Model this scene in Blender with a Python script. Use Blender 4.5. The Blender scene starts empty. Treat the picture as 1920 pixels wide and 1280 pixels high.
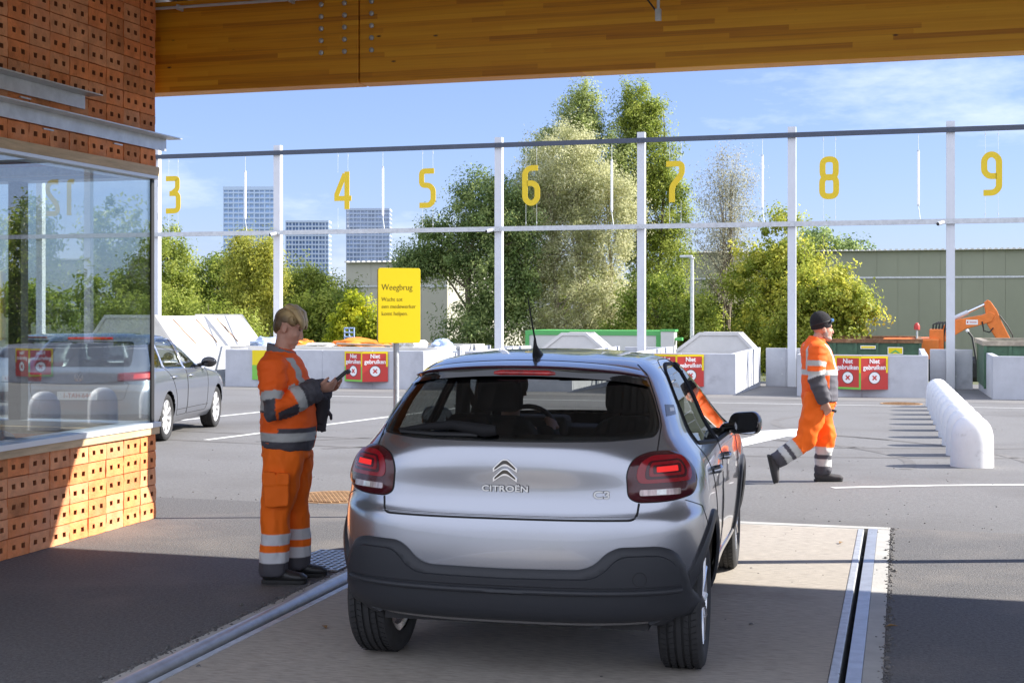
import bpy, bmesh, math, random
import numpy as np
from mathutils import Vector, Matrix, noise
from mathutils.geometry import delaunay_2d_cdt

scene = bpy.context.scene
COL = scene.collection
R = math.radians
rnd = random.Random(7)

# ------------------------------------------------------------------ camera
PSI = math.atan(730 / 2557.0)                 # the lane runs along +Y, the camera looks to the left of it
cam_d = bpy.data.cameras.new("camera")
cam = bpy.data.objects.new("camera", cam_d)
COL.objects.link(cam)
cam.location = (0, 0, 1.70)
cam.rotation_euler = (R(90), 0, PSI)
cam_d.sensor_width = 36.0
cam_d.lens = 2557.0 / 1920.0 * 36.0
cam_d.shift_y = -60.0 / 1920.0
cam_d.clip_start = 0.1
cam_d.clip_end = 4000.0
cam_d.dof.use_dof = False
scene.camera = cam

# ------------------------------------------------------------------ sun and sky
SUN_AZ, SUN_EL = R(18.5), R(32)               # azimuth from +X towards +Y
world = bpy.data.worlds.new("World")
scene.world = world
world.use_nodes = True
wn, wl = world.node_tree.nodes, world.node_tree.links
wn.clear()
w_out = wn.new("ShaderNodeOutputWorld")
w_bg = wn.new("ShaderNodeBackground")
w_sky = wn.new("ShaderNodeTexSky")
w_sky.sky_type = 'NISHITA'
w_sky.sun_disc = False
w_sky.sun_elevation = SUN_EL
w_sky.sun_rotation = R(90) - SUN_AZ
w_sky.air_density = 1.0
w_sky.dust_density = 0.3
w_sky.ozone_density = 2.0
w_geo = wn.new("ShaderNodeTexCoord")
w_map = wn.new("ShaderNodeMapping")
w_map.inputs['Scale'].default_value = (1.0, 1.0, 3.2)
w_noi = wn.new("ShaderNodeTexNoise")
w_noi.inputs['Scale'].default_value = 3.1
w_noi.inputs['Detail'].default_value = 7
w_noi.inputs['Roughness'].default_value = 0.62
w_ramp = wn.new("ShaderNodeValToRGB")
w_ramp.color_ramp.elements[0].position = 0.56
w_ramp.color_ramp.elements[0].color = (0, 0, 0, 1)
w_ramp.color_ramp.elements[1].position = 0.78
w_ramp.color_ramp.elements[1].color = (0.75, 0.75, 0.75, 1)
w_mix = wn.new("ShaderNodeMixRGB")
w_mix.inputs['Color2'].default_value = (3.4, 3.6, 4.0, 1)
w_gam = wn.new("ShaderNodeGamma")
w_gam.inputs['Gamma'].default_value = 0.62
w_tint = wn.new("ShaderNodeMixRGB")
w_tint.blend_type = 'MULTIPLY'
w_tint.inputs['Fac'].default_value = 1.0
w_tint.inputs['Color2'].default_value = (0.57, 0.66, 1.0, 1)
wl.new(w_geo.outputs['Generated'], w_map.inputs['Vector'])
wl.new(w_map.outputs['Vector'], w_noi.inputs['Vector'])
wl.new(w_noi.outputs['Fac'], w_ramp.inputs['Fac'])
wl.new(w_ramp.outputs['Color'], w_mix.inputs['Fac'])
wl.new(w_sky.outputs['Color'], w_gam.inputs['Color'])
wl.new(w_gam.outputs['Color'], w_tint.inputs['Color1'])
wl.new(w_tint.outputs['Color'], w_mix.inputs['Color1'])
# unseen bank of bright cloud added behind the camera as fill for the shade
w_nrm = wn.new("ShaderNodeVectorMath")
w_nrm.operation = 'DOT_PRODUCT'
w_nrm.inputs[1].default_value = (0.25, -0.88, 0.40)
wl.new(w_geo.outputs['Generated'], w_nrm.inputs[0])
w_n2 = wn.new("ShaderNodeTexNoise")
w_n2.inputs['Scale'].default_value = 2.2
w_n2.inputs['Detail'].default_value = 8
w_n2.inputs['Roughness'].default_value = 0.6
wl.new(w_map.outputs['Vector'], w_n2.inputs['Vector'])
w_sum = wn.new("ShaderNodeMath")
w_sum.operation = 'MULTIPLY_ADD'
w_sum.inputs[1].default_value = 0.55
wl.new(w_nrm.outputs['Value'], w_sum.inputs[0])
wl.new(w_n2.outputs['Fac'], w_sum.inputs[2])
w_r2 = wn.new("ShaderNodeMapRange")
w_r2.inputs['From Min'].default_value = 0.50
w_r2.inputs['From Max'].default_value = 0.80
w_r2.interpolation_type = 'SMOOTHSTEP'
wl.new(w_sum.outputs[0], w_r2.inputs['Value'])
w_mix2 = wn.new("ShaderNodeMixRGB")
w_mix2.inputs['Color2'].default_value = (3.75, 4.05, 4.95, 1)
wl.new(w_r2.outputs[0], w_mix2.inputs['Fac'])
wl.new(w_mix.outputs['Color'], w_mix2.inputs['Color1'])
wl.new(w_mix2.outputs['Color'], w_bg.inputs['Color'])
wl.new(w_bg.outputs['Background'], w_out.inputs['Surface'])
w_bg.inputs['Strength'].default_value = 0.15
sun_d = bpy.data.lights.new("sun", 'SUN')
sun_d.energy = 4.4
sun_d.angle = R(0.5)
sun_d.color = (1.0, 0.945, 0.86)
sun = bpy.data.objects.new("sun", sun_d)
COL.objects.link(sun)
sdir = Vector((math.cos(SUN_AZ) * math.cos(SUN_EL), math.sin(SUN_AZ) * math.cos(SUN_EL), math.sin(SUN_EL)))
sun.rotation_euler = sdir.to_track_quat('Z', 'Y').to_euler()
sun.location = (30, 10, 30)
scene.view_settings.view_transform = 'Standard'
scene.view_settings.look = 'None'
scene.view_settings.gamma = 1
scene.view_settings.exposure = 1.35
try:
    scene.cycles.max_bounces = 10
    scene.cycles.transparent_max_bounces = 16
    scene.cycles.caustics_reflective = False
    scene.cycles.caustics_refractive = False
except Exception:
    pass


# ------------------------------------------------------------------ helpers: materials
def new_mat(name):
    m = bpy.data.materials.new(name)
    m.use_nodes = True
    return m, m.node_tree.nodes, m.node_tree.links, m.node_tree.nodes['Principled BSDF']


def mat(name, col, rough=0.6, metal=0.0, var=None, bump=None, coat=0.0, spec=None, stretch=None, var2=None, coords='Object'):
    """var = (scale, amount 0..1): noise that lightens and darkens; bump = (scale, strength); var2 = (scale, (r,g,b), lo, hi): stains"""
    m, n, l, b = new_mat(name)
    b.inputs['Base Color'].default_value = (*col, 1)
    b.inputs['Roughness'].default_value = rough
    b.inputs['Metallic'].default_value = metal
    if coat:
        b.inputs['Coat Weight'].default_value = coat
        b.inputs['Coat Roughness'].default_value = 0.03
    if spec is not None:
        b.inputs['Specular IOR Level'].default_value = spec
    if not (var or bump or var2):
        return m
    tc = n.new("ShaderNodeTexCoord")
    mp = n.new("ShaderNodeMapping")
    l.new(tc.outputs[coords], mp.inputs['Vector'])
    if stretch:
        mp.inputs['Scale'].default_value = stretch
    cur = None
    if var:
        t = n.new("ShaderNodeTexNoise")
        t.inputs['Scale'].default_value = var[0]
        t.inputs['Detail'].default_value = 8
        t.inputs['Roughness'].default_value = 0.65
        l.new(mp.outputs['Vector'], t.inputs['Vector'])
        rp = n.new("ShaderNodeValToRGB")
        a = var[1]
        rp.color_ramp.elements[0].position = 0.3
        rp.color_ramp.elements[1].position = 0.7
        rp.color_ramp.elements[0].color = (*[c * (1 - a) for c in col], 1)
        rp.color_ramp.elements[1].color = (*[min(1, c * (1 + a)) for c in col], 1)
        l.new(t.outputs['Fac'], rp.inputs['Fac'])
        cur = rp.outputs['Color']
    if var2:
        t2 = n.new("ShaderNodeTexNoise")
        t2.inputs['Scale'].default_value = var2[0]
        t2.inputs['Detail'].default_value = 6
        t2.inputs['Roughness'].default_value = 0.6
        l.new(tc.outputs[coords], t2.inputs['Vector'])
        r2 = n.new("ShaderNodeValToRGB")
        r2.color_ramp.elements[0].position = var2[2]
        r2.color_ramp.elements[1].position = var2[3]
        l.new(t2.outputs['Fac'], r2.inputs['Fac'])
        mx = n.new("ShaderNodeMixRGB")
        l.new(r2.outputs['Color'], mx.inputs['Fac'])
        if cur:
            l.new(cur, mx.inputs['Color1'])
        else:
            mx.inputs['Color1'].default_value = (*col, 1)
        mx.inputs['Color2'].default_value = (*var2[1], 1)
        cur = mx.outputs['Color']
    if cur:
        l.new(cur, b.inputs['Base Color'])
    if bump:
        t3 = n.new("ShaderNodeTexNoise")
        t3.inputs['Scale'].default_value = bump[0]
        t3.inputs['Detail'].default_value = 5
        l.new(mp.outputs['Vector'], t3.inputs['Vector'])
        bp = n.new("ShaderNodeBump")
        bp.inputs['Strength'].default_value = bump[1]
        bp.inputs['Distance'].default_value = 0.01
        l.new(t3.outputs['Fac'], bp.inputs['Height'])
        l.new(bp.outputs['Normal'], b.inputs['Normal'])
    return m


def glass_mat(name, tint=(0.9, 0.95, 0.93), ior=1.5, rough=0.0, boost=1.0):
    m, n, l, b = new_mat(name)
    n.remove(b)
    out = n['Material Output']
    fr = n.new("ShaderNodeLayerWeight")
    fr.inputs['Blend'].default_value = 0.5
    pw = n.new("ShaderNodeMath")
    pw.operation = 'POWER'
    pw.inputs[1].default_value = 5.0
    l.new(fr.outputs['Facing'], pw.inputs[0])
    mu = n.new("ShaderNodeMath")
    mu.operation = 'MULTIPLY_ADD'
    mu.use_clamp = True
    mu.inputs[1].default_value = 0.96
    mu.inputs[2].default_value = 0.04 * boost
    l.new(pw.outputs[0], mu.inputs[0])
    tr = n.new("ShaderNodeBsdfTransparent")
    tr.inputs['Color'].default_value = (*tint, 1)
    gl = n.new("ShaderNodeBsdfGlossy")
    gl.inputs['Roughness'].default_value = rough
    mx = n.new("ShaderNodeMixShader")
    l.new(mu.outputs[0], mx.inputs['Fac'])
    l.new(tr.outputs[0], mx.inputs[1])
    l.new(gl.outputs[0], mx.inputs[2])
    l.new(mx.outputs[0], out.inputs['Surface'])
    return m


def attr_mat(name, rough=0.75, bump=None, sheen=0.0, spec=0.3):
    """colour comes from the cloth pattern stored on the mesh"""
    m, n, l, b = new_mat(name)
    at = n.new("ShaderNodeAttribute")
    at.attribute_name = "dye"
    l.new(at.outputs['Color'], b.inputs['Base Color'])
    b.inputs['Roughness'].default_value = rough
    b.inputs['Specular IOR Level'].default_value = spec
    if bump:
        tc = n.new("ShaderNodeTexCoord")
        t = n.new("ShaderNodeTexNoise")
        t.inputs['Scale'].default_value = bump[0]
        t.inputs['Detail'].default_value = 4
        l.new(tc.outputs['Object'], t.inputs['Vector'])
        bp = n.new("ShaderNodeBump")
        bp.inputs['Strength'].default_value = bump[1]
        bp.inputs['Distance'].default_value = 0.01
        l.new(t.outputs['Fac'], bp.inputs['Height'])
        l.new(bp.outputs['Normal'], b.inputs['Normal'])
    return m


# ------------------------------------------------------------------ helpers: meshes
class MB:
    """collects shapes and links them as ONE mesh object"""

    def __init__(self):
        self.v, self.f, self.m = [], [], []

    def add(self, vs, fs, mi=0):
        o = len(self.v)
        self.v += [tuple(p) for p in vs]
        self.f += [tuple(i + o for i in q) for q in fs]
        self.m += [mi] * len(fs)
        return self

    def box(self, x0, x1, y0, y1, z0, z1, mi=0, M=None):
        vs = [Vector(p) for p in ((x0, y0, z0), (x1, y0, z0), (x1, y1, z0), (x0, y1, z0), (x0, y0, z1), (x1, y0, z1), (x1, y1, z1), (x0, y1, z1))]
        if M:
            vs = [M @ p for p in vs]
        return self.add(vs, [(3, 2, 1, 0), (4, 5, 6, 7), (0, 1, 5, 4), (1, 2, 6, 5), (2, 3, 7, 6), (3, 0, 4, 7)], mi)

    def prism(self, pts, M, depth, mi=0):
        """2D outline (x,y) pushed along local z from 0 to depth, placed by M"""
        n = len(pts)
        a = sum(pts[i][0] * pts[(i + 1) % n][1] - pts[(i + 1) % n][0] * pts[i][1] for i in range(n))
        if a < 0:
            pts = pts[::-1]
        vs = [M @ Vector((p[0], p[1], 0)) for p in pts] + [M @ Vector((p[0], p[1], depth)) for p in pts]
        fs = [tuple(range(n))[::-1], tuple(range(n, 2 * n))] + [(i, (i + 1) % n, n + (i + 1) % n, n + i) for i in range(n)]
        return self.add(vs, fs, mi)

    def tube(self, pts, rad, n=10, mi=0, cap=True, ell=1.0, up=None):
        pts = [Vector(p) for p in pts]
        if not hasattr(rad, '__len__'):
            rad = [rad] * len(pts)
        vs = []
        prev = None
        for i, p in enumerate(pts):
            t = (pts[min(i + 1, len(pts) - 1)] - pts[max(i - 1, 0)]).normalized()
            if prev is None:
                u = Vector(up) if up else (Vector((0, 0, 1)) if abs(t.z) < 0.9 else Vector((1, 0, 0)))
            else:
                u = prev.copy()
                if pt.dot(t) > -0.999:
                    u.rotate(pt.rotation_difference(t))
            pt = t
            u = (u - t * u.dot(t)).normalized()
            w = t.cross(u)
            prev = u
            r = rad[i]
            ru, rw = (r if hasattr(r, '__len__') else (r, r * ell))
            for k in range(n):
                a = 2 * math.pi * k / n
                vs.append(p + u * (math.cos(a) * ru) + w * (math.sin(a) * rw))
        fs = []
        for i in range(len(pts) - 1):
            for k in range(n):
                fs.append((i * n + k, i * n + (k + 1) % n, (i + 1) * n + (k + 1) % n, (i + 1) * n + k))
        if cap:
            fs.append(tuple(range(n))[::-1])
            fs.append(tuple((len(pts) - 1) * n + k for k in range(n)))
        return self.add(vs, fs, mi)

    def lathe(self, prof, M=None, n=24, mi=0):
        """profile of (r, z) turned about local z"""
        vs, fs = [], []
        for r, z in prof:
            for k in range(n):
                a = 2 * math.pi * k / n
                p = Vector((r * math.cos(a), r * math.sin(a), z))
                vs.append(M @ p if M else p)
        for i in range(len(prof) - 1):
            for k in range(n):
                fs.append((i * n + k, i * n + (k + 1) % n, (i + 1) * n + (k + 1) % n, (i + 1) * n + k))
        return self.add(vs, fs, mi)

    def ell(self, c, r, M=None, nu=16, nv=10, mi=0):
        vs, fs = [], []
        c = Vector(c)
        for j in range(nv + 1):
            ph = math.pi * j / nv
            for i in range(nu):
                a = 2 * math.pi * i / nu
                p = Vector((r[0] * math.sin(ph) * math.cos(a), r[1] * math.sin(ph) * math.sin(a), -r[2] * math.cos(ph)))
                if M:
                    p = M @ p
                vs.append(c + p)
        for j in range(nv):
            for i in range(nu):
                fs.append((j * nu + i, j * nu + (i + 1) % nu, (j + 1) * nu + (i + 1) % nu, (j + 1) * nu + i))
        return self.add(vs, fs, mi)

    def build(self, name, mats, parent=None, smooth=None, loc=None, bevel=None):
        me = bpy.data.meshes.new(name)
        me.from_pydata(self.v, [], self.f)
        if not isinstance(mats, (list, tuple)):
            mats = [mats]
        for x in mats:
            me.materials.append(x)
        if any(self.m):
            me.polygons.foreach_set('material_index', self.m)
        if smooth is not None:
            me.polygons.foreach_set('use_smooth', [True] * len(me.polygons))
            me.set_sharp_from_angle(angle=R(smooth))
        me.update()
        o = bpy.data.objects.new(name, me)
        COL.objects.link(o)
        if parent:
            o.parent = parent
        if loc:
            o.location = loc
        if bevel:
            md = o.modifiers.new("bevel", 'BEVEL')
            md.width = bevel
            md.segments = 2
            md.limit_method = 'ANGLE'
        return o


def thing(name, label, cat, loc=(0, 0, 0), rotz=0.0, group=None):
    o = bpy.data.objects.new(name, None)
    COL.objects.link(o)
    o.empty_display_size = 0.2
    o.location = loc
    o.rotation_euler = (0, 0, rotz)
    return tag(o, label, cat, group)


def tag(o, label, cat=None, group=None):
    o['label'] = label
    if cat:
        o['category'] = cat
    if group:
        o['group'] = group
    return o


def struct(o):
    o['kind'] = 'structure'
    return o


def dup(root, loc, rotz=None, label=None):
    def cp(o, par):
        c = o.copy()
        COL.objects.link(c)
        if par:
            c.parent = par
        for ch in list(o.children):
            cp(ch, c)
        return c
    r = cp(root, None)
    r.location = loc
    if rotz is not None:
        r.rotation_euler = (0, 0, rotz)
    if label:
        r['label'] = label
    return r


def text_obj(s, size, ext, m, name, parent, M, sx=1.0, align='CENTER', spacing=1.0, line=1.0, bold=0.0):
    cu = bpy.data.curves.new("t", 'FONT')
    cu.body = s
    cu.size = size
    cu.extrude = ext
    cu.align_x = align
    cu.align_y = 'CENTER'
    cu.space_character = spacing
    cu.space_line = line
    cu.offset = bold
    cu.resolution_u = 4
    t = bpy.data.objects.new("t", cu)
    COL.objects.link(t)
    dg = bpy.context.evaluated_depsgraph_get()
    dg.update()
    me = bpy.data.meshes.new_from_object(t.evaluated_get(dg))
    bpy.data.objects.remove(t)
    me.name = name
    me.transform(M @ Matrix.Diagonal((sx, 1, 1, 1)))
    me.materials.clear()
    me.materials.append(m)
    o = bpy.data.objects.new(name, me)
    COL.objects.link(o)
    if parent:
        o.parent = parent
    return o


def basis(o, x, y):
    """matrix whose local x and y axes are the given directions"""
    x = Vector(x).normalized()
    y = Vector(y)
    z = x.cross(y).normalized()
    y = z.cross(x)
    return Matrix(((x.x, y.x, z.x, o[0]), (x.y, y.y, z.y, o[1]), (x.z, y.z, z.z, o[2]), (0, 0, 0, 1)))


def gz(y):
    """height of the yard: level to the end of the weighbridge, then gently falling"""
    return -0.018 * max(0.0, min(y, 70.0) - 11.0)


def roundpoly(pts, r, seg=6):
    out = []
    n = len(pts)
    for i in range(n):
        p, a, b = Vector(pts[i]), Vector(pts[i - 1]), Vector(pts[(i + 1) % n])
        rr = r[i] if hasattr(r, '__len__') else r
        if rr <= 0:
            out.append(tuple(p))
            continue
        d1, d2 = (a - p), (b - p)
        k = min(rr, d1.length * 0.49, d2.length * 0.49)
        s, e = p + d1.normalized() * k, p + d2.normalized() * k
        for j in range(seg + 1):
            t = j / seg
            out.append(tuple(s * (1 - t) ** 2 + p * 2 * t * (1 - t) + e * t * t))
    return out


def round_path(pts, r, closed=False, seg=5):
    out = []
    n = len(pts)
    for i in range(n):
        if not closed and i in (0, n - 1):
            out.append(pts[i])
            continue
        p, a, b = Vector(pts[i]), Vector(pts[i - 1]), Vector(pts[(i + 1) % n])
        d1, d2 = a - p, b - p
        k = min(r, d1.length * 0.48, d2.length * 0.48)
        s, e = p + d1.normalized() * k, p + d2.normalized() * k
        for j in range(seg + 1):
            t = j / seg
            out.append(tuple(s * (1 - t) ** 2 + p * 2 * t * (1 - t) + e * t * t))
    return out


def stroke_mesh(mb, pts, w, M, depth, closed=False, mi=0):
    """a flat band of width w along a polyline, pushed along local z"""
    P = [Vector((p[0], p[1])) for p in pts]
    n = len(P)
    L, Rr = [], []
    for i in range(n):
        a = P[i - 1] if (i > 0 or closed) else None
        b = P[(i + 1) % n] if (i < n - 1 or closed) else None
        d1 = (P[i] - a).normalized() if a is not None else None
        d2 = (b - P[i]).normalized() if b is not None else None
        if d1 is None:
            d1 = d2
        if d2 is None:
            d2 = d1
        n1, n2 = Vector((-d1.y, d1.x)), Vector((-d2.y, d2.x))
        nn = (n1 + n2)
        nn = nn.normalized() if nn.length > 1e-6 else n1
        k = w / 2 / max(0.45, nn.dot(n1))
        L.append(P[i] + nn * k)
        Rr.append(P[i] - nn * k)
    m = n if closed else n - 1
    vs = []
    for z in (0, depth):
        vs += [M @ Vector((p.x, p.y, z)) for p in L] + [M @ Vector((p.x, p.y, z)) for p in Rr]
    fs = []
    for i in range(m):
        j = (i + 1) % n
        fs += [(i, j, n + j, n + i), (2 * n + i, 3 * n + i, 3 * n + j, 2 * n + j), (i, 2 * n + i, 2 * n + j, j), (n + i, n + j, 3 * n + j, 3 * n + i)]
    if not closed:
        fs += [(0, n, 3 * n, 2 * n), (n - 1, 3 * n - 1, 4 * n - 1, 2 * n - 1)][:1]
        e = n - 1
        fs += [(e, 2 * n + e, 3 * n + e, n + e)]
    mb.add(vs, fs, mi)


# ------------------------------------------------------------------ materials
M = {}
M['asphalt'] = mat('asphalt_yard', (0.160, 0.157, 0.155), 0.85, var=(38, 0.26), bump=(120, 0.5), var2=(0.42, (0.125, 0.120, 0.116), 0.48, 0.72))
M['asphalt_dark'] = mat('asphalt_new', (0.128, 0.125, 0.124), 0.85, var=(48, 0.45), bump=(90, 0.8), var2=(0.7, (0.23, 0.21, 0.19), 0.50, 0.78))
M['concrete_deck'] = mat('concrete_deck', (0.40, 0.36, 0.31), 0.85, var=(3.0, 0.30), bump=(12, 0.35), stretch=(4, 22, 1), var2=(0.9, (0.27, 0.23, 0.19), 0.55, 0.8))
M['concrete_edge'] = mat('concrete_edge', (0.46, 0.45, 0.42), 0.75, var=(4, 0.15), bump=(60, 0.2))
M['galv'] = mat('galvanised_steel', (0.50, 0.52, 0.54), 0.42, 0.6, var=(9, 0.16), bump=(30, 0.06))
M['galv_dull'] = mat('galvanised_steel_dull', (0.55, 0.57, 0.58), 0.5, 0.5, var=(14, 0.22))
M['white_steel'] = mat('white_painted_steel', (0.60, 0.62, 0.66), 0.4, var=(2, 0.05))
M['blue_rail'] = mat('grey_blue_steel', (0.055, 0.068, 0.10), 0.45, 0.2, var=(3, 0.1))
M['barrier'] = mat('precast_concrete', (0.47, 0.485, 0.52), 0.8, var=(1.6, 0.13), bump=(25, 0.12), var2=(1.5, (0.30, 0.31, 0.34), 0.58, 0.80))
M['bollard'] = mat('white_concrete', (0.74, 0.745, 0.75), 0.6, var=(6, 0.05), bump=(30, 0.06), var2=(5, (0.45, 0.44, 0.42), 0.60, 0.78))
M['line'] = mat('road_paint', (0.72, 0.72, 0.70), 0.7, var=(9, 0.12), var2=(14, (0.40, 0.39, 0.38), 0.6, 0.72))
M['black'] = mat('black_rubber', (0.012, 0.012, 0.013), 0.6)
M['dark'] = mat('dark_plastic', (0.03, 0.031, 0.034), 0.55, bump=(220, 0.12))
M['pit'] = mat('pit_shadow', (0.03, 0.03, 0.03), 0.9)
M['soil'] = mat('soil_grass', (0.09, 0.10, 0.045), 0.95, var=(0.6, 0.4), bump=(9, 0.6))
M['yellow'] = mat('yellow_paint', (0.80, 0.62, 0.0), 0.45)
M['numyellow'] = mat('numeral_yellow', (0.70, 0.50, 0.01), 0.5, var=(2, 0.04))
M['red'] = mat('red_sign', (0.52, 0.040, 0.032), 0.45)
M['green'] = mat('green_sign', (0.20, 0.52, 0.07), 0.45)
M['white'] = mat('white_print', (0.82, 0.82, 0.82), 0.5)
M['ink'] = mat('black_print', (0.03, 0.028, 0.02), 0.6)
M['ink_soft'] = mat('dark_olive_print', (0.15, 0.12, 0.005), 0.6)
M['tubewhite'] = mat('white_tube', (0.9, 0.9, 0.92), 0.3)
M['orange_paint'] = mat('orange_machine', (0.78, 0.20, 0.03), 0.4, var=(5, 0.15))
M['rust'] = mat('rusty_steel', (0.20, 0.10, 0.05), 0.8, 0.2, var=(7, 0.5), var2=(3, (0.45, 0.30, 0.16), 0.55, 0.7))
M['skipgreen'] = mat('dark_green_steel', (0.05, 0.115, 0.065), 0.55, var=(4, 0.3), var2=(5, (0.16, 0.10, 0.06), 0.62, 0.75))
M['chrome'] = mat('chrome', (0.85, 0.85, 0.87), 0.08, 1.0)


# ================================================================== SETTING: ground and roads
def sheet(name, x0, x1, ys, dz, m, nx=1, parent=None):
    vs, fs = [], []
    for y in ys:
        for i in range(nx + 1):
            vs.append((x0 + (x1 - x0) * i / nx, y, gz(y) + dz))
    for j in range(len(ys) - 1):
        for i in range(nx):
            a = j * (nx + 1) + i
            fs.append((a, a + 1, a + nx + 2, a + nx + 1))
    b = MB().add(vs, fs)
    return b.build(name, m, parent)


struct(sheet('ground', -1500, 1500, [-400, 11, 20, 30, 40, 50, 60, 70, 3000], -0.55, M['soil']))
struct(sheet('yard', -70, 70, [11.012, 20, 30, 44], 0.0, M['asphalt']))
struct(MB().box(-70, -3.50, -30, 11.010, -0.4, 0.0).build('pavement', M['asphalt_dark']))
struct(MB().box(-0.08, 70, -30, 11.010, -0.4, 0.0).build('pavement', M['asphalt_dark']))

# weighbridge: concrete deck in a steel frame, open joints on both long sides
wb = thing('weighbridge', 'concrete weighbridge deck with galvanised steel edges under the silver hatchback', 'weighbridge', (-1.8, 2, 0))
wb_l = lambda x0, x1, y0, y1, z0, z1, name, m: MB().box(x0 + 1.8, x1 + 1.8, y0 - 2, y1 - 2, z0, z1).build(name, m, wb)
wb_l(-3.245, -0.325, -8, 10.86, -0.3, 0.006, 'deck', M['concrete_deck'])
b = MB()
b.box(-3.295 + 1.8, -3.247 + 1.8, -10, 8.86, -0.3, 0.008)
b.box(-0.323 + 1.8, -0.276 + 1.8, -10, 8.86, -0.3, 0.008)
b.build('deck_edge', M['galv_dull'], wb, bevel=0.006)
b = MB()
b.tube([(-3.375 + 1.8, -10, -0.012), (-3.375 + 1.8, 8.9, -0.012)], (0.046, 0.05), 16)
b.box(-3.42 + 1.8, -3.335 + 1.8, -10, 8.9, -0.3, -0.012)
b.build('edge_rail', M['galv'], wb, smooth=40)
wb_l(-0.245, -0.176, -8, 10.9, -0.3, 0.008, 'edge_rail', M['galv'])
b = MB()
b.box(-3.50 + 1.8, -3.424 + 1.8, -10, 8.9, -0.3, 0.004)
b.box(-0.174 + 1.8, -0.082 + 1.8, -10, 8.9, -0.3, 0.004)
b.build('kerb_strip', M['concrete_edge'], wb)
b = MB()
b.box(-3.50 + 1.8, -0.082 + 1.8, 8.902, 9.008, -0.3, 0.006)
b.box(-3.29 + 1.8, -0.28 + 1.8, 8.862, 8.90, -0.3, 0.003)
b.build('end_beam', M['concrete_edge'], wb)
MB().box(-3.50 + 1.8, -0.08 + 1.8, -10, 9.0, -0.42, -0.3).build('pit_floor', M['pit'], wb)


# crumbled joint between asphalt and kerb strips
def crumbs(x, y0, y1, n, spread, seed):
    r = random.Random(seed)
    b = MB()
    for _ in range(n):
        y = r.uniform(y0, y1)
        s = r.uniform(0.003, 0.009) if r.random() < 0.93 else r.uniform(0.009, 0.016)
        b.ell((x + r.gauss(0, spread), y, s * 0.4), (s, s * r.uniform(0.7, 1.3), s * 0.7), None, 5, 4)
    o = b.build('gravel', M['asphalt_dark'])
    o['kind'] = 'stuff'
    return o


crumbs(-3.51, 4.5, 11, 900, 0.018, 3)
crumbs(-0.07, 4.5, 11, 650, 0.014, 4)
crumbs(-3.25, 4.5, 9, 60, 0.25, 5)
crumbs(-0.6, 5.5, 10.8, 60, 0.5, 6)


def marking(name, quads):
    b = MB()
    for q in quads:
        b.add([(x, y, gz(y) + 0.004) for x, y in q], [(0, 1, 2, 3)])
    return struct(b.build(name, M['line']))


def bar(x0, y0, x1, y1, w):
    d = Vector((x1 - x0, y1 - y0)).normalized() * (w / 2)
    p = Vector((-d.y, d.x))
    return [(x0 - p.x, y0 - p.y), (x1 - p.x, y1 - p.y), (x1 + p.x, y1 + p.y), (x0 + p.x, y0 + p.y)][::1]


marking('road_marking', [bar(-9.26, 17.0, -8.75, 23.0, 0.11), bar(-8.75, 23.0, -8.5, 26, 0.11)])
marking('road_marking', [bar(-11.72, 20.5, -11.40, 25.2, 0.11)])
marking('road_marking', [bar(-0.65, 13.72, 0.3, 14.25, 0.10), bar(0.3, 14.25, 3.2, 15.45, 0.10)])
marking('road_marking', [bar(-13.5, 29.6, -5.2, 29.9, 0.10), bar(-5.2, 29.9, 8.5, 30.1, 0.08)])
# direction arrow behind the walking man
marking('road_arrow', [[(-2.30, 20.4), (-1.72, 21.0), (-1.15, 22.9), (-1.30, 22.75)][::1],
                       ])
ar = MB()
AX = [(-2.42, 18.3), (-2.10, 18.1), (-1.62, 20.35), (-1.22, 20.2), (-1.42, 22.3), (-2.60, 20.75), (-2.06, 20.5)]
ar.add([(x, y, gz(y) + 0.006) for x, y in AX], [(0, 1, 2, 6), (2, 3, 4), (2, 4, 6), (6, 4, 5)])
bpy.data.objects.remove(bpy.data.objects['road_arrow'])
struct(ar.build('road_arrow', M['line']))


# tyre marks, repair seams and specks on the asphalt
M['tyremark'] = mat('tyre_mark', (0.125, 0.119, 0.114), 0.85, var=(5, 0.2), var2=(3.0, (0.160, 0.153, 0.147), 0.42, 0.62))


def arc_mark(cx, cyy, r, a0, a1, w, name='tyre_mark', m='tyremark', dz=0.003):
    n = 40
    vs = []
    for i in range(n + 1):
        a = R(a0 + (a1 - a0) * i / n)
        for rr in (r - w / 2, r + w / 2):
            x, y = cx + rr * math.cos(a), cyy + rr * math.sin(a)
            vs.append((x, y, gz(y) + dz))
    return struct(MB().add(vs, [(2 * i, 2 * i + 1, 2 * i + 3, 2 * i + 2) for i in range(n)]).build(name, M[m]))


for args in ((-3.5, 16.5, 3.6, -10, 95, 0.13), (-3.5, 16.5, 5.0, -5, 88, 0.13), (2.5, 24, 6.0, 150, 240, 0.14), (2.5, 24, 4.6, 155, 235, 0.14), (-12, 22, 7.5, -50, 20, 0.13), (-12, 22, 6.1, -55, 15, 0.13), (-6, 40, 22, 255, 292, 0.14), (-6, 40, 23.4, 254, 290, 0.14)):
    arc_mark(*args)
M['seamtar'] = mat('tar_seam', (0.10, 0.097, 0.094), 0.8, var=(8, 0.3))
for q in (bar(-30, 27.0, 30, 27.25, 0.025), bar(-30, 31.9, 30, 32.0, 0.03)):
    struct(MB().add([(x, y, gz(y) + 0.0035) for x, y in q], [(0, 1, 2, 3)]).build('asphalt_seam', M['seamtar']))
M['asphalt_strip'] = mat('asphalt_strip', (0.185, 0.178, 0.172), 0.85, var=(38, 0.25), bump=(120, 0.5), var2=(0.6, (0.14, 0.135, 0.13), 0.5, 0.7))
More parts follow.
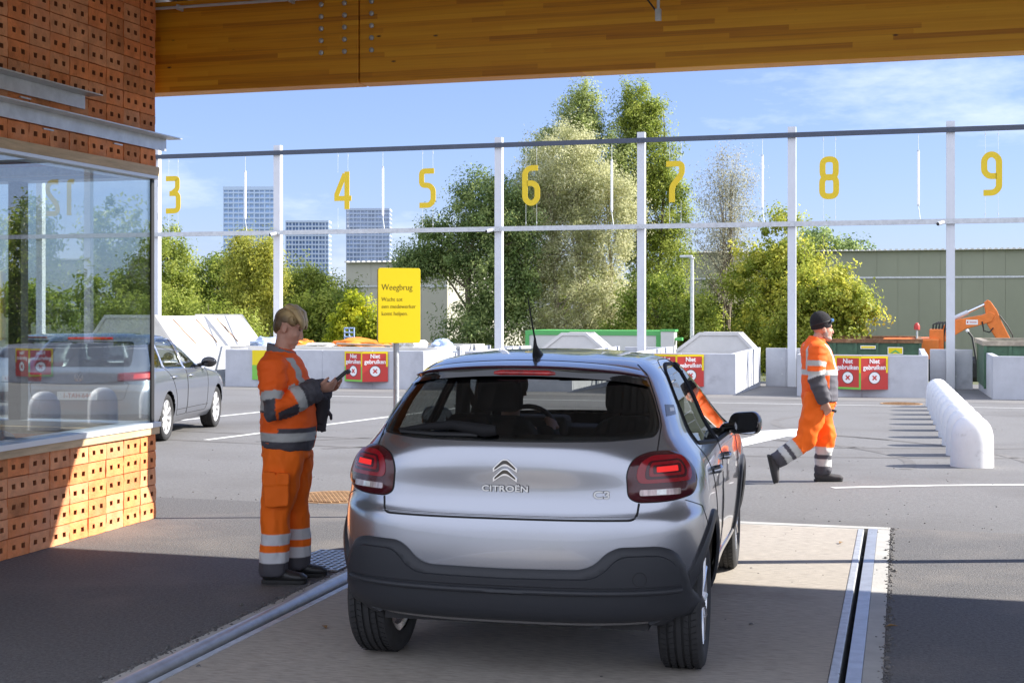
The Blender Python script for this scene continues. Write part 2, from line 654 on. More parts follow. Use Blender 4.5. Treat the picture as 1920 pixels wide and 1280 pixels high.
struct(MB().add([(-40, 31.95, gz(31.95) + 0.002), (40, 31.95, gz(31.95) + 0.002), (40, 33.96, gz(33.96) + 0.002), (-40, 33.96, gz(33.96) + 0.002)], [(0, 1, 2, 3)]).build('asphalt_strip', M['asphalt_strip']))
rq = random.Random(12)
b = MB()
for _ in range(420):
    y = 11 + 20 * rq.random() ** 2
    x = -7 + rq.random() * 9 + (y - 11) * rq.uniform(-0.35, 0.2)
    s = rq.uniform(0.004, 0.010)
    b.ell((x, y, gz(y) + s * 0.3), (s, s * rq.uniform(0.7, 1.6), s * 0.5), None, 5, 4, rq.choice((0, 0, 1)))
o = b.build('grit', [M['asphalt'], M['asphalt_dark']])
o['kind'] = 'stuff'
M['deadleaf'] = mat('dead_leaf', (0.22, 0.13, 0.05), 0.8)
for x, y, rz in ((-0.05, 7.55, 20), (-0.42, 10.15, 70), (-2.95, 6.7, 130)):
    b = MB()
    b.add([(-0.035, 0, 0.003), (0.0, -0.017, 0.012), (0.04, 0, 0.004), (0.0, 0.017, 0.013)], [(0, 1, 2), (0, 2, 3)])
    o = b.build('fallen_leaf', M['deadleaf'])
    o.location = (x, y, 0.010)
    o.rotation_euler = (0, 0, R(rz))
    tag(o, {20: 'curled brown leaf on the right asphalt edge of the weighbridge', 70: 'small brown leaf in the sunlit corner of the weighbridge', 130: 'small brown leaf near the left rail of the weighbridge'}[rz], 'leaf', 'fallen leaves')

# manholes and drain grates
def cover(name, label, x, y, rx, ry, m, nx, ny, group=None):
    t = thing(name, label, 'drain cover', (x, y, gz(y)), 0, group)
    b = MB()
    b.lathe([(rx * 0.9, 0.004), (rx, 0.004), (rx, 0.012), (rx * 0.9, 0.012), (rx * 0.9, 0.004)], None, 36)
    b.build('frame', m, t)
    b = MB()
    b.lathe([(0.001, 0.008), (rx * 0.88, 0.008)], None, 36)
    for i in range(-nx, nx + 1):
        for j in range(-nx, nx + 1):
            px, py = (i + 0.5 * (j % 2)) * rx / nx * 0.9, j * rx / nx * 0.8
            if px * px + py * py < (rx * 0.84) ** 2:
                b.box(px - 0.018, px + 0.018, py - 0.011, py + 0.011, 0.008, 0.018)
    b.build('lid', m, t)
    return t


M['rustcover'] = mat('rusty_cast_iron', (0.33, 0.20, 0.10), 0.75, 0.1, var=(9, 0.35), bump=(80, 0.2))
cover('manhole_cover', 'round rusty manhole cover in the yard behind the woman', -4.95, 11.45, 0.42, 0.42, M['rustcover'], 9, 9)
cover('manhole_cover', 'round rusty manhole cover beside the far end of the bollards', 0.0, 30.9, 0.45, 0.45, M['rustcover'], 6, 6)
t = thing('drain_grate', 'rectangular galvanised drain grate in the asphalt at the feet of the woman', 'drain grate', (-3.72, 8.52, 0), 0)
b = MB()
b.box(-0.21, 0.21, -0.33, 0.33, 0.001, 0.004)
b.build('pan', M['pit'], t)
b = MB()
for i in range(9):
    x = -0.2 + i * 0.05
    b.box(x - 0.008, x + 0.008, -0.33, 0.33, 0.005, 0.016)
for j in range(12):
    y = -0.33 + j * 0.06
    b.box(-0.21, 0.21, y - 0.008, y + 0.008, 0.0045, 0.0155)
b.build('bars', M['galv'], t)


# ================================================================== CANOPY
def wood_mat():
    m, n, l, p = new_mat('glulam')
    tc = n.new("ShaderNodeTexCoord")
    mp = n.new("ShaderNodeMapping")
    mp.inputs['Scale'].default_value = (1, 1, 1)
    l.new(tc.outputs['Object'], mp.inputs['Vector'])
    # lamellae 38 mm high, finger jointed at random places along each row
    sp = n.new("ShaderNodeSeparateXYZ")
    l.new(tc.outputs['Object'], sp.inputs[0])

    def mth(op, a_, b_=None):
        q = n.new("ShaderNodeMath")
        q.operation = op
        for i_, v_ in enumerate((a_, b_)):
            if v_ is None:
                continue
            if isinstance(v_, (int, float)):
                q.inputs[i_].default_value = v_
            else:
                l.new(v_, q.inputs[i_])
        return q.outputs[0]
    row = mth('FLOOR', mth('MULTIPLY', sp.outputs['Z'], 1 / 0.038))
    w1 = n.new("ShaderNodeTexWhiteNoise")
    w1.noise_dimensions = '1D'
    l.new(row, w1.inputs['W'])
    cell = mth('FLOOR', mth('DIVIDE', mth('ADD', sp.outputs['X'], mth('MULTIPLY', w1.outputs['Value'], 9.0)), 1.35))
    w2 = n.new("ShaderNodeTexWhiteNoise")
    w2.noise_dimensions = '2D'
    cb = n.new("ShaderNodeCombineXYZ")
    l.new(row, cb.inputs['X'])
    l.new(cell, cb.inputs['Y'])
    l.new(cb.outputs[0], w2.inputs['Vector'])
    gr = n.new("ShaderNodeTexNoise")
    g2 = n.new("ShaderNodeMapping")
    g2.inputs['Scale'].default_value = (0.7, 8, 34)
    l.new(tc.outputs['Object'], g2.inputs['Vector'])
    l.new(g2.outputs['Vector'], gr.inputs['Vector'])
    gr.inputs['Scale'].default_value = 2.2
    gr.inputs['Detail'].default_value = 7
    add = n.new("ShaderNodeMixRGB")
    add.inputs['Fac'].default_value = 0.55
    l.new(w2.outputs['Value'], add.inputs['Color1'])
    l.new(gr.outputs['Fac'], add.inputs['Color2'])
    rp = n.new("ShaderNodeValToRGB")
    e = rp.color_ramp.elements
    e[0].position, e[0].color = 0.15, (0.48, 0.160, 0.007, 1)
    e[1].position, e[1].color = 0.85, (0.96, 0.50, 0.03, 1)
    e.new(0.5).color = (0.80, 0.345, 0.012, 1)
    l.new(add.outputs['Color'], rp.inputs['Fac'])
    vo = n.new("ShaderNodeTexVoronoi")
    vm = n.new("ShaderNodeMapping")
    vm.inputs['Scale'].default_value = (1.6, 1.6, 4.2)
    l.new(tc.outputs['Object'], vm.inputs['Vector'])
    l.new(vm.outputs['Vector'], vo.inputs['Vector'])
    vo.inputs['Scale'].default_value = 1.9
    kn = n.new("ShaderNodeValToRGB")
    kn.color_ramp.elements[0].position, kn.color_ramp.elements[0].color = 0.03, (1, 1, 1, 1)
    kn.color_ramp.elements[1].position, kn.color_ramp.elements[1].color = 0.075, (0, 0, 0, 1)
    l.new(vo.outputs['Distance'], kn.inputs['Fac'])
    mx = n.new("ShaderNodeMixRGB")
    mx.inputs['Color2'].default_value = (0.09, 0.035, 0.012, 1)
    l.new(kn.outputs['Color'], mx.inputs['Fac'])
    l.new(rp.outputs['Color'], mx.inputs['Color1'])
    l.new(mx.outputs['Color'], p.inputs['Base Color'])
    p.inputs['Roughness'].default_value = 0.5
    return m


M['wood'] = wood_mat()
M['deck_metal'] = mat('roof_deck', (0.80, 0.80, 0.80), 0.5, 0.1, var=(1, 0.05))
can = thing('canopy', 'large weighbridge canopy with an orange glulam edge beam spanning the whole picture', 'canopy', (1.75, 10.3, 0))
cl = lambda x: x - 1.75
cy = lambda y: y - 10.3
SPL = -4.13                                   # splice between the two beam lengths
for x0, x1 in ((-16, SPL - 0.005), (SPL + 0.005, 24)):
    MB().box(cl(x0), cl(x1), cy(10.05), cy(10.25), 3.49, 4.24).build('beam', M['wood'], can, bevel=0.008)
for x in (-4.45, -4.25, -4.02):
    for k in range(5):
        z = 3.775 + k * 0.096
        if z < 4.2:
            bo = MB()
            bo.lathe([(0.001, 0.018), (0.012, 0.018), (0.02, 0.012), (0.02, 0.0)], basis((cl(x), cy(10.049), z - 0.03), (1, 0, 0), (0, 0, 1)), 10)
            bo.build('bolt', M['galv'], can, smooth=40)
# ribbed roof deck
rb = MB()
x = -16.0
prof = []
while x < 24:
    prof += [(x, 4.25), (x + 0.14, 4.25), (x + 0.17, 4.36), (x + 0.25, 4.36), (x + 0.28, 4.25)]
    x += 0.30
vs, fs = [], []
for px, pz in prof:
    vs += [(cl(px), cy(3.0), pz), (cl(px), cy(10.35), pz)]
for i in range(len(prof) - 1):
    fs.append((2 * i, 2 * i + 1, 2 * i + 3, 2 * i + 2))
rb.add(vs, fs)
rb.box(cl(-16), cl(24), cy(3.0), cy(10.35), 4.40, 4.46)
rb.build('roof_deck', M['deck_metal'], can)
for y in (2.9,):
    MB().box(cl(-16), cl(24), cy(y), cy(y + 0.12), 4.0, 4.24).build('edge_girder', M['white_steel'], can, bevel=0.008)
for x in (1.75, 9.5, 17, -15.5):
    for y in (10.15, 3.0):
        if (x < 0 and y > 5) or (x < 5 and y < 5):
            continue
        MB().tube([(cl(x), cy(y), 0), (cl(x), cy(y), 3.49 if y > 5 else 4.0)], 0.06, 16).build('column', M['white_steel'], can, smooth=40)
cp = MB()
cp.tube([(cl(-6), cy(9.98), 4.17), (cl(-4.0), cy(9.98), 4.17), (cl(3), cy(9.98), 4.17)], 0.012, 8)
for i in range(8):
    cp.box(cl(-5.7 + i), cl(-5.68 + i), cy(9.965), cy(10.05), 4.15, 4.19)
cp.build('conduit', M['white_steel'], can, smooth=40)
hk = thing('hanging_sensor', 'small grey sensor on a thin drop tube hanging in front of the beam', 'sensor', (-1.66, 9.6, 4.25), 0)
b = MB()
b.tube([(0, 0, 0), (0, 0, -0.42)], 0.011, 8)
b.build('drop_tube', M['white_steel'], hk, smooth=40)
b = MB()
b.box(-0.02, 0.02, -0.02, 0.02, -0.50, -0.42)
b.build('sensor_head', M['galv_dull'], hk)
b = MB()
b.tube([(-0.18, 0, 0), (-0.16, 0, -0.2), (-0.09, 0, -0.33), (-0.01, 0, -0.44)], 0.006, 6)
b.build('cable', M['black'], hk, smooth=40)

# ================================================================== BRICK PAVILION WITH GLASS BAND
M['brick'] = mat('perforated_brick', (0.82, 0.275, 0.095), 0.85, var=(6, 0.28), bump=(55, 0.7), var2=(2.3, (0.74, 0.35, 0.19), 0.5, 0.75))
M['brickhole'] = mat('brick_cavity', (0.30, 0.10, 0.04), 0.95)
M['brick_b'] = mat('perforated_brick_pale', (0.76, 0.34, 0.16), 0.85, var=(7, 0.25), bump=(55, 0.7), var2=(2.9, (0.50, 0.20, 0.09), 0.5, 0.75))
M['brick_c'] = mat('perforated_brick_dark', (0.62, 0.235, 0.085), 0.85, var=(7, 0.3), bump=(55, 0.7), var2=(2.9, (0.62, 0.30, 0.16), 0.52, 0.75))
M['pine'] = mat('pine_trim', (0.58, 0.43, 0.25), 0.6, var=(3, 0.25), stretch=(8, 1, 8))
M['alu'] = mat('white_aluminium', (0.66, 0.69, 0.72), 0.35, 0.3)
M['glass'] = glass_mat('window_glass', (0.90, 0.94, 0.94), 1.5, 0.0, 4.5)
M['int_wall'] = mat('interior_wall', (0.5, 0.48, 0.45), 0.7)
WX, WY = -5.85, 9.90
pav = thing('pavilion', 'perforated orange brick pavilion with a wide corner window at the left edge', 'building', (WX, WY, 0))


def brick_courses(u0, u1, z0, z1, seed):
    """blocks on the plane x=0 facing +x; u runs along -y from the corner"""
    r = random.Random(seed)
    mb = MB()
    BL, BH, g = 0.24, 0.14, 0.0034
    nz = round((z1 - z0) / BH)
    bh = (z1 - z0) / nz
    D = 0.07
    for k in range(nz):
        u = u0 - (0.12 if False else 0)
        u -= r.uniform(0, 0.006)
        while u < u1:
            a, c = max(u, u0) + g, min(u + BL, u1) - g
            if c - a > 0.03:
                px = r.uniform(-0.004, 0.004)
                bm_i = r.choice((0, 0, 0, 2, 2, 3))
                zl, zh = z0 + k * bh + g, z0 + (k + 1) * bh - g
                us = [a]
                hs = []
                for f in (0.29, 0.71):
                    h0, h1 = u + BL * f - 0.019, u + BL * f + 0.019
                    if h0 > a + 0.01 and h1 < c - 0.01:
                        us += [h0, h1]
                        hs.append(len(us) - 2)
                us.append(c)
                zm = (zl + zh) / 2 + r.uniform(-0.003, 0.003)
                zs = [zl, zm - 0.017, zm + 0.017, zh]
                jig = lambda s: r.uniform(-s, s) * 1.5
                idx = {}
                vs, fs = [], []
                for i, uu in enumerate(us):
                    for j, zz in enumerate(zs):
                        e = 0.004 if i in (0, len(us) - 1) else 0.001
                        idx[i, j] = len(vs)
                        vs.append((px + jig(0.0015), -(uu + jig(e)), zz + jig(0.001)))
                mi = []
                for i in range(len(us) - 1):
                    for j in range(3):
                        q = (idx[i, j], idx[i + 1, j], idx[i + 1, j + 1], idx[i, j + 1])
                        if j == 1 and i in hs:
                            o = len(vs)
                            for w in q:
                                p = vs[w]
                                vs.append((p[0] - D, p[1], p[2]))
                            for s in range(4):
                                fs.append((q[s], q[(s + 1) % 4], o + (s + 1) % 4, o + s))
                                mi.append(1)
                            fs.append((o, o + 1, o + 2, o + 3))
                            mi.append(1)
                        else:
                            fs.append(q[::-1])
                            mi.append(bm_i)
                # rim back into the joint
                ring = [idx[i, 0] for i in range(len(us))] + [idx[len(us) - 1, j] for j in (1, 2, 3)] + [idx[i, 3] for i in range(len(us) - 2, -1, -1)] + [idx[0, 2], idx[0, 1]]
                o = len(vs)
                for w in ring:
                    p = vs[w]
                    vs.append((p[0] - 0.03, p[1], p[2]))
                for s in range(len(ring)):
                    fs.append((ring[s], ring[(s + 1) % len(ring)], o + (s + 1) % len(ring), o + s))
                    mi.append(0)
                b0 = len(mb.v)
                mb.v += vs
                mb.f += [tuple(w + b0 for w in f) for f in fs]
                mb.m += mi
            u += BL
    return mb


for z0, z1, sd in ((0.0, 0.69, 1), (2.86, 4.24, 2)):
    mb = brick_courses(0.0, 5.38, z0, z1, sd)
    mb.box(-0.28, -0.105, -5.4, -0.27, z0, z1, 1)
    mb.box(-0.27, -0.02, -5.45, -5.39, z0, z1, 0)
    # north side of the same storey band
    mb.box(-8, -0.10, -0.26, -0.012, z0, z1, 0)
    mb.box(-0.098, -0.003, -0.014, -0.004, z0, z1, 0)
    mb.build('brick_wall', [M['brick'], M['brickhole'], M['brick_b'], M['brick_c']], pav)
b = MB()
b.box(-0.30, 0.03, -5.4, 0.012, 0.69, 0.745)
b.box(-8, -0.32, -0.30, 0.012, 0.69, 0.745)
b.box(-0.30, 0.03, -5.4, 0.012, 2.785, 2.858)
b.box(-8, -0.32, -0.30, 0.012, 2.785, 2.858)
b.build('timber_trim', M['pine'], pav)
b = MB()
b.box(-0.20, 0.042, -5.4, 0.02, 0.747, 0.785)
b.box(-8, -0.21, -0.20, 0.02, 0.747, 0.785)
b.box(-0.20, 0.035, -5.4, 0.016, 2.758, 2.783)
b.box(-8, -0.21, -0.20, 0.016, 2.758, 2.783)
b.build('window_frame', M['alu'], pav)
for nm, args in (('window', (-0.03, -0.022, -5.4, -0.015, 0.785, 2.758)), ('window', (-8, -0.04, -0.03, -0.022, 0.785, 2.758))):
    MB().box(*args).build(nm, M['glass'], pav)
b = MB()
b.box(-0.021, -0.008, -0.05, -0.006, 0.786, 2.757)
b.box(-0.04, -0.022, -0.0205, -0.006, 0.786, 2.757)
b.build('corner_joint', M['black'], pav)
b = MB()
b.box(-1.28, -1.16, -0.16, -0.06, 0.786, 2.757)
b.build('mullion', M['dark'], pav)
b = MB()
b.box(-8, -0.30, -5.4, -0.30, 0.02, 0.05)
b.box(-8, -7.9, -5.4, -0.3, 0.05, 0.9)
b.box(-8, -0.30, -5.4, -0.30, 2.90, 2.95)
b.box(-8, -0.3, -5.4, -5.3, 0.05, 2.9)
b.build('interior', M['int_wall'], pav)
for k, (y0, y1, z, name) in enumerate(((-5.4, 0.135, 3.10, 'steel_lintel'), (-5.4, -1.03, 3.285, 'steel_lintel'))):
    b = MB()
    b.box(0.012, 0.02, y0, y1, z - 0.10, z)
    b.box(0.012, 0.14, y0, y1 + 0.05, z + 0.0005, z + 0.010)
    for i in range(6):
        yy = y1 - 0.7 - i * 0.9
        b.box(-0.02, 0.0115, yy - 0.06, yy + 0.06, z - 0.125, z - 0.115)
    b.build(name, M['galv'], pav)


# chairs standing inside, seen through the window
def chair(x, y, rz, label):
    t = thing('visitor_chair', label, 'chair', (x, y, 0.05), rz, 'chairs inside the pavilion')
    M['chairgrey'] = M.get('chairgrey') or mat('chair_plastic', (0.16, 0.18, 0.23), 0.5)
    b = MB()
    out = roundpoly([(-0.24, 0), (0.24, 0), (0.25, 0.30), (-0.25, 0.30)], [0.05, 0.05, 0.2, 0.2])
    b.prism(out, basis((0, -0.2, 0.48), (1, 0, 0), (0, -0.15, 1)), 0.025)
    b.build('backrest', M['chairgrey'], t, bevel=0.01)
    b = MB()
    b.box(-0.23, 0.23, -0.2, 0.24, 0.43, 0.46)
    b.build('seat', M['chairgrey'], t, bevel=0.012)
    for sx in (-0.2, 0.2):
        for sy in (-0.18, 0.2):
            MB().tube([(sx * 1.1, sy * 1.1, 0), (sx, sy, 0.43)], 0.012, 8).build('leg', M['chrome'], t, smooth=40)


chair(-6.45, 8.75, R(8), 'grey shell chair inside the pavilion window, the one closer to the corner')
chair(-6.55, 7.95, R(-6), 'grey shell chair inside the pavilion window, the one farther from the corner')


# ================================================================== NUMBER FRAME
FY = 40.0
fr = thing('number_frame', 'tall white steel frame of posts and two long rails carrying the bay numbers', 'steel frame', (-3.02, FY, gz(FY)))
fl = lambda x: x + 3.02
zl = lambda z: z - gz(FY)
POSTS = [-28.0, -23.6, -19.22, -11.83, -7.42, -3.03, 1.32, 5.68, 10.04, 14.4, 18.8]
for x in POSTS:
    b = MB()
    # an H section: web and two flanges
    b.box(fl(x) - 0.11, fl(x) + 0.11, 0.02, 0.035, zl(-0.53), zl(6.95))
    b.box(fl(x) - 0.115, fl(x) - 0.098, -0.10, 0.10, zl(-0.53), zl(6.95))
    b.box(fl(x) + 0.098, fl(x) + 0.115, -0.10, 0.10, zl(-0.53), zl(6.95))
    b.box(fl(x) - 0.114, fl(x) + 0.114, -0.105, -0.09, zl(-0.53), zl(6.95))
    b.build('post', M['white_steel'], fr)
for z, h, m in ((6.63, 0.14, 'blue_rail'), (4.08, 0.14, 'galv')):
    b = MB()
    b.box(fl(-30), fl(22), -0.19, -0.108, zl(z), zl(z + h))
    for x in POSTS:
        for s in (-0.07, 0.07):
            b.lathe([(0.001, 0.012), (0.015, 0.012), (0.018, 0)], basis((fl(x) + s, -0.1902, zl(z + h / 2)), (1, 0, 0), (0, 0, 1)), 8)
    b.build('rail', M[m], fr)

NUM = {
    '0': ([(0.20, 1.13), (0.33, 1.13), (0.45, 1.0), (0.45, 0.2), (0.33, 0.07), (0.20, 0.07), (0.07, 0.2), (0.07, 1.0)], True),
    '1': ([(0.05, 1.13), (0.24, 1.13), (0.24, 0.0)], False),
    '2': ([(0.04, 1.13), (0.33, 1.13), (0.45, 1.01), (0.45, 0.78), (0.07, 0.33), (0.07, 0.07), (0.50, 0.07)], False),
    '3': ([(0.0, 1.13), (0.42, 1.13), (0.42, 0.80), (0.30, 0.66), (0.34, 0.62), (0.45, 0.50), (0.45, 0.2), (0.33, 0.07), (0.0, 0.07)], False),
    '5': ([(0.48, 1.13), (0.07, 1.13), (0.07, 0.69), (0.32, 0.69), (0.45, 0.56), (0.45, 0.2), (0.33, 0.07), (0.0, 0.07)], False),
    '6': ([(0.48, 1.13), (0.20, 1.13), (0.07, 1.0), (0.07, 0.2), (0.20, 0.07), (0.34, 0.07), (0.46, 0.2), (0.46, 0.54), (0.34, 0.67), (0.14, 0.67)], False),
    '7': ([(0.0, 1.13), (0.47, 1.13), (0.47, 0.83), (0.17, 0.46), (0.17, 0.0)], False),
}
names = {'3': 'three', '4': 'four', '5': 'five', '6': 'six', '7': 'seven', '8': 'eight', '9': 'nine', '10': 'ten', '11': 'eleven', '12': 'twelve'}
for s, x in (('3', -23.02), ('4', -17.02), ('5', -14.18), ('6', -10.85), ('7', -6.45), ('8', -2.02), ('9', 2.37), ('10', 6.75), ('11', 11.1), ('12', 15.45)):
    t = thing('hanging_number', 'large yellow numeral %s hanging on wires between the two rails' % names[s], 'bay number', (x + 0.03, FY, 4.86), 0)
    b = MB()
    W0 = -0.26 * len(s) - 0.05 * (len(s) - 1)
    for i, ch in enumerate(s):
        Mx = basis((W0 + i * 0.62, 0, 0), (1, 0, 0), (0, 0, 1))
        w = 0.168
        if ch == '4':
            stroke_mesh(b, [(0.41, 0.0), (0.41, 0.27)], w, Mx, 0.016)
            stroke_mesh(b, [(0.41, 0.27), (0.41, 1.19)], w, Mx, 0.016)
            stroke_mesh(b, [(0.34, 1.12), (0.06, 0.47), (0.06, 0.345), (0.34, 0.345)], w * 0.95, Mx, 0.0145)
            stroke_mesh(b, [(0.48, 0.345), (0.56, 0.345)], w, Mx, 0.0145)
        elif ch == '3':
            stroke_mesh(b, round_path([(0.0, 1.13), (0.42, 1.13), (0.42, 0.79), (0.20, 0.625)], 0.08), w, Mx, 0.016)
            stroke_mesh(b, round_path([(0.13, 0.64), (0.45, 0.64), (0.45, 0.07), (0.0, 0.07)], 0.16), w, Mx, 0.0145)
        elif ch == '8':
            stroke_mesh(b, round_path([(0.07, 0.62), (0.46, 0.62), (0.46, 0.07), (0.07, 0.07)], 0.17, True), w, Mx, 0.016, True)
            stroke_mesh(b, round_path([(0.08, 0.605), (0.45, 0.605), (0.45, 1.13), (0.08, 1.13)], 0.17, True), w, Mx, 0.0145, True)
        elif ch == '9':
            stroke_mesh(b, round_path([(0.53 - px, 1.2 - pz) for px, pz in NUM['6'][0]], 0.12), w, Mx, 0.016)
        else:
            stroke_mesh(b, round_path(NUM[ch][0], 0.12, NUM[ch][1]), w, Mx, 0.016, NUM[ch][1])
    b.build('numeral', M['numyellow'], t)
    b = MB()
    for sx in (-0.16, 0.18):
        b.tube([(sx, 0.0, 1.16), (sx, 0.0, 1.78)], 0.004, 5)
        b.tube([(sx, 0.0, -0.62), (sx, 0.0, 0.04)], 0.004, 5)
        for zz in (1.66, -0.56):
            b.tube([(sx, 0, zz), (sx, 0, zz + 0.07)], 0.012, 6)
    b.build('wires', M['galv_dull'], t)

for i, (x, lab) in enumerate(((-20.38, 'in front of the tallest glass tower'), (-15.63, 'in front of the tower beside numeral 4'), (-8.32, 'in front of the silvery willow beside numeral 6'),
                              (-3.87, 'between numeral 7 and the post before numeral 8'), (0.46, 'between numerals 8 and 9'), (8.9, 'between numerals 10 and 11'))):
    t = thing('tube_lamp', 'thin white tube lamp hanging upright ' + lab, 'tube lamp', (x, FY, 4.65), 0, 'tube lamps hanging between the rails')
    MB().tube([(0, 0, 0), (0, 0, 1.48)], 0.035, 10).build('tube', M['tubewhite'], t, smooth=40)
    b = MB()
    b.tube([(0, 0, 1.48), (0, 0, 1.98)], 0.007, 5)
    b.tube([(0, 0, -0.06), (0.02, 0, -0.2), (0.05, 0, -0.43)], 0.012, 5)
    b.tube([(0, 0, -0.05), (0, 0, 0)], 0.03, 8)
    b.tube([(0, 0, 1.48), (0, 0, 1.53)], 0.03, 8)
    b.build('cable', M['galv_dull'], t)

for x, lab in ((-12.0, 'the post left of numeral 6'), (1.1, 'the post left of numeral 9'), (-19.2, 'the post left of numeral 4')):
    t = thing('security_camera', 'small white security camera on the lower rail at ' + lab, 'security camera', (x, FY - 0.2, 4.1), 0, 'security cameras on the lower rail')
    MB().tube([(0.02, -0.02, 0.02), (-0.12, -0.16, -0.03)], 0.055, 12).build('camera_body', M['white_steel'], t, smooth=40)
    MB().tube([(-0.12, -0.16, -0.03), (-0.135, -0.175, -0.036)], 0.045, 12).build('lens', M['black'], t)


# ================================================================== CONCRETE BAYS
BAY_Y0, BAY_Y1, BT = 34.0, 40.0, 0.60


def bay(x0, x1, label, side='right'):
    t = thing('concrete_barrier', label, 'concrete barrier', (x0, BAY_Y0, gz(BAY_Y0)), 0, 'concrete loading bay barriers')
    z0, z1 = -0.2, BT - gz(BAY_Y0)
    w = x1 - x0
    n = max(1, round(w / 1.45))
    b = MB()
    for i in range(n):
        b.box(w * i / n + 0.004, w * (i + 1) / n - 0.004, 0, 0.15, z0, z1)
    b.box(0.05, w - 0.05, 0.012, 0.145, z0, z1 - 0.012)
    b.build('front_wall', M['barrier'], t, bevel=0.012)
    for xs in (0.0, w - 0.15):
        b = MB()
        for i in range(4):
            b.box(xs, xs + 0.15, 0.155 + i * 1.5, 0.155 + (i + 1) * 1.5 - 0.016, z0 - 0.15, z1)
        b.box(xs + 0.01, xs + 0.14, 0.16, 6.1, z0 - 0.15, z1 - 0.012)
        b.build('side_wall', M['barrier'], t, bevel=0.012)
    return t


def backwall(x0, x1, label):
    t = thing('recess_wall', label, 'concrete barrier', (x0, BAY_Y1 + 0.13, gz(BAY_Y1)), 0, 'concrete walls at the back of the recesses')
    b = MB()
    w = x1 - x0
    b.box(0.155, w / 2 - 0.008, 0, 0.15, -0.1, BT - gz(BAY_Y1) - 0.02)
    b.box(w / 2 + 0.008, w - 0.155, 0, 0.15, -0.1, BT - gz(BAY_Y1) - 0.02)
    b.box(w / 2 - 0.1, w / 2 + 0.1, 0.01, 0.14, -0.1, BT - gz(BAY_Y1) - 0.04)
    b.build('panel', M['barrier'], t, bevel=0.01)
    b = MB()
    for dx in (-0.12, 0.12):
        for z in (0.35, 0.8):
            b.tube([(w / 2 + dx, 0.0, z), (w / 2 + dx, -0.012, z)], 0.03, 10)
    b.build('fixing_holes', M['galv_dull'], t)


BAYS = [(-30, -19.5, 'long grey concrete barrier below the cream sloped hood, behind the grey estate car'), (-17.94, -12.13, 'wide grey concrete barrier with a red sign, behind the woman and the yellow sign'),
        (-11.0, -8.1, 'grey concrete barrier mostly hidden behind the roof of the silver hatchback'), (-6.65, -3.94, 'grey concrete barrier with a smudge and a red sign, right behind the hatchback mirror'),
        (-2.46, 0.62, 'grey concrete barrier with a double red sign beside the walking man'), (2.07, 5.0, 'grey concrete barrier at the right edge under the green skip'),
        (6.45, 9.35, 'grey concrete barrier with a red sign to the right, below numerals 10 and 11'), (10.8, 13.7, 'grey concrete barrier to the right, next to numeral 11'), (15.1, 24, 'grey concrete barrier at the far right below numeral 12')]
for x0, x1, lab in BAYS:
    bay(x0, x1, lab)
labs = ['at the foot of the post near the cream hood', 'behind the hatchback roof under numeral 5', 'behind the hatchback roof under numeral 7', 'behind the walking man under numeral 7 and 8',
        'at the foot of the post left of numeral 9', 'at the foot of the post left of numeral 10', 'at the foot of the post left of numeral 11', 'at the foot of the post left of numeral 12']
for i in range(len(BAYS) - 1):
    backwall(BAYS[i][1], BAYS[i + 1][0], 'pale concrete recess wall ' + labs[i])


# folded signs
def warn_panel(t, M0, w, h, frame, m_face, words=True):
    """flat sheet: yellow or green margin, red face, words and a cross in a white disc"""
    b = MB()
    b.prism([(-w / 2, 0), (w / 2, 0), (w / 2, h), (-w / 2, h)], M0 @ Matrix.Translation((0, 0, -0.02)), 0.02, 0)
    lo, hi, lf, rt = frame
    b.build('sign_sheet', m_face, t)
    mg = MB()
    e = 0.05
    rect = lambda x0, x1, y0, y1, z: [M0 @ Vector(p) for p in ((x0, y0, z), (x1, y0, z), (x1, y1, z), (x0, y1, z))]
    mg2 = MB()
    if hi:
        mg.add(rect(-w / 2, w / 2, h - e, h, 0.002), [(0, 1, 2, 3)])
    if lf:
        mg.add(rect(-w / 2, -w / 2 + e, h * 0.5, h - e, 0.002), [(0, 1, 2, 3)])
        if lo:
            mg2.add(rect(-w / 2, -w / 2 + e, e, h * 0.5, 0.002), [(0, 1, 2, 3)])
    if rt:
        mg.add(rect(w / 2 - e, w / 2, h * 0.5, h - e, 0.002), [(0, 1, 2, 3)])
        if lo:
            mg2.add(rect(w / 2 - e, w / 2, e, h * 0.5, 0.002), [(0, 1, 2, 3)])
    if lo:
        mg2.add(rect(-w / 2, w / 2, 0, e, 0.002), [(0, 1, 2, 3)])
    if mg.f:
        mg.build('yellow_margin', M['yellow'], t)
    if mg2.f:
        mg2.build('green_margin', M['green'], t)
    text_obj('Niet\ngebruiken', 0.155, 0.001, M['white'], 'lettering', t, M0 @ Matrix.Translation((0, h * 0.75, 0.003)), 0.92, line=0.95, bold=0.004)
    b = MB()
    disc = [(0.135 * math.cos(a * math.pi / 16), h * 0.35 + 0.135 * math.sin(a * math.pi / 16)) for a in range(32)]
    disc2 = [(0.15 * math.cos(a * math.pi / 16), h * 0.35 + 0.15 * math.sin(a * math.pi / 16)) for a in range(32)]
    b.prism(disc2, M0 @ Matrix.Translation((0, 0, 0.001)), 0.002, 1)
    b.prism(disc, M0 @ Matrix.Translation((0, 0, 0.001)), 0.004, 0)
    for sg in (-1, 1):
        stroke_mesh(b, [(-0.05, h * 0.35 - 0.05 * sg), (0.05, h * 0.35 + 0.05 * sg)], 0.035, M0 @ Matrix.Translation((0, 0, 0.0055 + 0.001 * sg)), 0.001, False, 2)
    b.build('cross_disc', [M['white'], M['ink'], M['red']], t)


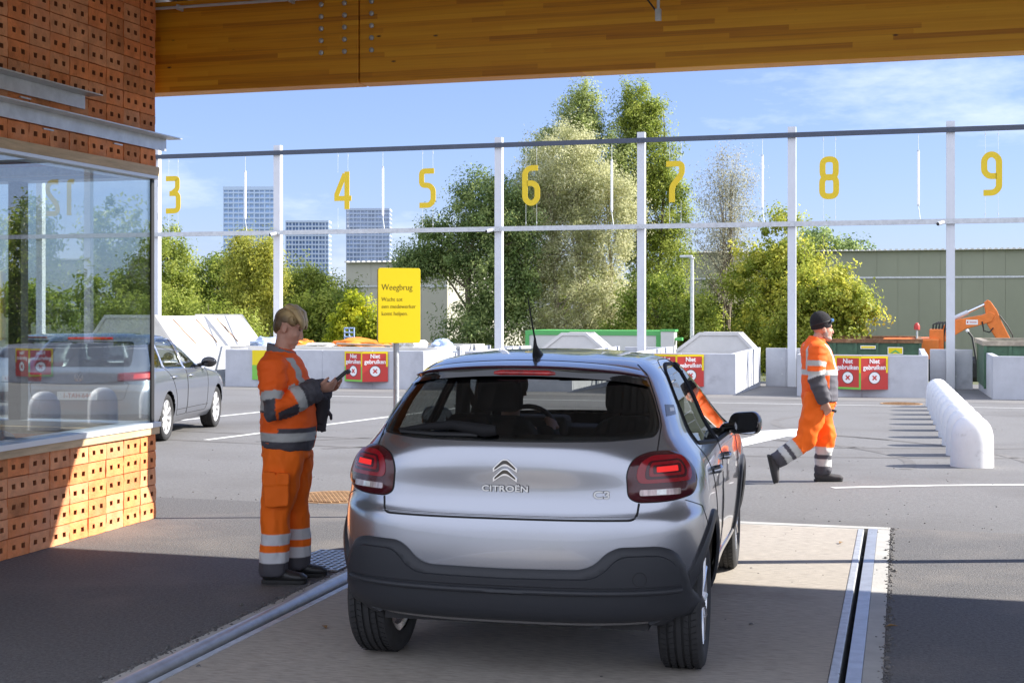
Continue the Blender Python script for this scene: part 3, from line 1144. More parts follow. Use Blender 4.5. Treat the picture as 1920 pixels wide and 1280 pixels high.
def fold_sign(x, label, first=True):
    t = thing('warning_sign', label, 'warning sign', (x, BAY_Y0, -0.22), 0, 'folded red signs on the concrete barriers')
    h, w, a = 0.80, 0.68, R(24)
    # ridge points towards the yard, each sheet leans back to the wall
    y = -w * math.sin(a) - 0.03
    cl_, sl_ = math.cos(a), math.sin(a)
    left = basis((-w / 2 * cl_, y + w / 2 * sl_, 0), (cl_, -sl_, 0), (0, 0, 1))
    right = basis((w / 2 * cl_, y + w / 2 * sl_, 0), (cl_, sl_, 0), (0, 0, 1))
    warn_panel(t, left, w, h, (True, True, True, True), M['red'])
    warn_panel(t, right, w, h, (False, True, False, True), M['red'])
    return t


fold_sign(-13.75, 'folded red sign with white crosses on the barrier behind the phone and the yellow sign')
fold_sign(-5.35, 'folded red sign with a white cross on the barrier above the hatchback window')
fold_sign(-0.93, 'folded red sign with two white crosses right of the walking man')
fold_sign(10.6 - 2.7, 'folded red sign on the barrier below numeral 10, mirrored in the pavilion window')
fold_sign(12.25, 'folded red sign on the barrier below numeral 11, to the right')
# flat yellow green notice left of the woman
t = thing('notice_board', 'narrow yellow and green notice on the barrier directly behind the back of the woman', 'notice', (-16.85, BAY_Y0 - 0.02, -0.22), 0)
MB().box(-0.25, 0.25, -0.01, 0.01, 0.40, 0.80).build('yellow_sheet', M['yellow'], t)
MB().box(-0.25, 0.25, -0.01, 0.01, 0.0, 0.398).build('green_sheet', M['green'], t)

# ================================================================== WHITE DOME BOLLARDS
Ys = [16.5, 17.98, 19.55, 21.1, 22.6, 24.1, 25.55, 27.0, 28.5, 30.0]


def bollard_mesh():
    prof = [(0.001, 0.585), (0.06, 0.58), (0.11, 0.562), (0.155, 0.53), (0.19, 0.488), (0.213, 0.44), (0.228, 0.38), (0.235, 0.30), (0.237, 0.15), (0.238, 0.0)]
    return MB().lathe(prof, None, 40)


bl = bollard_mesh().build('dome_bollard', M['bollard'], None, smooth=40)
nth = ['nearest to the camera, with a grey smudge', 'second from the camera', 'third from the camera', 'fourth from the camera', 'fifth from the camera', 'sixth from the camera', 'fourth from the far end', 'third from the far end', 'second from the far end', 'farthest, next to the barriers']
for i, y in enumerate(Ys):
    o = bl if i == 0 else bl.copy()
    if i:
        COL.objects.link(o)
    o.location = (0.78 - 0.0055 * i, y, gz(y))
    o.rotation_euler = (0, 0, i * 1.3)
    tag(o, 'white domed concrete bollard of the row, ' + nth[i], 'bollard', 'row of white domed bollards')

# ================================================================== YELLOW SIGN
ys = thing('waiting_sign', 'tall yellow Weegbrug sign with black lettering on a galvanised pole', 'sign', (-3.99, 10.51, 0), 0)
SF = Vector((math.cos(R(37)), math.sin(R(37)), 0))        # faces the camera, turned a little
MB().tube([(0, 0, 0), (0, 0, 2.02)], 0.024, 16).build('pole', M['galv'], ys, smooth=40)
Ms = basis((0.045, -0.045, 1.425), SF, (0, 0, 1))
b = MB()
b.prism(roundpoly([(-0.18, 0), (0.18, 0), (0.18, 0.612), (-0.18, 0.612)], 0.022), Ms @ Matrix.Translation((0, 0, -0.02)), 0.02)
b.build('sign_panel', M['yellow'], ys, bevel=0.002)
b = MB()
b.box(-0.176, 0.176, 0.0205, 0.045, 0.012, 0.60, 0, basis((0.045, -0.045, 1.425), SF, (-SF.y, SF.x, 0)))
b.build('back_frame', M['pine'], ys)
text_obj('Weegbrug', 0.072, 0.0006, M['ink_soft'], 'heading', ys, Ms @ Matrix.Translation((-0.15, 0.455, 0.0008)), 0.86, 'LEFT', bold=-0.0008)
for i, line_ in enumerate(('Wacht tot', 'een medewerker', 'komt helpen.')):
    text_obj(line_, 0.049, 0.0006, M['ink_soft'], 'message_line', ys, Ms @ Matrix.Translation((-0.15, 0.357 - 0.058 * i, 0.0008)), 0.86, 'LEFT', bold=-0.0008)

# ================================================================== THINGS BEHIND THE BARRIERS
M['hood'] = mat('cream_white_steel', (0.70, 0.67, 0.60), 0.5, var=(3, 0.08), var2=(1.3, (0.45, 0.33, 0.20), 0.66, 0.74))
M['hood2'] = mat('white_grey_steel', (0.58, 0.57, 0.55), 0.5, var=(3, 0.06))


def hood(name, label, xb0, xb1, xt0, xt1, y0, y1, z0, z1, m, ribs=True):
    t = thing(name, label, 'container', ((xb0 + xb1) / 2, y0, z0), 0)
    cx = (xb0 + xb1) / 2
    P = [(xb0 - cx, 0), (xb1 - cx, 0), (xt1 - cx, z1 - z0), (xt0 - cx, z1 - z0)]
    Mx = basis((0, y1 - y0, 0), (1, 0, 0), (0, 0, 1))
    MB().prism(P, Mx, y1 - y0).build('shell', m, t)
    b = MB()
    for yy in (-0.04, y1 - y0 - 0.06):
        pts = [P[1], P[2], P[3], P[0]]
        b = MB()
        stroke_mesh(b, pts, 0.09, basis((0, yy + 0.1, 0), (1, 0, 0), (0, 0, 1)), 0.1)
        b.build('edge_frame', m, t)
    if ribs:
        r = MB()
        d = Vector((P[2][0] - P[1][0], 0, P[2][1])).normalized()
        for k in range(1, 4):
            yy = (y1 - y0) * k / 4
            a = Vector((P[1][0], yy, 0)) + Vector((d.z, 0, -d.x)) * 0.006
            e = Vector((P[2][0], yy - 0.5, P[2][1])) + Vector((d.z, 0, -d.x)) * 0.006
            r = MB()
            r.tube([a + (e - a) * 0.15, a + (e - a) * 0.9], 0.022, 6)
            r.build('weld_rib', M['rust'], t)
    MB().box(P[0][0], P[1][0], 0, y1 - y0, -z0 + gz(y0), -0.002).build('container_body', m, t)
    return t


hood('sloped_container', 'cream steel container with a long sloped side above the barrier behind the grey car', -22.6, -19.62, -21.9, -20.32, 34.35, 39.6, 0.56, 1.50, M['hood'])
hood('hooded_container', 'white container hood with a trapezoid end between hatchback roof and walking man', -6.45, -4.12, -5.75, -4.62, 40.4, 41.5, 0.45, 0.98, M['hood2'], False)
hood('hooded_container', 'white container hood with a trapezoid end behind the hatchback aerial', -10.6, -8.6, -9.95, -9.2, 40.4, 41.5, 0.45, 0.95, M['hood2'], False)

off = thing('site_cabin', 'long white site cabin with bright green edges behind the hatchback roof', 'site cabin', (-10.05, 46, gz(46)), 0)
M['cabgreen'] = mat('bright_green_paint', (0.10, 0.42, 0.12), 0.45)
M['cabwhite'] = mat('cabin_white', (0.62, 0.62, 0.60), 0.5, var=(1, 0.06))
hz = 0.97 - gz(46)
MB().box(-2.5, 2.1, 0.03, 2.4, 0.1, hz - 0.05).build('cabin_wall', M['cabwhite'], off)
b = MB()
b.box(-2.6, 2.2, 0, 0.1, hz - 0.16, hz)
b.box(2.1, 2.2, 0.1, 2.5, hz - 0.16, hz)
b.box(-2.6, -2.46, 0.0, 0.1, 0.05, hz - 0.162)
b.box(2.02, 2.2, 0.0, 0.1, 0.05, hz - 0.162)
b.box(-2.6, 2.2, 0.102, 2.5, hz - 0.05, hz - 0.002)
b.build('green_frame', M['cabgreen'], off)
b = MB()
b.box(2.25, 2.7, -0.4, 0.2, 0.3, hz - 0.02)
b.build('white_box', M['cabwhite'], off)
b = MB()
b.box(2.22, 2.74, -0.42, 0.22, hz - 0.018, hz + 0.05)
b.box(2.72, 2.95, -0.3, 0.0, hz - 0.32, hz - 0.22)
b.build('box_lid', M['cabgreen'], off)


def skip(label, x0, x1, y0, y1, zt, rim_m, stickers, group='skips behind the barriers'):
    t = thing('waste_skip', label, 'skip', ((x0 + x1) / 2, y0, gz(y0)), 0, group)
    w, dl, h = x1 - x0, y1 - y0, zt - gz(y0)
    a = -w / 2
    b = MB()
    b.box(a, -a, 0, 0.05, 0.15, h - 0.12)
    b.box(a, -a, dl - 0.05, dl, 0.15, h - 0.12)
    b.box(a, a + 0.05, 0.05, dl - 0.05, 0.15, h - 0.12)
    b.box(-a - 0.05, -a, 0.05, dl - 0.05, 0.15, h - 0.12)
    b.box(a + 0.05, -a - 0.05, 0.05, dl - 0.05, 0.1, 0.3)
    n = int(w / 0.55)
    for i in range(n + 1):
        x = a + w * i / n
        b.box(x - 0.04, x + 0.04, -0.05, 0.0, 0.15, h - 0.12)
    b.build('skip_body', M['skipgreen'], t)
    b = MB()
    e = 0.07
    b.box(a - e, -a + e, -e, 0.1, h - 0.118, h)
    b.box(a - e, -a + e, dl - 0.1, dl + e, h - 0.118, h)
    b.box(a - e, a + 0.1, 0.102, dl - 0.102, h - 0.118, h)
    b.box(-a - 0.1, -a + e, 0.102, dl - 0.102, h - 0.118, h)
    b.build('rim', rim_m, t)
    for (sx, sw, sz, shh, mm, arrow) in stickers:
        b = MB()
        b.box(sx - sw / 2, sx + sw / 2, -0.072, -0.052, h - sz - shh, h - sz, 0)
        b.box(sx - sw / 2 + 0.02, sx + sw / 2 - 0.02, -0.075, -0.0725, h - sz - shh + 0.02, h - sz - 0.02, 1)
        if arrow:
            b.prism([(-0.16, 0), (0.0, 0.11), (0.16, 0), (0.08, 0), (0, 0.05), (-0.08, 0)], basis((sx, -0.0755, h - sz - shh + 0.03), (1, 0, 0), (0, 0, 1)), 0.004, 2)
        b.build('sticker', [M['white'], M['yellow'], M['cabgreen']], t)
    return t


skip('dark green waste skip with a rusty brown rim behind the walking man', -2.6, 0.55, 43, 48, 0.80, M['rust'], [(0.05, 0.45, 0.2, 0.1, 0, False), (0.85, 0.45, 0.24, 0.22, 0, True)])
M['skiprim'] = mat('worn_pale_rim', (0.34, 0.29, 0.22), 0.7, var=(5, 0.35))
skip('green ribbed waste skip with a worn pale rim at the right edge', 2.05, 5.6, 36.6, 40.6, 0.90, M['skiprim'], [])
sk = skip('cream rimmed open skip full of scrap behind the woman', -18.3, -12.2, 35.2, 39.4, 0.66, M['hood'], [])

# scrap lying in the open skip: each piece a thing
M['tarp_orange'] = mat('orange_tarp', (0.80, 0.24, 0.02), 0.55, var=(6, 0.3), bump=(9, 0.6))
M['tarp_blue'] = mat('blue_grey_tarp', (0.34, 0.42, 0.58), 0.5, var=(5, 0.2), bump=(9, 0.4))
M['pale_scrap'] = mat('pale_scrap', (0.66, 0.64, 0.60), 0.6, var=(5, 0.2), bump=(12, 0.4))
M['wood_scrap'] = mat('weathered_board', (0.38, 0.31, 0.24), 0.8, var=(8, 0.3), stretch=(1, 6, 1))


def lump(name, label, cat, x, y, z, rx, ry, rz, m, seed, group=None):
    bm = bmesh.new()
    bmesh.ops.create_icosphere(bm, subdivisions=4, radius=1)
    for v in bm.verts:
        k = 1 + 0.38 * noise.noise(v.co * 1.7 + Vector((seed, 0, 0))) + 0.16 * noise.noise(v.co * 4.3 + Vector((0, seed, 0)))
        v.co = Vector((v.co.x * rx * k, v.co.y * ry * k, max(-0.3, v.co.z) * rz * k))
    me = bpy.data.meshes.new(name)
    bm.to_mesh(me)
    bm.free()
    me.materials.append(m)
    me.polygons.foreach_set('use_smooth', [True] * len(me.polygons))
    me.set_sharp_from_angle(angle=R(35))
    o = bpy.data.objects.new(name, me)
    COL.objects.link(o)
    o.location = (x, y, z)
    return tag(o, label, cat, group)


lump('orange_tarpaulin', 'crumpled bright orange tarpaulin heap in the scrap skip left of the yellow sign', 'tarpaulin', -15.0, 36.6, 0.66, 0.95, 0.6, 0.20, M['tarp_orange'], 1.3)
lump('orange_tarpaulin', 'smaller crumpled orange tarpaulin beside the face of the woman', 'tarpaulin', -17.1, 36.8, 0.66, 0.55, 0.5, 0.17, M['tarp_orange'], 4.1)
lump('blue_tarpaulin', 'blue grey plastic sheet bundle in the scrap skip behind the head of the woman', 'tarpaulin', -17.75, 36.2, 0.62, 0.45, 0.5, 0.26, M['tarp_blue'], 7.7)
lump('plastic_sack', 'white plastic sack heaped right of the yellow sign', 'sack', -13.1, 35.9, 0.6, 0.42, 0.4, 0.28, M['pale_scrap'], 2.2, 'sacks in the scrap skip')
lump('plastic_sack', 'pale blue plastic sack at the right end of the scrap skip', 'sack', -12.45, 36.4, 0.6, 0.32, 0.4, 0.26, M['tarp_blue'], 5.2, 'sacks in the scrap skip')
lump('plastic_sack', 'flattened white plastic sack under the orange tarpaulin heap', 'sack', -16.0, 36.0, 0.66, 0.5, 0.3, 0.09, M['pale_scrap'], 9.2, 'sacks in the scrap skip')
for i, (x, y, z, L, rz, tilt, lab) in enumerate(((-14.2, 35.7, 0.70, 2.2, 4, 2, 'long weathered board lying across the scrap skip below the yellow sign'), (-16.2, 35.6, 0.68, 1.6, -6, -3, 'short weathered board lying across the scrap skip behind the phone'),
                                                  (-13.4, 37.2, 0.74, 1.8, 25, 8, 'tilted weathered board sticking up at the right end of the scrap skip'))):
    b = MB().box(-L / 2, L / 2, -0.12, 0.12, -0.02, 0.02)
    o = b.build('scrap_board', M['wood_scrap'] if i != 1 else M['pale_scrap'], None, bevel=0.004)
    o.location = (x, y, z)
    o.rotation_euler = (0, R(tilt), R(rz))
    tag(o, lab, 'board', 'boards in the scrap skip')
# blue plastic crate rack
t = thing('crate_rack', 'small pale blue wire rack standing in front of the yellow green shrub', 'rack', (-17.6, 42, gz(42)), 0)
b = MB()
M['rackblue'] = mat('pale_blue_steel', (0.35, 0.47, 0.72), 0.5)
for x in (-0.17, 0.0, 0.17):
    b.tube([(x, 0, 0), (x, 0, 1.66)], 0.022, 6)
for z in (1.2, 1.35, 1.5, 1.64):
    b.tube([(-0.19, 0, z), (0.19, 0, z)], 0.022, 6)
b.build('rack_frame', M['rackblue'], t)

# ------------------------------------------------------------------ excavator
ex = thing('excavator', 'orange excavator with raised boom and chrome cylinder behind the right barriers', 'excavator', (1.3, 47.5, gz(48)), 0)
E0 = gz(48)
exz = lambda z: z - E0


def arm_plate(name, pts, w, m, bev=0.02):
    Mx = basis((0, w / 2, 0), (1, 0, 0), (0, 0, 1))
    o = MB().prism([(x - 1.3, exz(z)) for x, z in pts], Mx, w).build(name, m, ex, bevel=bev)
    return o


arm_plate('boom', [(1.28, 0.55), (1.55, 0.75), (2.05, 1.06), (2.62, 1.22), (2.86, 1.30), (2.95, 1.55), (2.80, 1.62), (2.55, 1.52), (1.95, 1.40), (1.50, 1.32), (1.25, 1.05)], 0.38, M['orange_paint'])
arm_plate('stick', [(2.72, 1.20), (2.62, 1.93), (2.72, 2.02), (2.82, 1.96), (3.02, 1.66), (3.16, 1.30), (3.50, 0.60), (3.30, 0.40), (3.14, 0.50)], 0.30, M['orange_paint'])
b = MB()
b.tube([(2.72 - 1.3, 0, exz(1.90)), (2.05 - 1.3, 0, exz(1.58))], 0.045, 12)
b.build('piston_rod', M['chrome'], ex, smooth=40)
b = MB()
b.tube([(2.12 - 1.3, 0, exz(1.613)), (1.45 - 1.3, 0, exz(1.30))], 0.075, 12)
b.build('cylinder', M['white_steel'], ex, smooth=40)
b = MB()
for k in range(5):
    yy = -0.16 + k * 0.07
    b.tube([(1.0 - 1.3 + k * 0.09, -0.24, exz(0.2)), (0.98 - 1.3 + k * 0.09, -0.24, exz(0.8)), (1.02 - 1.3 + k * 0.1, -0.2, exz(1.2)), (1.2 - 1.3 + k * 0.05, -0.1, exz(1.28))], 0.028, 6)
b.tube([(2.55 - 1.3, -0.22, exz(1.3)), (2.6 - 1.3, -0.24, exz(1.0)), (2.78 - 1.3, -0.22, exz(0.95)), (2.9 - 1.3, -0.2, exz(1.1))], 0.022, 6)
for k in range(3):
    b.tube([(3.1 - 1.3, -0.17 + k * 0.03, exz(1.5)), (3.35 - 1.3, -0.18, exz(1.15)), (3.5 - 1.3, -0.17, exz(0.85)), (3.52 - 1.3, -0.15, exz(0.6))], 0.018, 6)
b.build('hoses', M['black'], ex, smooth=40)
b = MB()
b.box(0.9 - 1.3, 1.35 - 1.3, -0.3, 0.3, exz(0.0), exz(1.05))
b.build('boom_foot', M['orange_paint'], ex, bevel=0.04)
b = MB()
b.box(-0.6 - 1.3, 1.2 - 1.3, -0.5, 2.3, exz(-0.1), exz(0.74))
b.build('engine_cover', M['orange_paint'], ex, bevel=0.06)
b = MB()
b.box(-1.3, 3.0 - 1.3, -0.6, -0.1, 0.0, 0.75)
b.box(-1.3, 3.0 - 1.3, 1.6, 2.1, 0.0, 0.75)
b.build('tracks', M['black'], ex, bevel=0.15)
MB().box(2.05 - 1.3, 2.42 - 1.3, -0.195, -0.191, exz(1.20), exz(1.36)).build('maker_plate', M['white'], ex)
b = MB()
b.box(2.08 - 1.3, 2.12 - 1.3, -0.1985, -0.1955, exz(1.25), exz(1.31))
b.box(2.16 - 1.3, 2.38 - 1.3, -0.1985, -0.1955, exz(1.265), exz(1.29))
b.build('plate_marking', M['red'], ex)
t = thing('beacon_light', 'small red beacon standing beyond the rusty skip rim', 'beacon', (0.47, 44.6, gz(44)), 0)
MB().tube([(0, 0, 0), (0, 0, 1.66)], 0.03, 8).build('stem', M['galv_dull'], t)
MB().lathe([(0.09, 1.66), (0.09, 1.78), (0.05, 1.86), (0.001, 1.88)], None, 14).build('lens', M['red'], t, smooth=40)
t = thing('lever_rod', 'bent thin black rod standing right of the white post', 'rod', (1.98, 43, gz(43)), 0)
MB().tube([(0.2, 0, 0.6), (0.06, 0, 1.45), (-0.06, 0, 1.62)], 0.03, 6).build('rod', M['black'], t, smooth=40)
MB().ell((-0.08, 0, 1.64), (0.05, 0.05, 0.05)).build('knob', M['white'], t)

# ------------------------------------------------------------------ street lamp
t = thing('street_lamp', 'slim grey street lamp before the green shrubs, right of the hatchback roof', 'street lamp', (-6.95, 47, gz(47)), 0)
MB().tube([(0, 0, 0), (0, 0, 4.1)], [0.075, 0.06], 12).build('pole', M['galv_dull'], t, smooth=40)
b = MB()
b.box(-0.42, 0.02, -0.10, 0.10, 4.13, 4.22)
b.build('lamp_head', M['galv_dull'], t, bevel=0.03)
MB().tube([(0, 0, 4.1), (0, 0, 4.14)], 0.1, 10).build('collar', M['galv_dull'], t)


# ================================================================== HALLS AND TOWERS
def hall(label, x0, x1, y0, depth, zt, col, pw, seed):
    t = thing('warehouse', label, 'warehouse', ((x0 + x1) / 2, y0, gz(y0)), 0)
    m = mat('panel_' + str(seed), col, 0.55, var=(0.5, 0.05))
    h = zt - gz(y0)
    w = x1 - x0
    b = MB()
    n = int(w / pw)
    r = random.Random(seed)
    for i in range(n):
        a = -w / 2 + i * w / n
        b.box(a + 0.006, a + w / n - 0.006, r.uniform(0, 0.012), 0.2, -0.3, h)
    b.box(-w / 2, w / 2, 0.03, depth, -0.3, h - 0.01)
    b.build('wall', m, t)
    rf = MB()
    k = 0
    x = -w / 2
    while x < w / 2:
        rf.box(x, x + 0.14, -0.22, depth + 0.2, h + 0.002, h + 0.085)
        rf.box(x + 0.14, x + 0.28, -0.2, depth + 0.2, h + 0.001, h + 0.03)
        x += 0.28
    rf.build('roof', mat('roof_' + str(seed), (0.62, 0.61, 0.56), 0.5), t)
    g = MB()
    g.box(-w / 2, w / 2, -0.04, -0.008, h * 0.755, h * 0.772)
    for xx in (-w / 2 + 7.0, w * 0.2, w * 0.36):
        g.box(xx - 0.1, xx + 0.1, -0.07, -0.041, h * 0.745, h * 0.782)
    g.build('cable_tray', M['galv_dull'], t)
    return t


hall('long grey green warehouse with white ribbed roof edge behind the right side trees', -11.5, 40, 72, 25, 4.68, (0.25, 0.265, 0.19), 1.02, 11)
hall('pale beige warehouse partly hidden behind the yellow Weegbrug sign', -27, -21.6, 64, 14, 4.05, (0.42, 0.41, 0.34), 1.3, 12)


def tower(label, cx, cyy, w, dpt, zt, floors, cols, wall, winc, top, rz):
    t = thing('apartment_tower', label, 'tower block', (cx, cyy, -1), rz)
    h = zt + 1
    mw = mat('tower_wall_' + str(floors), wall, 0.8)  # pale blue distance haze is mixed into the wall and window colours
    mg = mat('tower_window_' + str(floors), winc, 0.12, 0.0, var=(0.09, 0.45))
    fh = h / floors
    b = MB()
    b.box(-w / 2 + 0.6, w / 2 - 0.6, 0.6, dpt - 0.6, 0, h - 0.5)
    b.build('glazing', mg, t)
    g = MB()
    for i in range(floors + 1):
        z = i * fh
        g.box(-w / 2, w / 2, 0, dpt, z - fh * 0.17, z + fh * 0.17)
    g.build('floor_bands', mw, t)
    g = MB()
    for i in range(cols + 1):
        x = -w / 2 + w * i / cols
        hw_ = 0.42 if i % 2 == 0 else 0.25
        g.box(max(-w / 2, x - hw_), min(w / 2, x + hw_), 0.05, 0.58, 0, h)
    nc = max(2, int(cols * dpt / w))
    for i in range(nc + 1):
        y = dpt * i / nc
        for sx in (-1, 1):
            g.box(sx * w / 2 - 0.58 if sx > 0 else -w / 2 + 0.03, sx * w / 2 - 0.03 if sx > 0 else -w / 2 + 0.58, max(0.1, y - 0.4), min(dpt - 0.05, y + 0.4), 0, h)
    g.build('piers', mw, t)
    g = MB()
    g.box(-w / 2 - 0.1, w / 2 + 0.1, -0.1, dpt + 0.1, h - fh * top, h + 0.8)
    g.build('parapet', mw, t)
    return t


tower('tallest blue grey apartment tower left of the post before numeral 4', -368, 727, 30.5, 17, 73, 25, 10, (0.44, 0.55, 0.72), (0.24, 0.37, 0.58), 0.45, PSI)
tower('lower dark apartment tower with white bands right of the post before numeral 4', -377, 828, 28.5, 14, 59.5, 20, 13, (0.42, 0.50, 0.62), (0.14, 0.21, 0.36), 0.2, PSI)
tower('distant grey apartment tower right below numeral 4', -376, 932, 32, 20, 75, 24, 12, (0.38, 0.45, 0.58), (0.24, 0.31, 0.45), 0.3, PSI)


# ================================================================== TREES
def leaf_mat(name, dark, mid, light, trans=0.55):
    m, n, l, b = new_mat(name)
    at = n.new("ShaderNodeAttribute")
    at.attribute_name = "tint"
    rp = n.new("ShaderNodeValToRGB")
    e = rp.color_ramp.elements
    e[0].position, e[0].color = 0.0, (*dark, 1)
    e[1].position, e[1].color = 1.0, (*light, 1)
    e.new(0.5).color = (*mid, 1)
    l.new(at.outputs['Fac'], rp.inputs['Fac'])
    l.new(rp.outputs['Color'], b.inputs['Base Color'])
    b.inputs['Roughness'].default_value = 0.55
    b.inputs['Specular IOR Level'].default_value = 0.35
    tr = n.new("ShaderNodeBsdfTranslucent")
    l.new(rp.outputs['Color'], tr.inputs['Color'])
    mx = n.new("ShaderNodeMixShader")
    mx.inputs['Fac'].default_value = trans
    l.new(b.outputs[0], mx.inputs[1])
    l.new(tr.outputs[0], mx.inputs[2])
    l.new(mx.outputs[0], n['Material Output'].inputs['Surface'])
    return m


def leaves_object(name, cent, normals, sizes, tints, aspect, m, parent, seed):
    g = np.random.default_rng(seed)
    n = len(cent)
    t = g.normal(size=(n, 3))
    nn = normals + g.normal(size=(n, 3)) * 0.55
    nn /= np.linalg.norm(nn, axis=1, keepdims=True) + 1e-9
    t -= nn * (t * nn).sum(1, keepdims=True)
    t /= np.linalg.norm(t, axis=1, keepdims=True) + 1e-9
    w = np.cross(nn, t)
    s = sizes[:, None]
    a = cent - t * s
    c = cent + t * s
    fold = nn * s * 0.25
    bb = cent + w * s * aspect + fold - t * s * 0.15
    d = cent - w * s * aspect + fold - t * s * 0.15
    v = np.stack([a, bb, c, d], 1).reshape(-1, 3)
    me = bpy.data.meshes.new(name)
    me.vertices.add(4 * n)
    me.vertices.foreach_set('co', v.astype(np.float32).ravel())
    me.loops.add(4 * n)
    me.loops.foreach_set('vertex_index', np.arange(4 * n, dtype=np.int32))
    me.polygons.add(n)
    me.polygons.foreach_set('loop_start', np.arange(0, 4 * n, 4, dtype=np.int32))
    me.polygons.foreach_set('loop_total', np.full(n, 4, dtype=np.int32))
    me.update(calc_edges=True)
    at = me.attributes.new('tint', 'FLOAT', 'POINT')
    at.data.foreach_set('value', np.repeat(tints, 4).astype(np.float32))
    me.materials.append(m)
    o = bpy.data.objects.new(name, me)
    COL.objects.link(o)
    o.parent = parent
    return o


def tree(name, label, x, y, blobs, lm, bark, nclump, nleaf, leaf, csize, seed, trunks=((0, 0, 0.14),), droop=0.0, aspect=0.5, hollow=0.5, gap=0.7, cat='tree', group='trees beyond the barriers', flat=1.0, tvar=0.09):
    """blobs: (dx, dy, z, rx, ry, rz, weight) in metres about the foot; leaves sit in clumps through the shell of those volumes"""
    z0 = gz(y)
    root = thing(name, label, cat, (x, y, z0), 0, group)
    g = np.random.default_rng(seed)
    r = random.Random(seed)
    wts = np.array([b[6] for b in blobs], float)
    wts /= wts.sum()
    cl, cn = [], []
    for _ in range(nclump):
        b = blobs[g.choice(len(blobs), p=wts)]
        d = g.normal(size=3)
        d /= np.linalg.norm(d)
        rad = hollow + (1 - hollow) * g.random() ** 0.6
        rad *= 0.82 + 0.32 * noise.noise(Vector((d[0] * 1.8 + seed, d[1] * 1.8, d[2] * 1.8 + b[2])))  # uneven outline
        p = np.array([b[0], b[1], b[2]]) + d * rad * np.array(b[3:6])
        if noise.noise(Vector((p[0] * 0.9 + seed, p[1] * 0.9, p[2] * 0.9))) < -0.20 and g.random() < gap:
            continue
        if p[2] < 0.3:
            p[2] = 0.3 + g.random() * 0.4
        cl.append(p)
        cn.append(d)
    cl, cn = np.array(cl), np.array(cn)
    nclump = len(cl)
    k = np.repeat(np.arange(nclump), nleaf)
    cs = csize * (0.55 + 0.9 * g.random(nclump))
    off = g.normal(size=(len(k), 3))
    off *= (g.random((len(k), 1)) ** 0.5) / (np.linalg.norm(off, axis=1, keepdims=True) + 1e-9)
    off *= cs[k][:, None]
    off[:, 2] *= flat
    # sprays: each clump is drawn out along its own twig
    tw = cn * 0.7 + g.normal(size=cn.shape) * 0.5 + np.array([0, 0, 0.25 - droop])
    tw /= np.linalg.norm(tw, axis=1, keepdims=True) + 1e-9
    off = off * 0.75 + tw[k] * (off * tw[k]).sum(1, keepdims=True) * 0.9
    if droop:
        off[:, 2] -= droop * g.random(len(k)) * cs[k]
    cent = cl[k] + off
    nrm = off / (np.linalg.norm(off, axis=1, keepdims=True) + 1e-9) * 0.6 + cn[k] * 0.4 + np.array([0, 0, 0.35])
    base = g.random(nclump)
    tint = np.clip(0.5 + (base[k] - 0.5) * 0.95 + g.normal(size=len(k)) * tvar, 0, 1)
    sz = leaf * (0.6 + 0.8 * g.random(len(k)))
    leaves_object('crown', cent, nrm, sz, tint, aspect, lm, root, seed)
    # wood: tapered trunks with limbs that reach clumps
    tb = MB()
    top = max(b[2] + b[5] * 0.7 for b in blobs)
    for (tx, ty, tr) in trunks:
        pts = []
        H = top * r.uniform(0.8, 0.95)
        lean = (r.uniform(-0.06, 0.06), r.uniform(-0.06, 0.06))
        for i in range(9):
            f = i / 8
            pts.append((tx + lean[0] * f * H + r.uniform(-1, 1) * 0.03 * H * 0.4 * f, ty + lean[1] * f * H + r.uniform(-1, 1) * 0.012 * H, -0.2 + f * (H + 0.2)))
        tb.tube(pts, [tr * (1 - 0.88 * i / 8) * (1.25 if i == 0 else 1) for i in range(9)], 8)
        near = [c for c in cl if True]
        r.shuffle(near)
        for c in near[:26]:
            f = min(0.92, max(0.18, (c[2] / H) * r.uniform(0.55, 0.8)))
            i = int(f * 8)
            u = f * 8 - i
            p = Vector(pts[i]).lerp(Vector(pts[min(8, i + 1)]), u)
            e = Vector(c)
            if (e - p).length > 3.2:
                continue
            mid = p.lerp(e, 0.5) + Vector((r.uniform(-.1, .1), r.uniform(-.1, .1), r.uniform(0.0, 0.25)))
            rr = tr * (1 - 0.8 * f) * 0.42
            tb.tube([p, mid, e], [rr, rr * 0.6, rr * 0.2], 5)
    tb.build('trunk', bark, root, smooth=60)
    return root


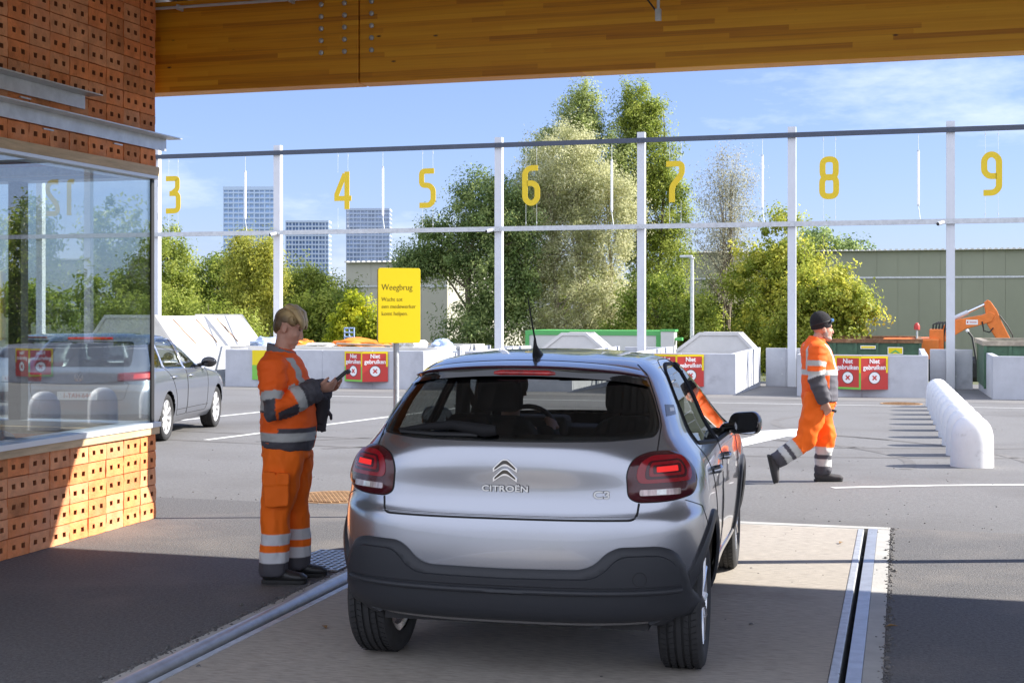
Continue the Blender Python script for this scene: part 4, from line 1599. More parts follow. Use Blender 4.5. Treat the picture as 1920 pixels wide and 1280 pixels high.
M['bark'] = mat('bark', (0.15, 0.12, 0.09), 0.9, var=(9, 0.35), stretch=(3, 3, 0.6), bump=(20, 0.5))
M['bark_pale'] = mat('pale_bark', (0.33, 0.29, 0.22), 0.9, var=(7, 0.3), stretch=(2, 2, 0.7), bump=(20, 0.4))
LM = dict(
    birch=leaf_mat('leaves_birch', (0.15, 0.20, 0.03), (0.30, 0.37, 0.06), (0.50, 0.54, 0.12)),
    yell=leaf_mat('leaves_yellow_birch', (0.22, 0.25, 0.035), (0.43, 0.45, 0.08), (0.70, 0.66, 0.12)),
    green=leaf_mat('leaves_green', (0.13, 0.19, 0.03), (0.28, 0.36, 0.06), (0.52, 0.56, 0.11)),
    bright=leaf_mat('leaves_bright', (0.22, 0.28, 0.02), (0.45, 0.50, 0.03), (0.74, 0.70, 0.05)),
    dark=leaf_mat('leaves_dark', (0.12, 0.185, 0.065), (0.25, 0.34, 0.11), (0.46, 0.53, 0.19)),
    willow=leaf_mat('leaves_silver_willow', (0.32, 0.34, 0.14), (0.58, 0.58, 0.31), (0.82, 0.80, 0.54)),
    wtop=leaf_mat('leaves_willow_top', (0.18, 0.24, 0.07), (0.36, 0.43, 0.13), (0.56, 0.60, 0.24)),
    maple=leaf_mat('leaves_maple', (0.20, 0.26, 0.035), (0.40, 0.45, 0.07), (0.68, 0.64, 0.11)),
    bare=leaf_mat('leaves_bare', (0.27, 0.26, 0.17), (0.42, 0.41, 0.29), (0.56, 0.55, 0.40)),
)
T = tree
# left group
T('birch_tree', 'pale green birch at the far left beside the pavilion corner', -30.3, 52, [(0, 0, 4.2, 1.5, 1.3, 2.4, 3), (-1.0, 0, 3.0, 1.4, 1.2, 2.2, 2), (0.5, 0, 2.2, 1.5, 1.3, 2.0, 2)], LM['birch'], M['bark_pale'], 480, 90, 0.06, 0.45, 21, ((0, 0, .13), (-.9, .3, .1)), 0.5)
T('broadleaf_tree', 'round mid green tree between the left birch and the yellow birch', -29.2, 55, [(0, 0, 3.4, 2.0, 1.4, 2.1, 2), (-1.2, 0, 2.4, 1.8, 1.3, 2.0, 2), (1.6, 0, 2.9, 1.5, 1.2, 1.9, 1.4)], LM['green'], M['bark'], 480, 90, 0.06, 0.48, 22, ((0, 0, .15),), 0.2)
T('yellow_birch', 'tall yellowish birch in front of the tallest tower', -25.2, 50, [(-0.5, 0, 4.0, 0.75, 0.8, 2.1, 2), (0.75, 0, 3.9, 0.75, 0.8, 1.9, 2), (0, 0, 2.2, 1.35, 1.0, 2.2, 2), (-0.9, 0, 1.6, 0.9, 0.9, 1.6, 1)], LM['yell'], M['bark_pale'], 430, 85, 0.052, 0.42, 23, ((-.4, 0, .09), (.3, 0, .1), (.8, .2, .07)), 0.6)
T('broadleaf_tree', 'yellow green tree behind the post, left of the pale warehouse', -24.4, 54, [(0, 0, 2.6, 1.3, 1.2, 2.3, 2), (-1.2, 0, 2.6, 1.0, 1.0, 2.0, 1), (1.4, 0, 2.2, 1.2, 1.0, 2.0, 2)], LM['birch'], M['bark_pale'], 420, 90, 0.06, 0.45, 24, ((0, 0, .12), (1.0, 0, .08)), 0.4)
T('broadleaf_tree', 'light green round tree rising behind the pale warehouse roof', -27.2, 79, [(0, 0, 5.0, 2.6, 1.6, 2.0, 2), (-1.5, 0, 4.2, 1.8, 1.5, 1.7, 1), (1.6, 0, 4.2, 1.6, 1.5, 1.7, 1)], LM['birch'], M['bark'], 260, 60, 0.11, 0.6, 25, ((0, 0, .2),))
T('broadleaf_tree', 'dark green tree between the yellow birch and the small bright shrub', -22.5, 51, [(0, 0, 1.7, 1.3, 1.0, 2.0, 2), (0.9, 0, 1.3, 1.0, 1.0, 1.7, 1), (-1.0, 0, 1.4, 1.1, 1.0, 1.8, 1)], LM['green'], M['bark'], 240, 90, 0.06, 0.45, 26, ((0, 0, .12),))
T('maple_shrub', 'small bright yellow green maple left of the yellow sign', -18.7, 46, [(0, 0, 2.0, 1.1, 0.9, 1.2, 2), (-0.8, 0, 1.5, 0.7, 0.7, 1.0, 1), (0.7, 0, 1.6, 0.8, 0.8, 0.9, 1)], LM['bright'], M['bark'], 150, 80, 0.062, 0.34, 27, ((0, 0, .07),), 0.1, 0.6)
T('broadleaf_tree', 'low green bush behind the cream sloped container', -27.5, 47, [(0, 0, 1.6, 2.4, 1.0, 1.7, 2), (-2.4, 0, 1.5, 1.6, 1.0, 1.7, 1), (2.6, 0, 1.4, 2.0, 1.0, 1.5, 1)], LM['birch'], M['bark'], 360, 90, 0.058, 0.45, 28, ((0, 0, .08), (2, 0, .07)))
# middle
T('dark_pine', 'dark green spreading tree behind the yellow sign and numeral 5', -16.8, 52, [(0.7, 0, 6.6, 1.6, 1.2, 1.7, 2), (-0.8, 0, 4.9, 1.6, 1.2, 1.4, 2), (-2.0, 0, 4.3, 1.1, 1.0, 0.7, 1.0), (1.2, 0, 3.6, 1.6, 1.3, 2.2, 2), (0.5, 0, 1.5, 1.6, 1.3, 2.0, 2.2), (1.9, 0, 5.8, 1.2, 1.0, 2.0, 1.4), (1.9, 0, 3.0, 1.2, 1.0, 2.4, 1.4)], LM['dark'], M['bark'], 900, 100, 0.062, 0.50, 31, ((0.3, 0, .22),), 0.1, 0.45)
T('silver_willow', 'large silvery willow in the centre behind numeral 6', -12.6, 53, [(-0.3, 0, 8.0, 1.9, 1.3, 2.3, 2.2), (1.2, 0, 6.2, 1.9, 1.4, 2.6, 2.4), (-1.6, 0, 5.4, 1.7, 1.3, 2.7, 2.2), (0.1, 0, 2.6, 3.3, 1.6, 2.6, 3.4)], LM['willow'], M['bark_pale'], 1300, 105, 0.055, 0.46, 32, ((-.6, 0, .16), (.5, 0, .17), (1.6, .2, .12)), 0.5, 0.32)
T('tall_willow', 'tall green willow crown rising left of centre above the top rail', -13.2, 57, [(0, 0, 10.8, 1.0, 0.9, 1.5, 1.5), (-0.9, 0, 9.2, 1.9, 1.1, 1.7, 2), (1.0, 0, 8.8, 1.9, 1.1, 1.9, 1.8), (-1.8, 0, 7.2, 1.9, 1.1, 1.8, 1.8)], LM['wtop'], M['bark'], 600, 95, 0.06, 0.45, 33, ((0, 0, .2),), 0.3, 0.4)
T('tall_willow', 'tall bright green willow crown right of centre above the top rail', -10.9, 58, [(0, 0, 10.9, 1.15, 0.9, 1.6, 1.5), (0.3, 0, 9.2, 1.8, 1.1, 1.9, 2), (0.7, 0, 7.0, 2.0, 1.2, 2.3, 2.2), (0.8, 0, 4.4, 2.0, 1.2, 2.4, 2), (0.4, 0, 2.0, 2.0, 1.2, 2.2, 1.6)], LM['birch'], M['bark'], 900, 95, 0.06, 0.45, 34, ((0, 0, .2), (.8, 0, .12)), 0.3, 0.4)
T('slender_tree', 'sparse grey almost leafless tree right of numeral 7', -6.4, 52, [(0.1, 0, 7.0, 1.35, 1.0, 2.0, 2), (-0.1, 0, 5.4, 1.7, 1.1, 2.2, 2.4), (0.1, 0, 3.8, 1.4, 1.0, 1.6, 1)], LM['bare'], M['bark'], 560, 26, 0.045, 0.48, 35, ((0, 0, .12), (0.15, 0.1, .06), (-.1, .1, .05)), 0.0, 0.3, 0.15)
T('broadleaf_tree', 'dark green leafy bush between numeral 7 post and street lamp', -8.9, 50.5, [(0, 0, 2.0, 1.5, 1.1, 2.2, 2), (1.4, 0, 1.5, 1.4, 1.1, 1.9, 2), (-1.0, 0, 1.2, 1.2, 1.0, 1.6, 1)], LM['green'], M['bark'], 420, 95, 0.06, 0.42, 36, ((0, 0, .1), (1, 0, .07)))
T('broadleaf_tree', 'dark green leafy bush right behind the street lamp', -6.3, 54, [(0, 0, 2.2, 1.5, 1.1, 2.2, 2), (1.0, 0, 1.6, 1.3, 1.1, 1.9, 1)], LM['green'], M['bark'], 360, 95, 0.06, 0.42, 37, ((0, 0, .1),))
T('maple_tree', 'yellow green maple with thin trunks behind the walking man', -3.9, 50.5, [(-0.2, 0, 4.7, 1.0, 0.9, 1.6, 1.4), (-1.2, 0, 3.5, 1.4, 1.0, 1.6, 1.6), (0.5, 0, 3.2, 1.5, 1.0, 1.8, 1.8), (-0.3, 0, 1.6, 2.2, 1.1, 1.7, 2)], LM['maple'], M['bark_pale'], 420, 85, 0.06, 0.40, 38, ((0, 0, .09), (-.5, .1, .06), (.5, 0, .07), (.9, .2, .05)), 0.15, 0.6)
T('maple_tree', 'spreading golden maple between the walking man and the grey green warehouse', -2.75, 48.5, [(0, 0, 3.0, 1.4, 1.0, 1.2, 1.8), (0.8, 0, 2.4, 1.2, 1.0, 1.2, 1.8), (-0.6, 0, 1.7, 1.4, 1.0, 1.5, 1.6), (0.7, 0, 1.2, 1.0, 1.0, 1.1, 1.0)], LM['maple'], M['bark'], 300, 90, 0.062, 0.40, 39, ((0, 0, .08), (.5, 0, .06)), 0.15, 0.6)
T('distant_tree', 'faint distant tree top above the warehouse roof left of the right post', -5.3, 97, [(0, 0, 7.2, 2.0, 1.6, 1.6, 2), (2.1, 0, 6.6, 1.6, 1.5, 1.2, 1), (-1.8, 0, 6.4, 1.8, 1.5, 1.4, 1)], LM['dark'], M['bark'], 190, 45, 0.12, 0.5, 40, ((0, 0, .2),))
# right of the picture: what the pavilion window mirrors
rt = random.Random(5)
for i in range(9):
    x = 8.5 + i * 3.4
    y = 47 + rt.uniform(0, 6)
    k = rt.choice(['birch', 'green', 'yell'])
    h = rt.uniform(0.85, 1.15)
    T('birch_tree', 'mixed green tree in the row to the right, beyond numerals 10 to 12', x, y, [(0, 0, 4.6 * h, 1.4, 1.2, 2.2, 2), (0.8, 0, 2.6 * h, 1.7, 1.2, 2.2, 2), (-0.9, 0, 2.2 * h, 1.6, 1.2, 2.0, 2)], LM[k], M['bark_pale'], 190, 55, 0.10, 0.46, 60 + i, ((0, 0, .12), (.6, 0, .09)), 0.4)
# far wood line closing the horizon behind everything
rt = random.Random(8)
for i in range(26):
    x = -190 + i * 12 + rt.uniform(-3, 3)
    y = 128 + rt.uniform(-6, 16)
    h = rt.uniform(0.8, 1.25)
    T('distant_tree', 'tree of the distant row closing the horizon behind the halls', x, y, [(0, 0, 3.6 * h, 6.5, 3, 3.0 * h, 2), (3, 0, 2.4, 5, 3, 2.4, 1)], LM['green'], M['bark'], 90, 40, 0.3, 1.1, 90 + i, ((0, 0, .3),), group='distant row of trees on the horizon')


# ================================================================== CARS
def pchip(xs, ys):
    xs, ys = np.array(xs, float), np.array(ys, float)
    h = np.diff(xs)
    d = np.diff(ys) / h
    m = np.zeros_like(xs)
    for i in range(1, len(xs) - 1):
        if d[i - 1] * d[i] > 0:
            w1, w2 = 2 * h[i] + h[i - 1], h[i] + 2 * h[i - 1]
            m[i] = (w1 + w2) / (w1 / d[i - 1] + w2 / d[i])
    m[0], m[-1] = d[0], d[-1]

    def f(x):
        x = min(max(x, xs[0]), xs[-1])
        i = min(max(int(np.searchsorted(xs, x)) - 1, 0), len(xs) - 2)
        t = (x - xs[i]) / h[i]
        return float((2 * t ** 3 - 3 * t ** 2 + 1) * ys[i] + (t ** 3 - 2 * t ** 2 + t) * h[i] * m[i] + (-2 * t ** 3 + 3 * t ** 2) * ys[i + 1] + (t ** 3 - t ** 2) * h[i] * m[i + 1])
    return f


def inpoly(P, x, y):
    """vectorised point in polygon"""
    x, y = np.asarray(x, float), np.asarray(y, float)
    c = np.zeros(x.shape, bool)
    n = len(P)
    for i in range(n):
        x0, y0 = P[i]
        x1, y1 = P[(i + 1) % n]
        if y0 == y1:
            continue
        k = ((y0 > y) != (y1 > y)) & (x < (x1 - x0) * (y - y0) / (y1 - y0) + x0)
        c ^= k
    return c


def dist_poly(P, x, y):
    d = 1e9
    p = Vector((x, y))
    n = len(P)
    for i in range(n):
        a, b = Vector(P[i]), Vector(P[(i + 1) % n])
        ab = b - a
        L = ab.length_squared
        t = 0 if L == 0 else max(0, min(1, (p - a).dot(ab) / L))
        d = min(d, (p - a - ab * t).length)
    return d


class Shell:
    """a car body as a stack of plan contours; a = arc length from the rear centre line (right side positive)"""

    def __init__(self, tab, n_r=2.7, n_f=2.4, side=None):
        z = [r[0] for r in tab]
        self.z0, self.z1 = z[0], z[-1]
        self.hw, self.yr, self.yf, self.L, self.Lf = [pchip(z, [r[k] for r in tab]) for k in (1, 2, 3, 4, 5)]
        self.nr, self.nf = n_r, n_f
        self.side = side or (lambda y, z: 1.0)
        self.cache = {}

    def contour(self, z):
        k = round(z, 4)
        if k in self.cache:
            return self.cache[k]
        hw, yr, yf, L, Lf = self.hw(z), self.yr(z), self.yf(z), self.L(z), self.Lf(z)
        span = max(0.01, yf - yr)
        if L + Lf > span * 0.98:
            s = span * 0.98 / (L + Lf)
            L, Lf = L * s, Lf * s
        th = np.linspace(0, math.pi / 2, 240)
        e = 2 / self.nr
        xr = hw * np.sin(th) ** e
        yy = yr + L * (1 - np.cos(th) ** e)
        ys = np.linspace(yr + L, yf - Lf, 90)[1:-1]
        e2 = 2 / self.nf
        xf = hw * np.cos(th) ** e2
        yff = yf - Lf * (1 - np.sin(th) ** e2)
        x = np.concatenate([xr, np.full(len(ys), hw), xf])
        y = np.concatenate([yy, ys, yff])
        sd = np.array([self.side(b, z) for b in y])
        x = x * sd
        seg = np.hypot(np.diff(x), np.diff(y))
        arc = np.concatenate([[0], np.cumsum(seg)])
        r = (x, y, arc, (240, 240 + len(ys)))
        self.cache[k] = r
        return r

    def P(self, a, z):
        x, y, arc, _ = self.contour(z)
        s = abs(a)
        return Vector((math.copysign(np.interp(s, arc, x), a), float(np.interp(s, arc, y)), z))

    def N(self, a, z):
        h = 0.004
        da = self.P(a + h, z) - self.P(a - h, z)
        dz = self.P(a, min(z + h, self.z1 - 1e-3)) - self.P(a, max(z - h, self.z0))
        return da.cross(dz).normalized()

    def a_of_y(self, y, z):
        _, cy_, arc, _ = self.contour(z)
        return float(np.interp(y, cy_, arc))

    def a_of_x(self, x, z):
        """arc length on the rear face for a given |x|"""
        cx, _, arc, (k, _) = self.contour(z)
        s = float(np.interp(abs(x), cx[:k], arc[:k]))
        return math.copysign(s, x)

    def Psideyz(self, y, z, sgn=1):
        return self.P(sgn * self.a_of_y(y, z), z)


def resample(poly, step, closed=True):
    out = []
    n = len(poly)
    for i in range(n if closed else n - 1):
        a, b = Vector(poly[i]), Vector(poly[(i + 1) % n])
        k = max(1, int(math.ceil((b - a).length / step)))
        for j in range(k):
            p = a.lerp(b, j / k)
            out.append((p.x, p.y))
    if not closed:
        out.append(tuple(poly[-1]))
    return out


def patch(S, poly, off, m, name, parent, step=0.03, bev=0.01, base=-0.012, space='az', sgn=1, mb=None, mi=0):
    """a raised panel that follows the body: outline in (a,z) or, for space 'yz', in (y,z) on one flank"""
    P = resample(poly, step)
    xs, ys_ = [p[0] for p in P], [p[1] for p in P]
    inner = []
    x = min(xs) + step / 2
    gx = np.arange(min(xs), max(xs), step)
    gy = np.arange(min(ys_), max(ys_), step)
    if len(gx) and len(gy):
        GX, GY = np.meshgrid(gx, gy)
        GY = GY + 0
        k = inpoly(P, GX.ravel(), GY.ravel())
        for a, b in zip(GX.ravel()[k], GY.ravel()[k]):
            if dist_poly(P, a, b) > step * 0.45:
                inner.append((a, b))
    # a ring just inside the border carries the rounded edge
    n = len(P)
    area = sum(P[i][0] * P[(i + 1) % n][1] - P[(i + 1) % n][0] * P[i][1] for i in range(n))
    sg = 1 if area > 0 else -1
    ring = []
    if bev > 0:
        for i in range(n):
            a, b, c = Vector(P[i - 1]), Vector(P[i]), Vector(P[(i + 1) % n])
            t = (c - a)
            if t.length < 1e-9:
                continue
            nn = Vector((-t.y, t.x)).normalized() * sg
            q = b + nn * bev
            if dist_poly(P, q.x, q.y) > bev * 0.8 and inpoly(P, [q.x], [q.y])[0]:
                ring.append((q.x, q.y))
        inner = [p for p in inner if dist_poly(P, *p) > bev * 1.6]
    pts = [Vector(p) for p in P + ring + inner]
    edges = [(i, (i + 1) % n) for i in range(n)]
    v2, _, f2, ov, _, _ = delaunay_2d_cdt(pts, edges, [], 1, 1e-6)
    vs, ns = [], []
    for p in v2:
        if space == 'az':
            a, z = p.x, p.y
        else:
            z = p.y
            a = sgn * S.a_of_y(p.x, z)
        q = S.P(a, z)
        nn = S.N(a, z)
        d = dist_poly(P, p.x, p.y)
        if bev > 0:
            t = min(1, d / bev)
            o = off * math.sqrt(max(0, 1 - (1 - t) ** 2)) * 0.7 + off * 0.3
        else:
            o = off
        vs.append(q + nn * o)
        ns.append(nn)
    fs = [tuple(f) for f in f2]
    # skirt down to the body
    loop = {}
    cnt = {}
    for f in fs:
        for i in range(3):
            e = (f[i], f[(i + 1) % 3])
            cnt[e] = 1
    sk = [e for e in cnt if (e[1], e[0]) not in cnt]
    base_i = {}
    for e in sk:
        for i in e:
            if i not in base_i:
                base_i[i] = len(vs)
                vs.append(vs[i] + ns[i] * (base - off * 0.3))
                ns.append(ns[i])
    for a, b in sk:
        fs.append((b, a, base_i[a], base_i[b]))
    # outward winding
    f0 = fs[0]
    nf = (vs[f0[1]] - vs[f0[0]]).cross(vs[f0[2]] - vs[f0[0]])
    if nf.dot(ns[f0[0]]) < 0:
        fs = [f[::-1] for f in fs]
    if mb is not None:
        mb.add(vs, fs, mi)
        return None
    o = MB().add(vs, fs).build(name, m, parent, smooth=50)
    if abs(off) <= 0.005:
        o.data.normals_split_custom_set_from_vertices([tuple(q) for q in ns])
    return o


def ribbon(S, line, r, m, name, parent, space='az', sgn=1, closed=False, sink=0.0, mb=None, step=0.03):
    """a thin bead along a line on the body: seams, gaskets"""
    L = resample(line, step, closed)
    pts = []
    for p in L:
        a = p[0] if space == 'az' else sgn * S.a_of_y(p[0], p[1])
        pts.append(S.P(a, p[1]) + S.N(a, p[1]) * (-sink))
    if closed:
        pts.append(pts[0])
    if mb is not None:
        mb.tube(pts, r, 6)
        return None
    return MB().tube(pts, r, 6).build(name, m, parent, smooth=60)


def body_meshes(S, root, paint, lining, regions, holes, arches, nz=110, mirror=True, zsplit=None, seg=(64, 96, 40)):
    """regions: {name: fn(a,x,y,z)->mask}; holes: fn -> mask; arches: [(y, z, r)]"""
    u = np.linspace(0, 1, nz)
    zs = S.z0 + (S.z1 - 0.001 - S.z0) * (1 - (1 - u) ** 1.5)
    cols = []
    for z in zs:
        x, y, arc, (k1, k2) = S.contour(z)
        aa = np.concatenate([np.linspace(0, arc[k1], seg[0], endpoint=False), np.linspace(arc[k1], arc[k2], seg[1], endpoint=False), np.linspace(arc[k2], arc[-1], seg[2])])
        cols.append(np.stack([np.interp(aa, arc, x), np.interp(aa, arc, y), np.full(len(aa), z), aa], 1))
    G = np.array(cols)
    nc = G.shape[1]
    allv, keep = [], {}
    for s in ((1, -1) if mirror else (1,)):
        V = G.copy()
        V[:, :, 0] *= s
        V[:, :, 3] *= s
        F = []
        for i in range(nz - 1):
            for j in range(nc - 1):
                q = [i * nc + j, i * nc + j + 1, (i + 1) * nc + j + 1, (i + 1) * nc + j]
                F.append(q if s > 0 else q[::-1])
        allv.append((V.reshape(-1, 4), F))
    nv = allv[0][0].shape[0]
    V = np.concatenate([v for v, _ in allv])
    F = np.array([f for f in allv[0][1]] + [[i + nv for i in f] for f in (allv[1][1] if mirror else [])])
    # arches: snap the ring of vertices next to the wheel opening onto the circle
    for (ay, az, ar) in arches:
        side = np.abs(V[:, 0]) > 0.55
        d = np.hypot(V[:, 1] - ay, V[:, 2] - az)
        k = side & (np.abs(d - ar) < 0.018)
        f = ar / np.maximum(d[k], 1e-6)
        V[k, 1] = ay + (V[k, 1] - ay) * f
        V[k, 2] = np.maximum(S.z0, az + (V[k, 2] - az) * f)
    c = V[F].mean(1)
    a, x, y, z = c[:, 3], c[:, 0], c[:, 1], c[:, 2]
    alive = ~holes(a, x, y, z)
    for (ay, az, ar) in arches:
        alive &= ~((np.abs(x) > 0.55) & (np.hypot(y - ay, z - az) < ar - 0.004))
    left = alive.copy()
    out = {}
    sets = []
    for nm, fn in regions:
        k = left & fn(a, x, y, z)
        left &= ~k
        sets.append((nm, k))
    sets.append(('body', left))
    # shared smooth normals so that panels meet without a shading step
    P3 = V[:, :3]
    fn_ = np.cross(P3[F[:, 1]] - P3[F[:, 0]], P3[F[:, 3]] - P3[F[:, 0]]) + np.cross(P3[F[:, 3]] - P3[F[:, 2]], P3[F[:, 1]] - P3[F[:, 2]])
    VN = np.zeros_like(P3)
    for i in range(4):
        np.add.at(VN, F[:, i], fn_)
    if mirror:
        on = np.abs(P3[:, 0]) < 1e-6
        VN[on, 0] = 0
    VN /= np.linalg.norm(VN, axis=1, keepdims=True) + 1e-12
    for nm, k in sets:
        if not k.any():
            continue
        ff = F[k]
        used = np.unique(ff)
        mp = -np.ones(len(V), int)
        mp[used] = np.arange(len(used))
        me = bpy.data.meshes.new(nm)
        me.from_pydata(P3[used].tolist(), [], mp[ff].tolist())
        me.materials.append(paint)
        me.polygons.foreach_set('use_smooth', [True] * len(me.polygons))
        me.update()
        me.normals_split_custom_set_from_vertices(VN[used].tolist())
        o = bpy.data.objects.new(nm.split('#')[0], me)
        COL.objects.link(o)
        o.parent = root
        out[nm] = o
    if lining:
        ff = F[alive]
        Q = P3 - VN * 0.02
        me = bpy.data.meshes.new('interior_lining')
        me.from_pydata(Q.tolist(), [], ff[:, ::-1].tolist())
        me.materials.append(lining)
        me.polygons.foreach_set('use_smooth', [True] * len(me.polygons))
        o = bpy.data.objects.new('interior_lining', me)
        COL.objects.link(o)
        o.parent = root
        out['lining'] = o
    return out


def wheel(parent, x, y, r, w, sgn, spokes, m_rim, style, rim_r):
    """tyre with grooved tread, rim with spokes; axis along x"""
    hub = bpy.data.objects.new('wheel', None)
    COL.objects.link(hub)
    hub.parent = parent
    hub.location = (x, y, r)
    Mx = Matrix.Rotation(math.pi / 2, 4, 'Y') if sgn > 0 else Matrix.Rotation(-math.pi / 2, 4, 'Y')
    h = w / 2
    prof = [(rim_r, -h * 0.86), (rim_r + 0.03, -h * 0.98), (r - 0.05, -h), (r - 0.018, -h * 0.95), (r - 0.004, -h * 0.82)]
    for k in (-0.5, -0.17, 0.17, 0.5):
        g, c = 0.055, k
        prof += [(r, h * (c - g) - 0.0005), (r - 0.009, h * (c - g) + 0.0005), (r - 0.009, h * (c + g) - 0.0005), (r, h * (c + g) + 0.0005)]
    prof += [(r - 0.004, h * 0.82), (r - 0.018, h * 0.95), (r - 0.05, h), (rim_r + 0.03, h * 0.98), (rim_r, h * 0.86)]
    b = MB().lathe(prof, Mx, 64)
    # cross sipes of the tread
    for i in range(64):
        a = 2 * math.pi * i / 64
        for k0, k1, sh in ((-0.8, -0.56, 0.03), (-0.44, -0.23, -0.02), (0.23, 0.44, 0.02), (0.56, 0.8, -0.03)):
            p0 = Vector(((r + 0.0012) * math.cos(a), (r + 0.0012) * math.sin(a), h * k0))
            p1 = Vector(((r + 0.0012) * math.cos(a + sh), (r + 0.0012) * math.sin(a + sh), h * k1))
            b.tube([Mx @ p0, Mx @ p1], 0.0018, 4, 1)
    b.build('tyre', [M['tyre'], M['black']], hub, smooth=35)
    b = MB()
    b.lathe([(rim_r + 0.004, h * 0.8), (rim_r - 0.012, h * 0.86), (rim_r - 0.02, h * 0.7), (rim_r - 0.03, -h * 0.7), (rim_r + 0.004, -h * 0.8)], Mx, 48)
    for i in range(spokes):
        a = 2 * math.pi * i / spokes
        for da in ((-0.13, 0.13) if style == 'y' else (0.0,)):
            c0, c1 = a + da * 0.2, a + da * 1.9
            p0 = Vector((0.03 * math.cos(c0), 0.03 * math.sin(c0), h * 0.62))
            pm = Vector((rim_r * 0.55 * math.cos((c0 + c1) / 2), rim_r * 0.55 * math.sin((c0 + c1) / 2), h * 0.70))
            p1 = Vector(((rim_r - 0.012) * math.cos(c1), (rim_r - 0.012) * math.sin(c1), h * 0.72))
            ww = (0.020, 0.012) if style == 'y' else (0.012, rim_r * 0.10)
            b.tube([Mx @ p0, Mx @ pm, Mx @ p1], [ww] * 3 if style == 'y' else [(0.012, 0.02), (0.012, rim_r * 0.10), (0.012, rim_r * 0.13)], 8, up=Mx.to_3x3() @ Vector((0, 0, 1)))
    b.lathe([(0.001, h * 0.80), (0.045, h * 0.78), (0.055, h * 0.6), (0.05, h * 0.2), (0.001, h * 0.2)], Mx, 20)
    b.build('rim', m_rim, hub, smooth=40)
    b = MB()
    b.lathe([(0.001, 0.0), (rim_r * 0.72, 0.0), (rim_r * 0.72, -0.02), (0.001, -0.02)], Mx, 32)
    b.build('brake_disc', M['galv_dull'], hub, smooth=30)
    return hub


def well(parent, x0, x1, y, z, r, sgn):
    """dark inner wheel housing"""
    vs, fs = [], []
    n = 24
    for k in range(n + 1):
        a = math.pi * (0.03 + 0.94 * k / n)
        for xx in (x0, x1):
            vs.append((xx * sgn, y + r * math.cos(a), z + r * math.sin(a)))
    for k in range(n):
        fs.append((2 * k, 2 * k + 1, 2 * k + 3, 2 * k + 2))
    b = MB().add(vs, fs)
    b.add([(x0 * sgn, y + r * math.cos(math.pi * (0.03 + 0.94 * k / n)), z + r * math.sin(math.pi * (0.03 + 0.94 * k / n))) for k in range(n + 1)], [tuple(range(n + 1))])
    b.build('wheel_housing', M['black'], parent)


def paint_mat(name, col, metal=0.75, rough=0.32):
    m, n, l, p = new_mat(name)
    tc = n.new("ShaderNodeTexCoord")
    t = n.new("ShaderNodeTexNoise")
    t.inputs['Scale'].default_value = 900
    t.inputs['Detail'].default_value = 1
    l.new(tc.outputs['Object'], t.inputs['Vector'])
    rp = n.new("ShaderNodeValToRGB")
    rp.color_ramp.elements[0].color = (*[c * 0.86 for c in col], 1)
    rp.color_ramp.elements[1].color = (*[min(1, c * 1.14) for c in col], 1)
    l.new(t.outputs['Fac'], rp.inputs['Fac'])
    l.new(rp.outputs['Color'], p.inputs['Base Color'])
    t2 = n.new("ShaderNodeTexNoise")
    t2.inputs['Scale'].default_value = 3.0
    t2.inputs['Detail'].default_value = 6
    l.new(tc.outputs['Object'], t2.inputs['Vector'])
    r2 = n.new("ShaderNodeMapRange")
    r2.inputs['From Min'].default_value = 0.35
    r2.inputs['From Max'].default_value = 0.7
    r2.inputs['To Min'].default_value = rough
    r2.inputs['To Max'].default_value = rough + 0.04
    l.new(t2.outputs['Fac'], r2.inputs['Value'])
    l.new(r2.outputs[0], p.inputs['Roughness'])
    p.inputs['Metallic'].default_value = metal
    p.inputs['Coat Weight'].default_value = 0.9
    p.inputs['Coat Roughness'].default_value = 0.025
    return m


M['tyre'] = mat('tyre_rubber', (0.024, 0.024, 0.025), 0.75, var=(12, 0.3), bump=(90, 0.1))
M['silver'] = paint_mat('silver_grey_paint', (0.34, 0.352, 0.385), 0.85, 0.21)
M['vwgrey'] = paint_mat('grey_car_paint', (0.26, 0.28, 0.33))
M['liner'] = mat('car_lining', (0.02, 0.02, 0.021), 0.8)
M['cladding'] = mat('black_cladding', (0.024, 0.026, 0.031), 0.5, bump=(260, 0.12), spec=0.4)
M['gloss_black'] = mat('gloss_black', (0.008, 0.008, 0.009), 0.06, coat=0.6)
M['alloy'] = mat('grey_alloy', (0.55, 0.55, 0.57), 0.25, 0.9)
M['rubber'] = mat('window_rubber', (0.012, 0.012, 0.013), 0.65, spec=0.2)
M['seam'] = mat('panel_gap', (0.006, 0.006, 0.006), 0.7)
M['carglass'] = glass_mat('rear_glass', (0.33, 0.345, 0.335), 1.5, 0.0, 1.3)
M['sideglass'] = glass_mat('side_glass', (0.58, 0.62, 0.60), 1.5, 0.0, 2.2)
M['lens_red'] = mat('red_lens', (0.27, 0.004, 0.010), 0.16, coat=0.25)
M['lens_dark'] = mat('dark_red_lens', (0.055, 0.002, 0.006), 0.18, coat=0.25)
M['lens_clear'] = mat('clear_lens', (0.42, 0.33, 0.31), 0.15, 0.4, coat=0.4, var=(60, 0.45), stretch=(1, 1, 0.05))
M['lens_mid'] = mat('white_lens', (0.62, 0.62, 0.58), 0.12, 0.3, coat=0.4, var=(40, 0.3))
M['seat'] = mat('seat_fabric', (0.028, 0.028, 0.032), 0.85, bump=(150, 0.2))
M['dashblue'] = mat('dashboard_strip', (0.20, 0.34, 0.52), 0.4)
lm_, ln_, ll_, lb_ = new_mat('lit_red_lens')
lb_.inputs['Base Color'].default_value = (0.6, 0.01, 0.01, 1)
lb_.inputs['Emission Color'].default_value = (1.0, 0.03, 0.02, 1)
lb_.inputs['Emission Strength'].default_value = 0.22
M['lens_lit'] = lm_

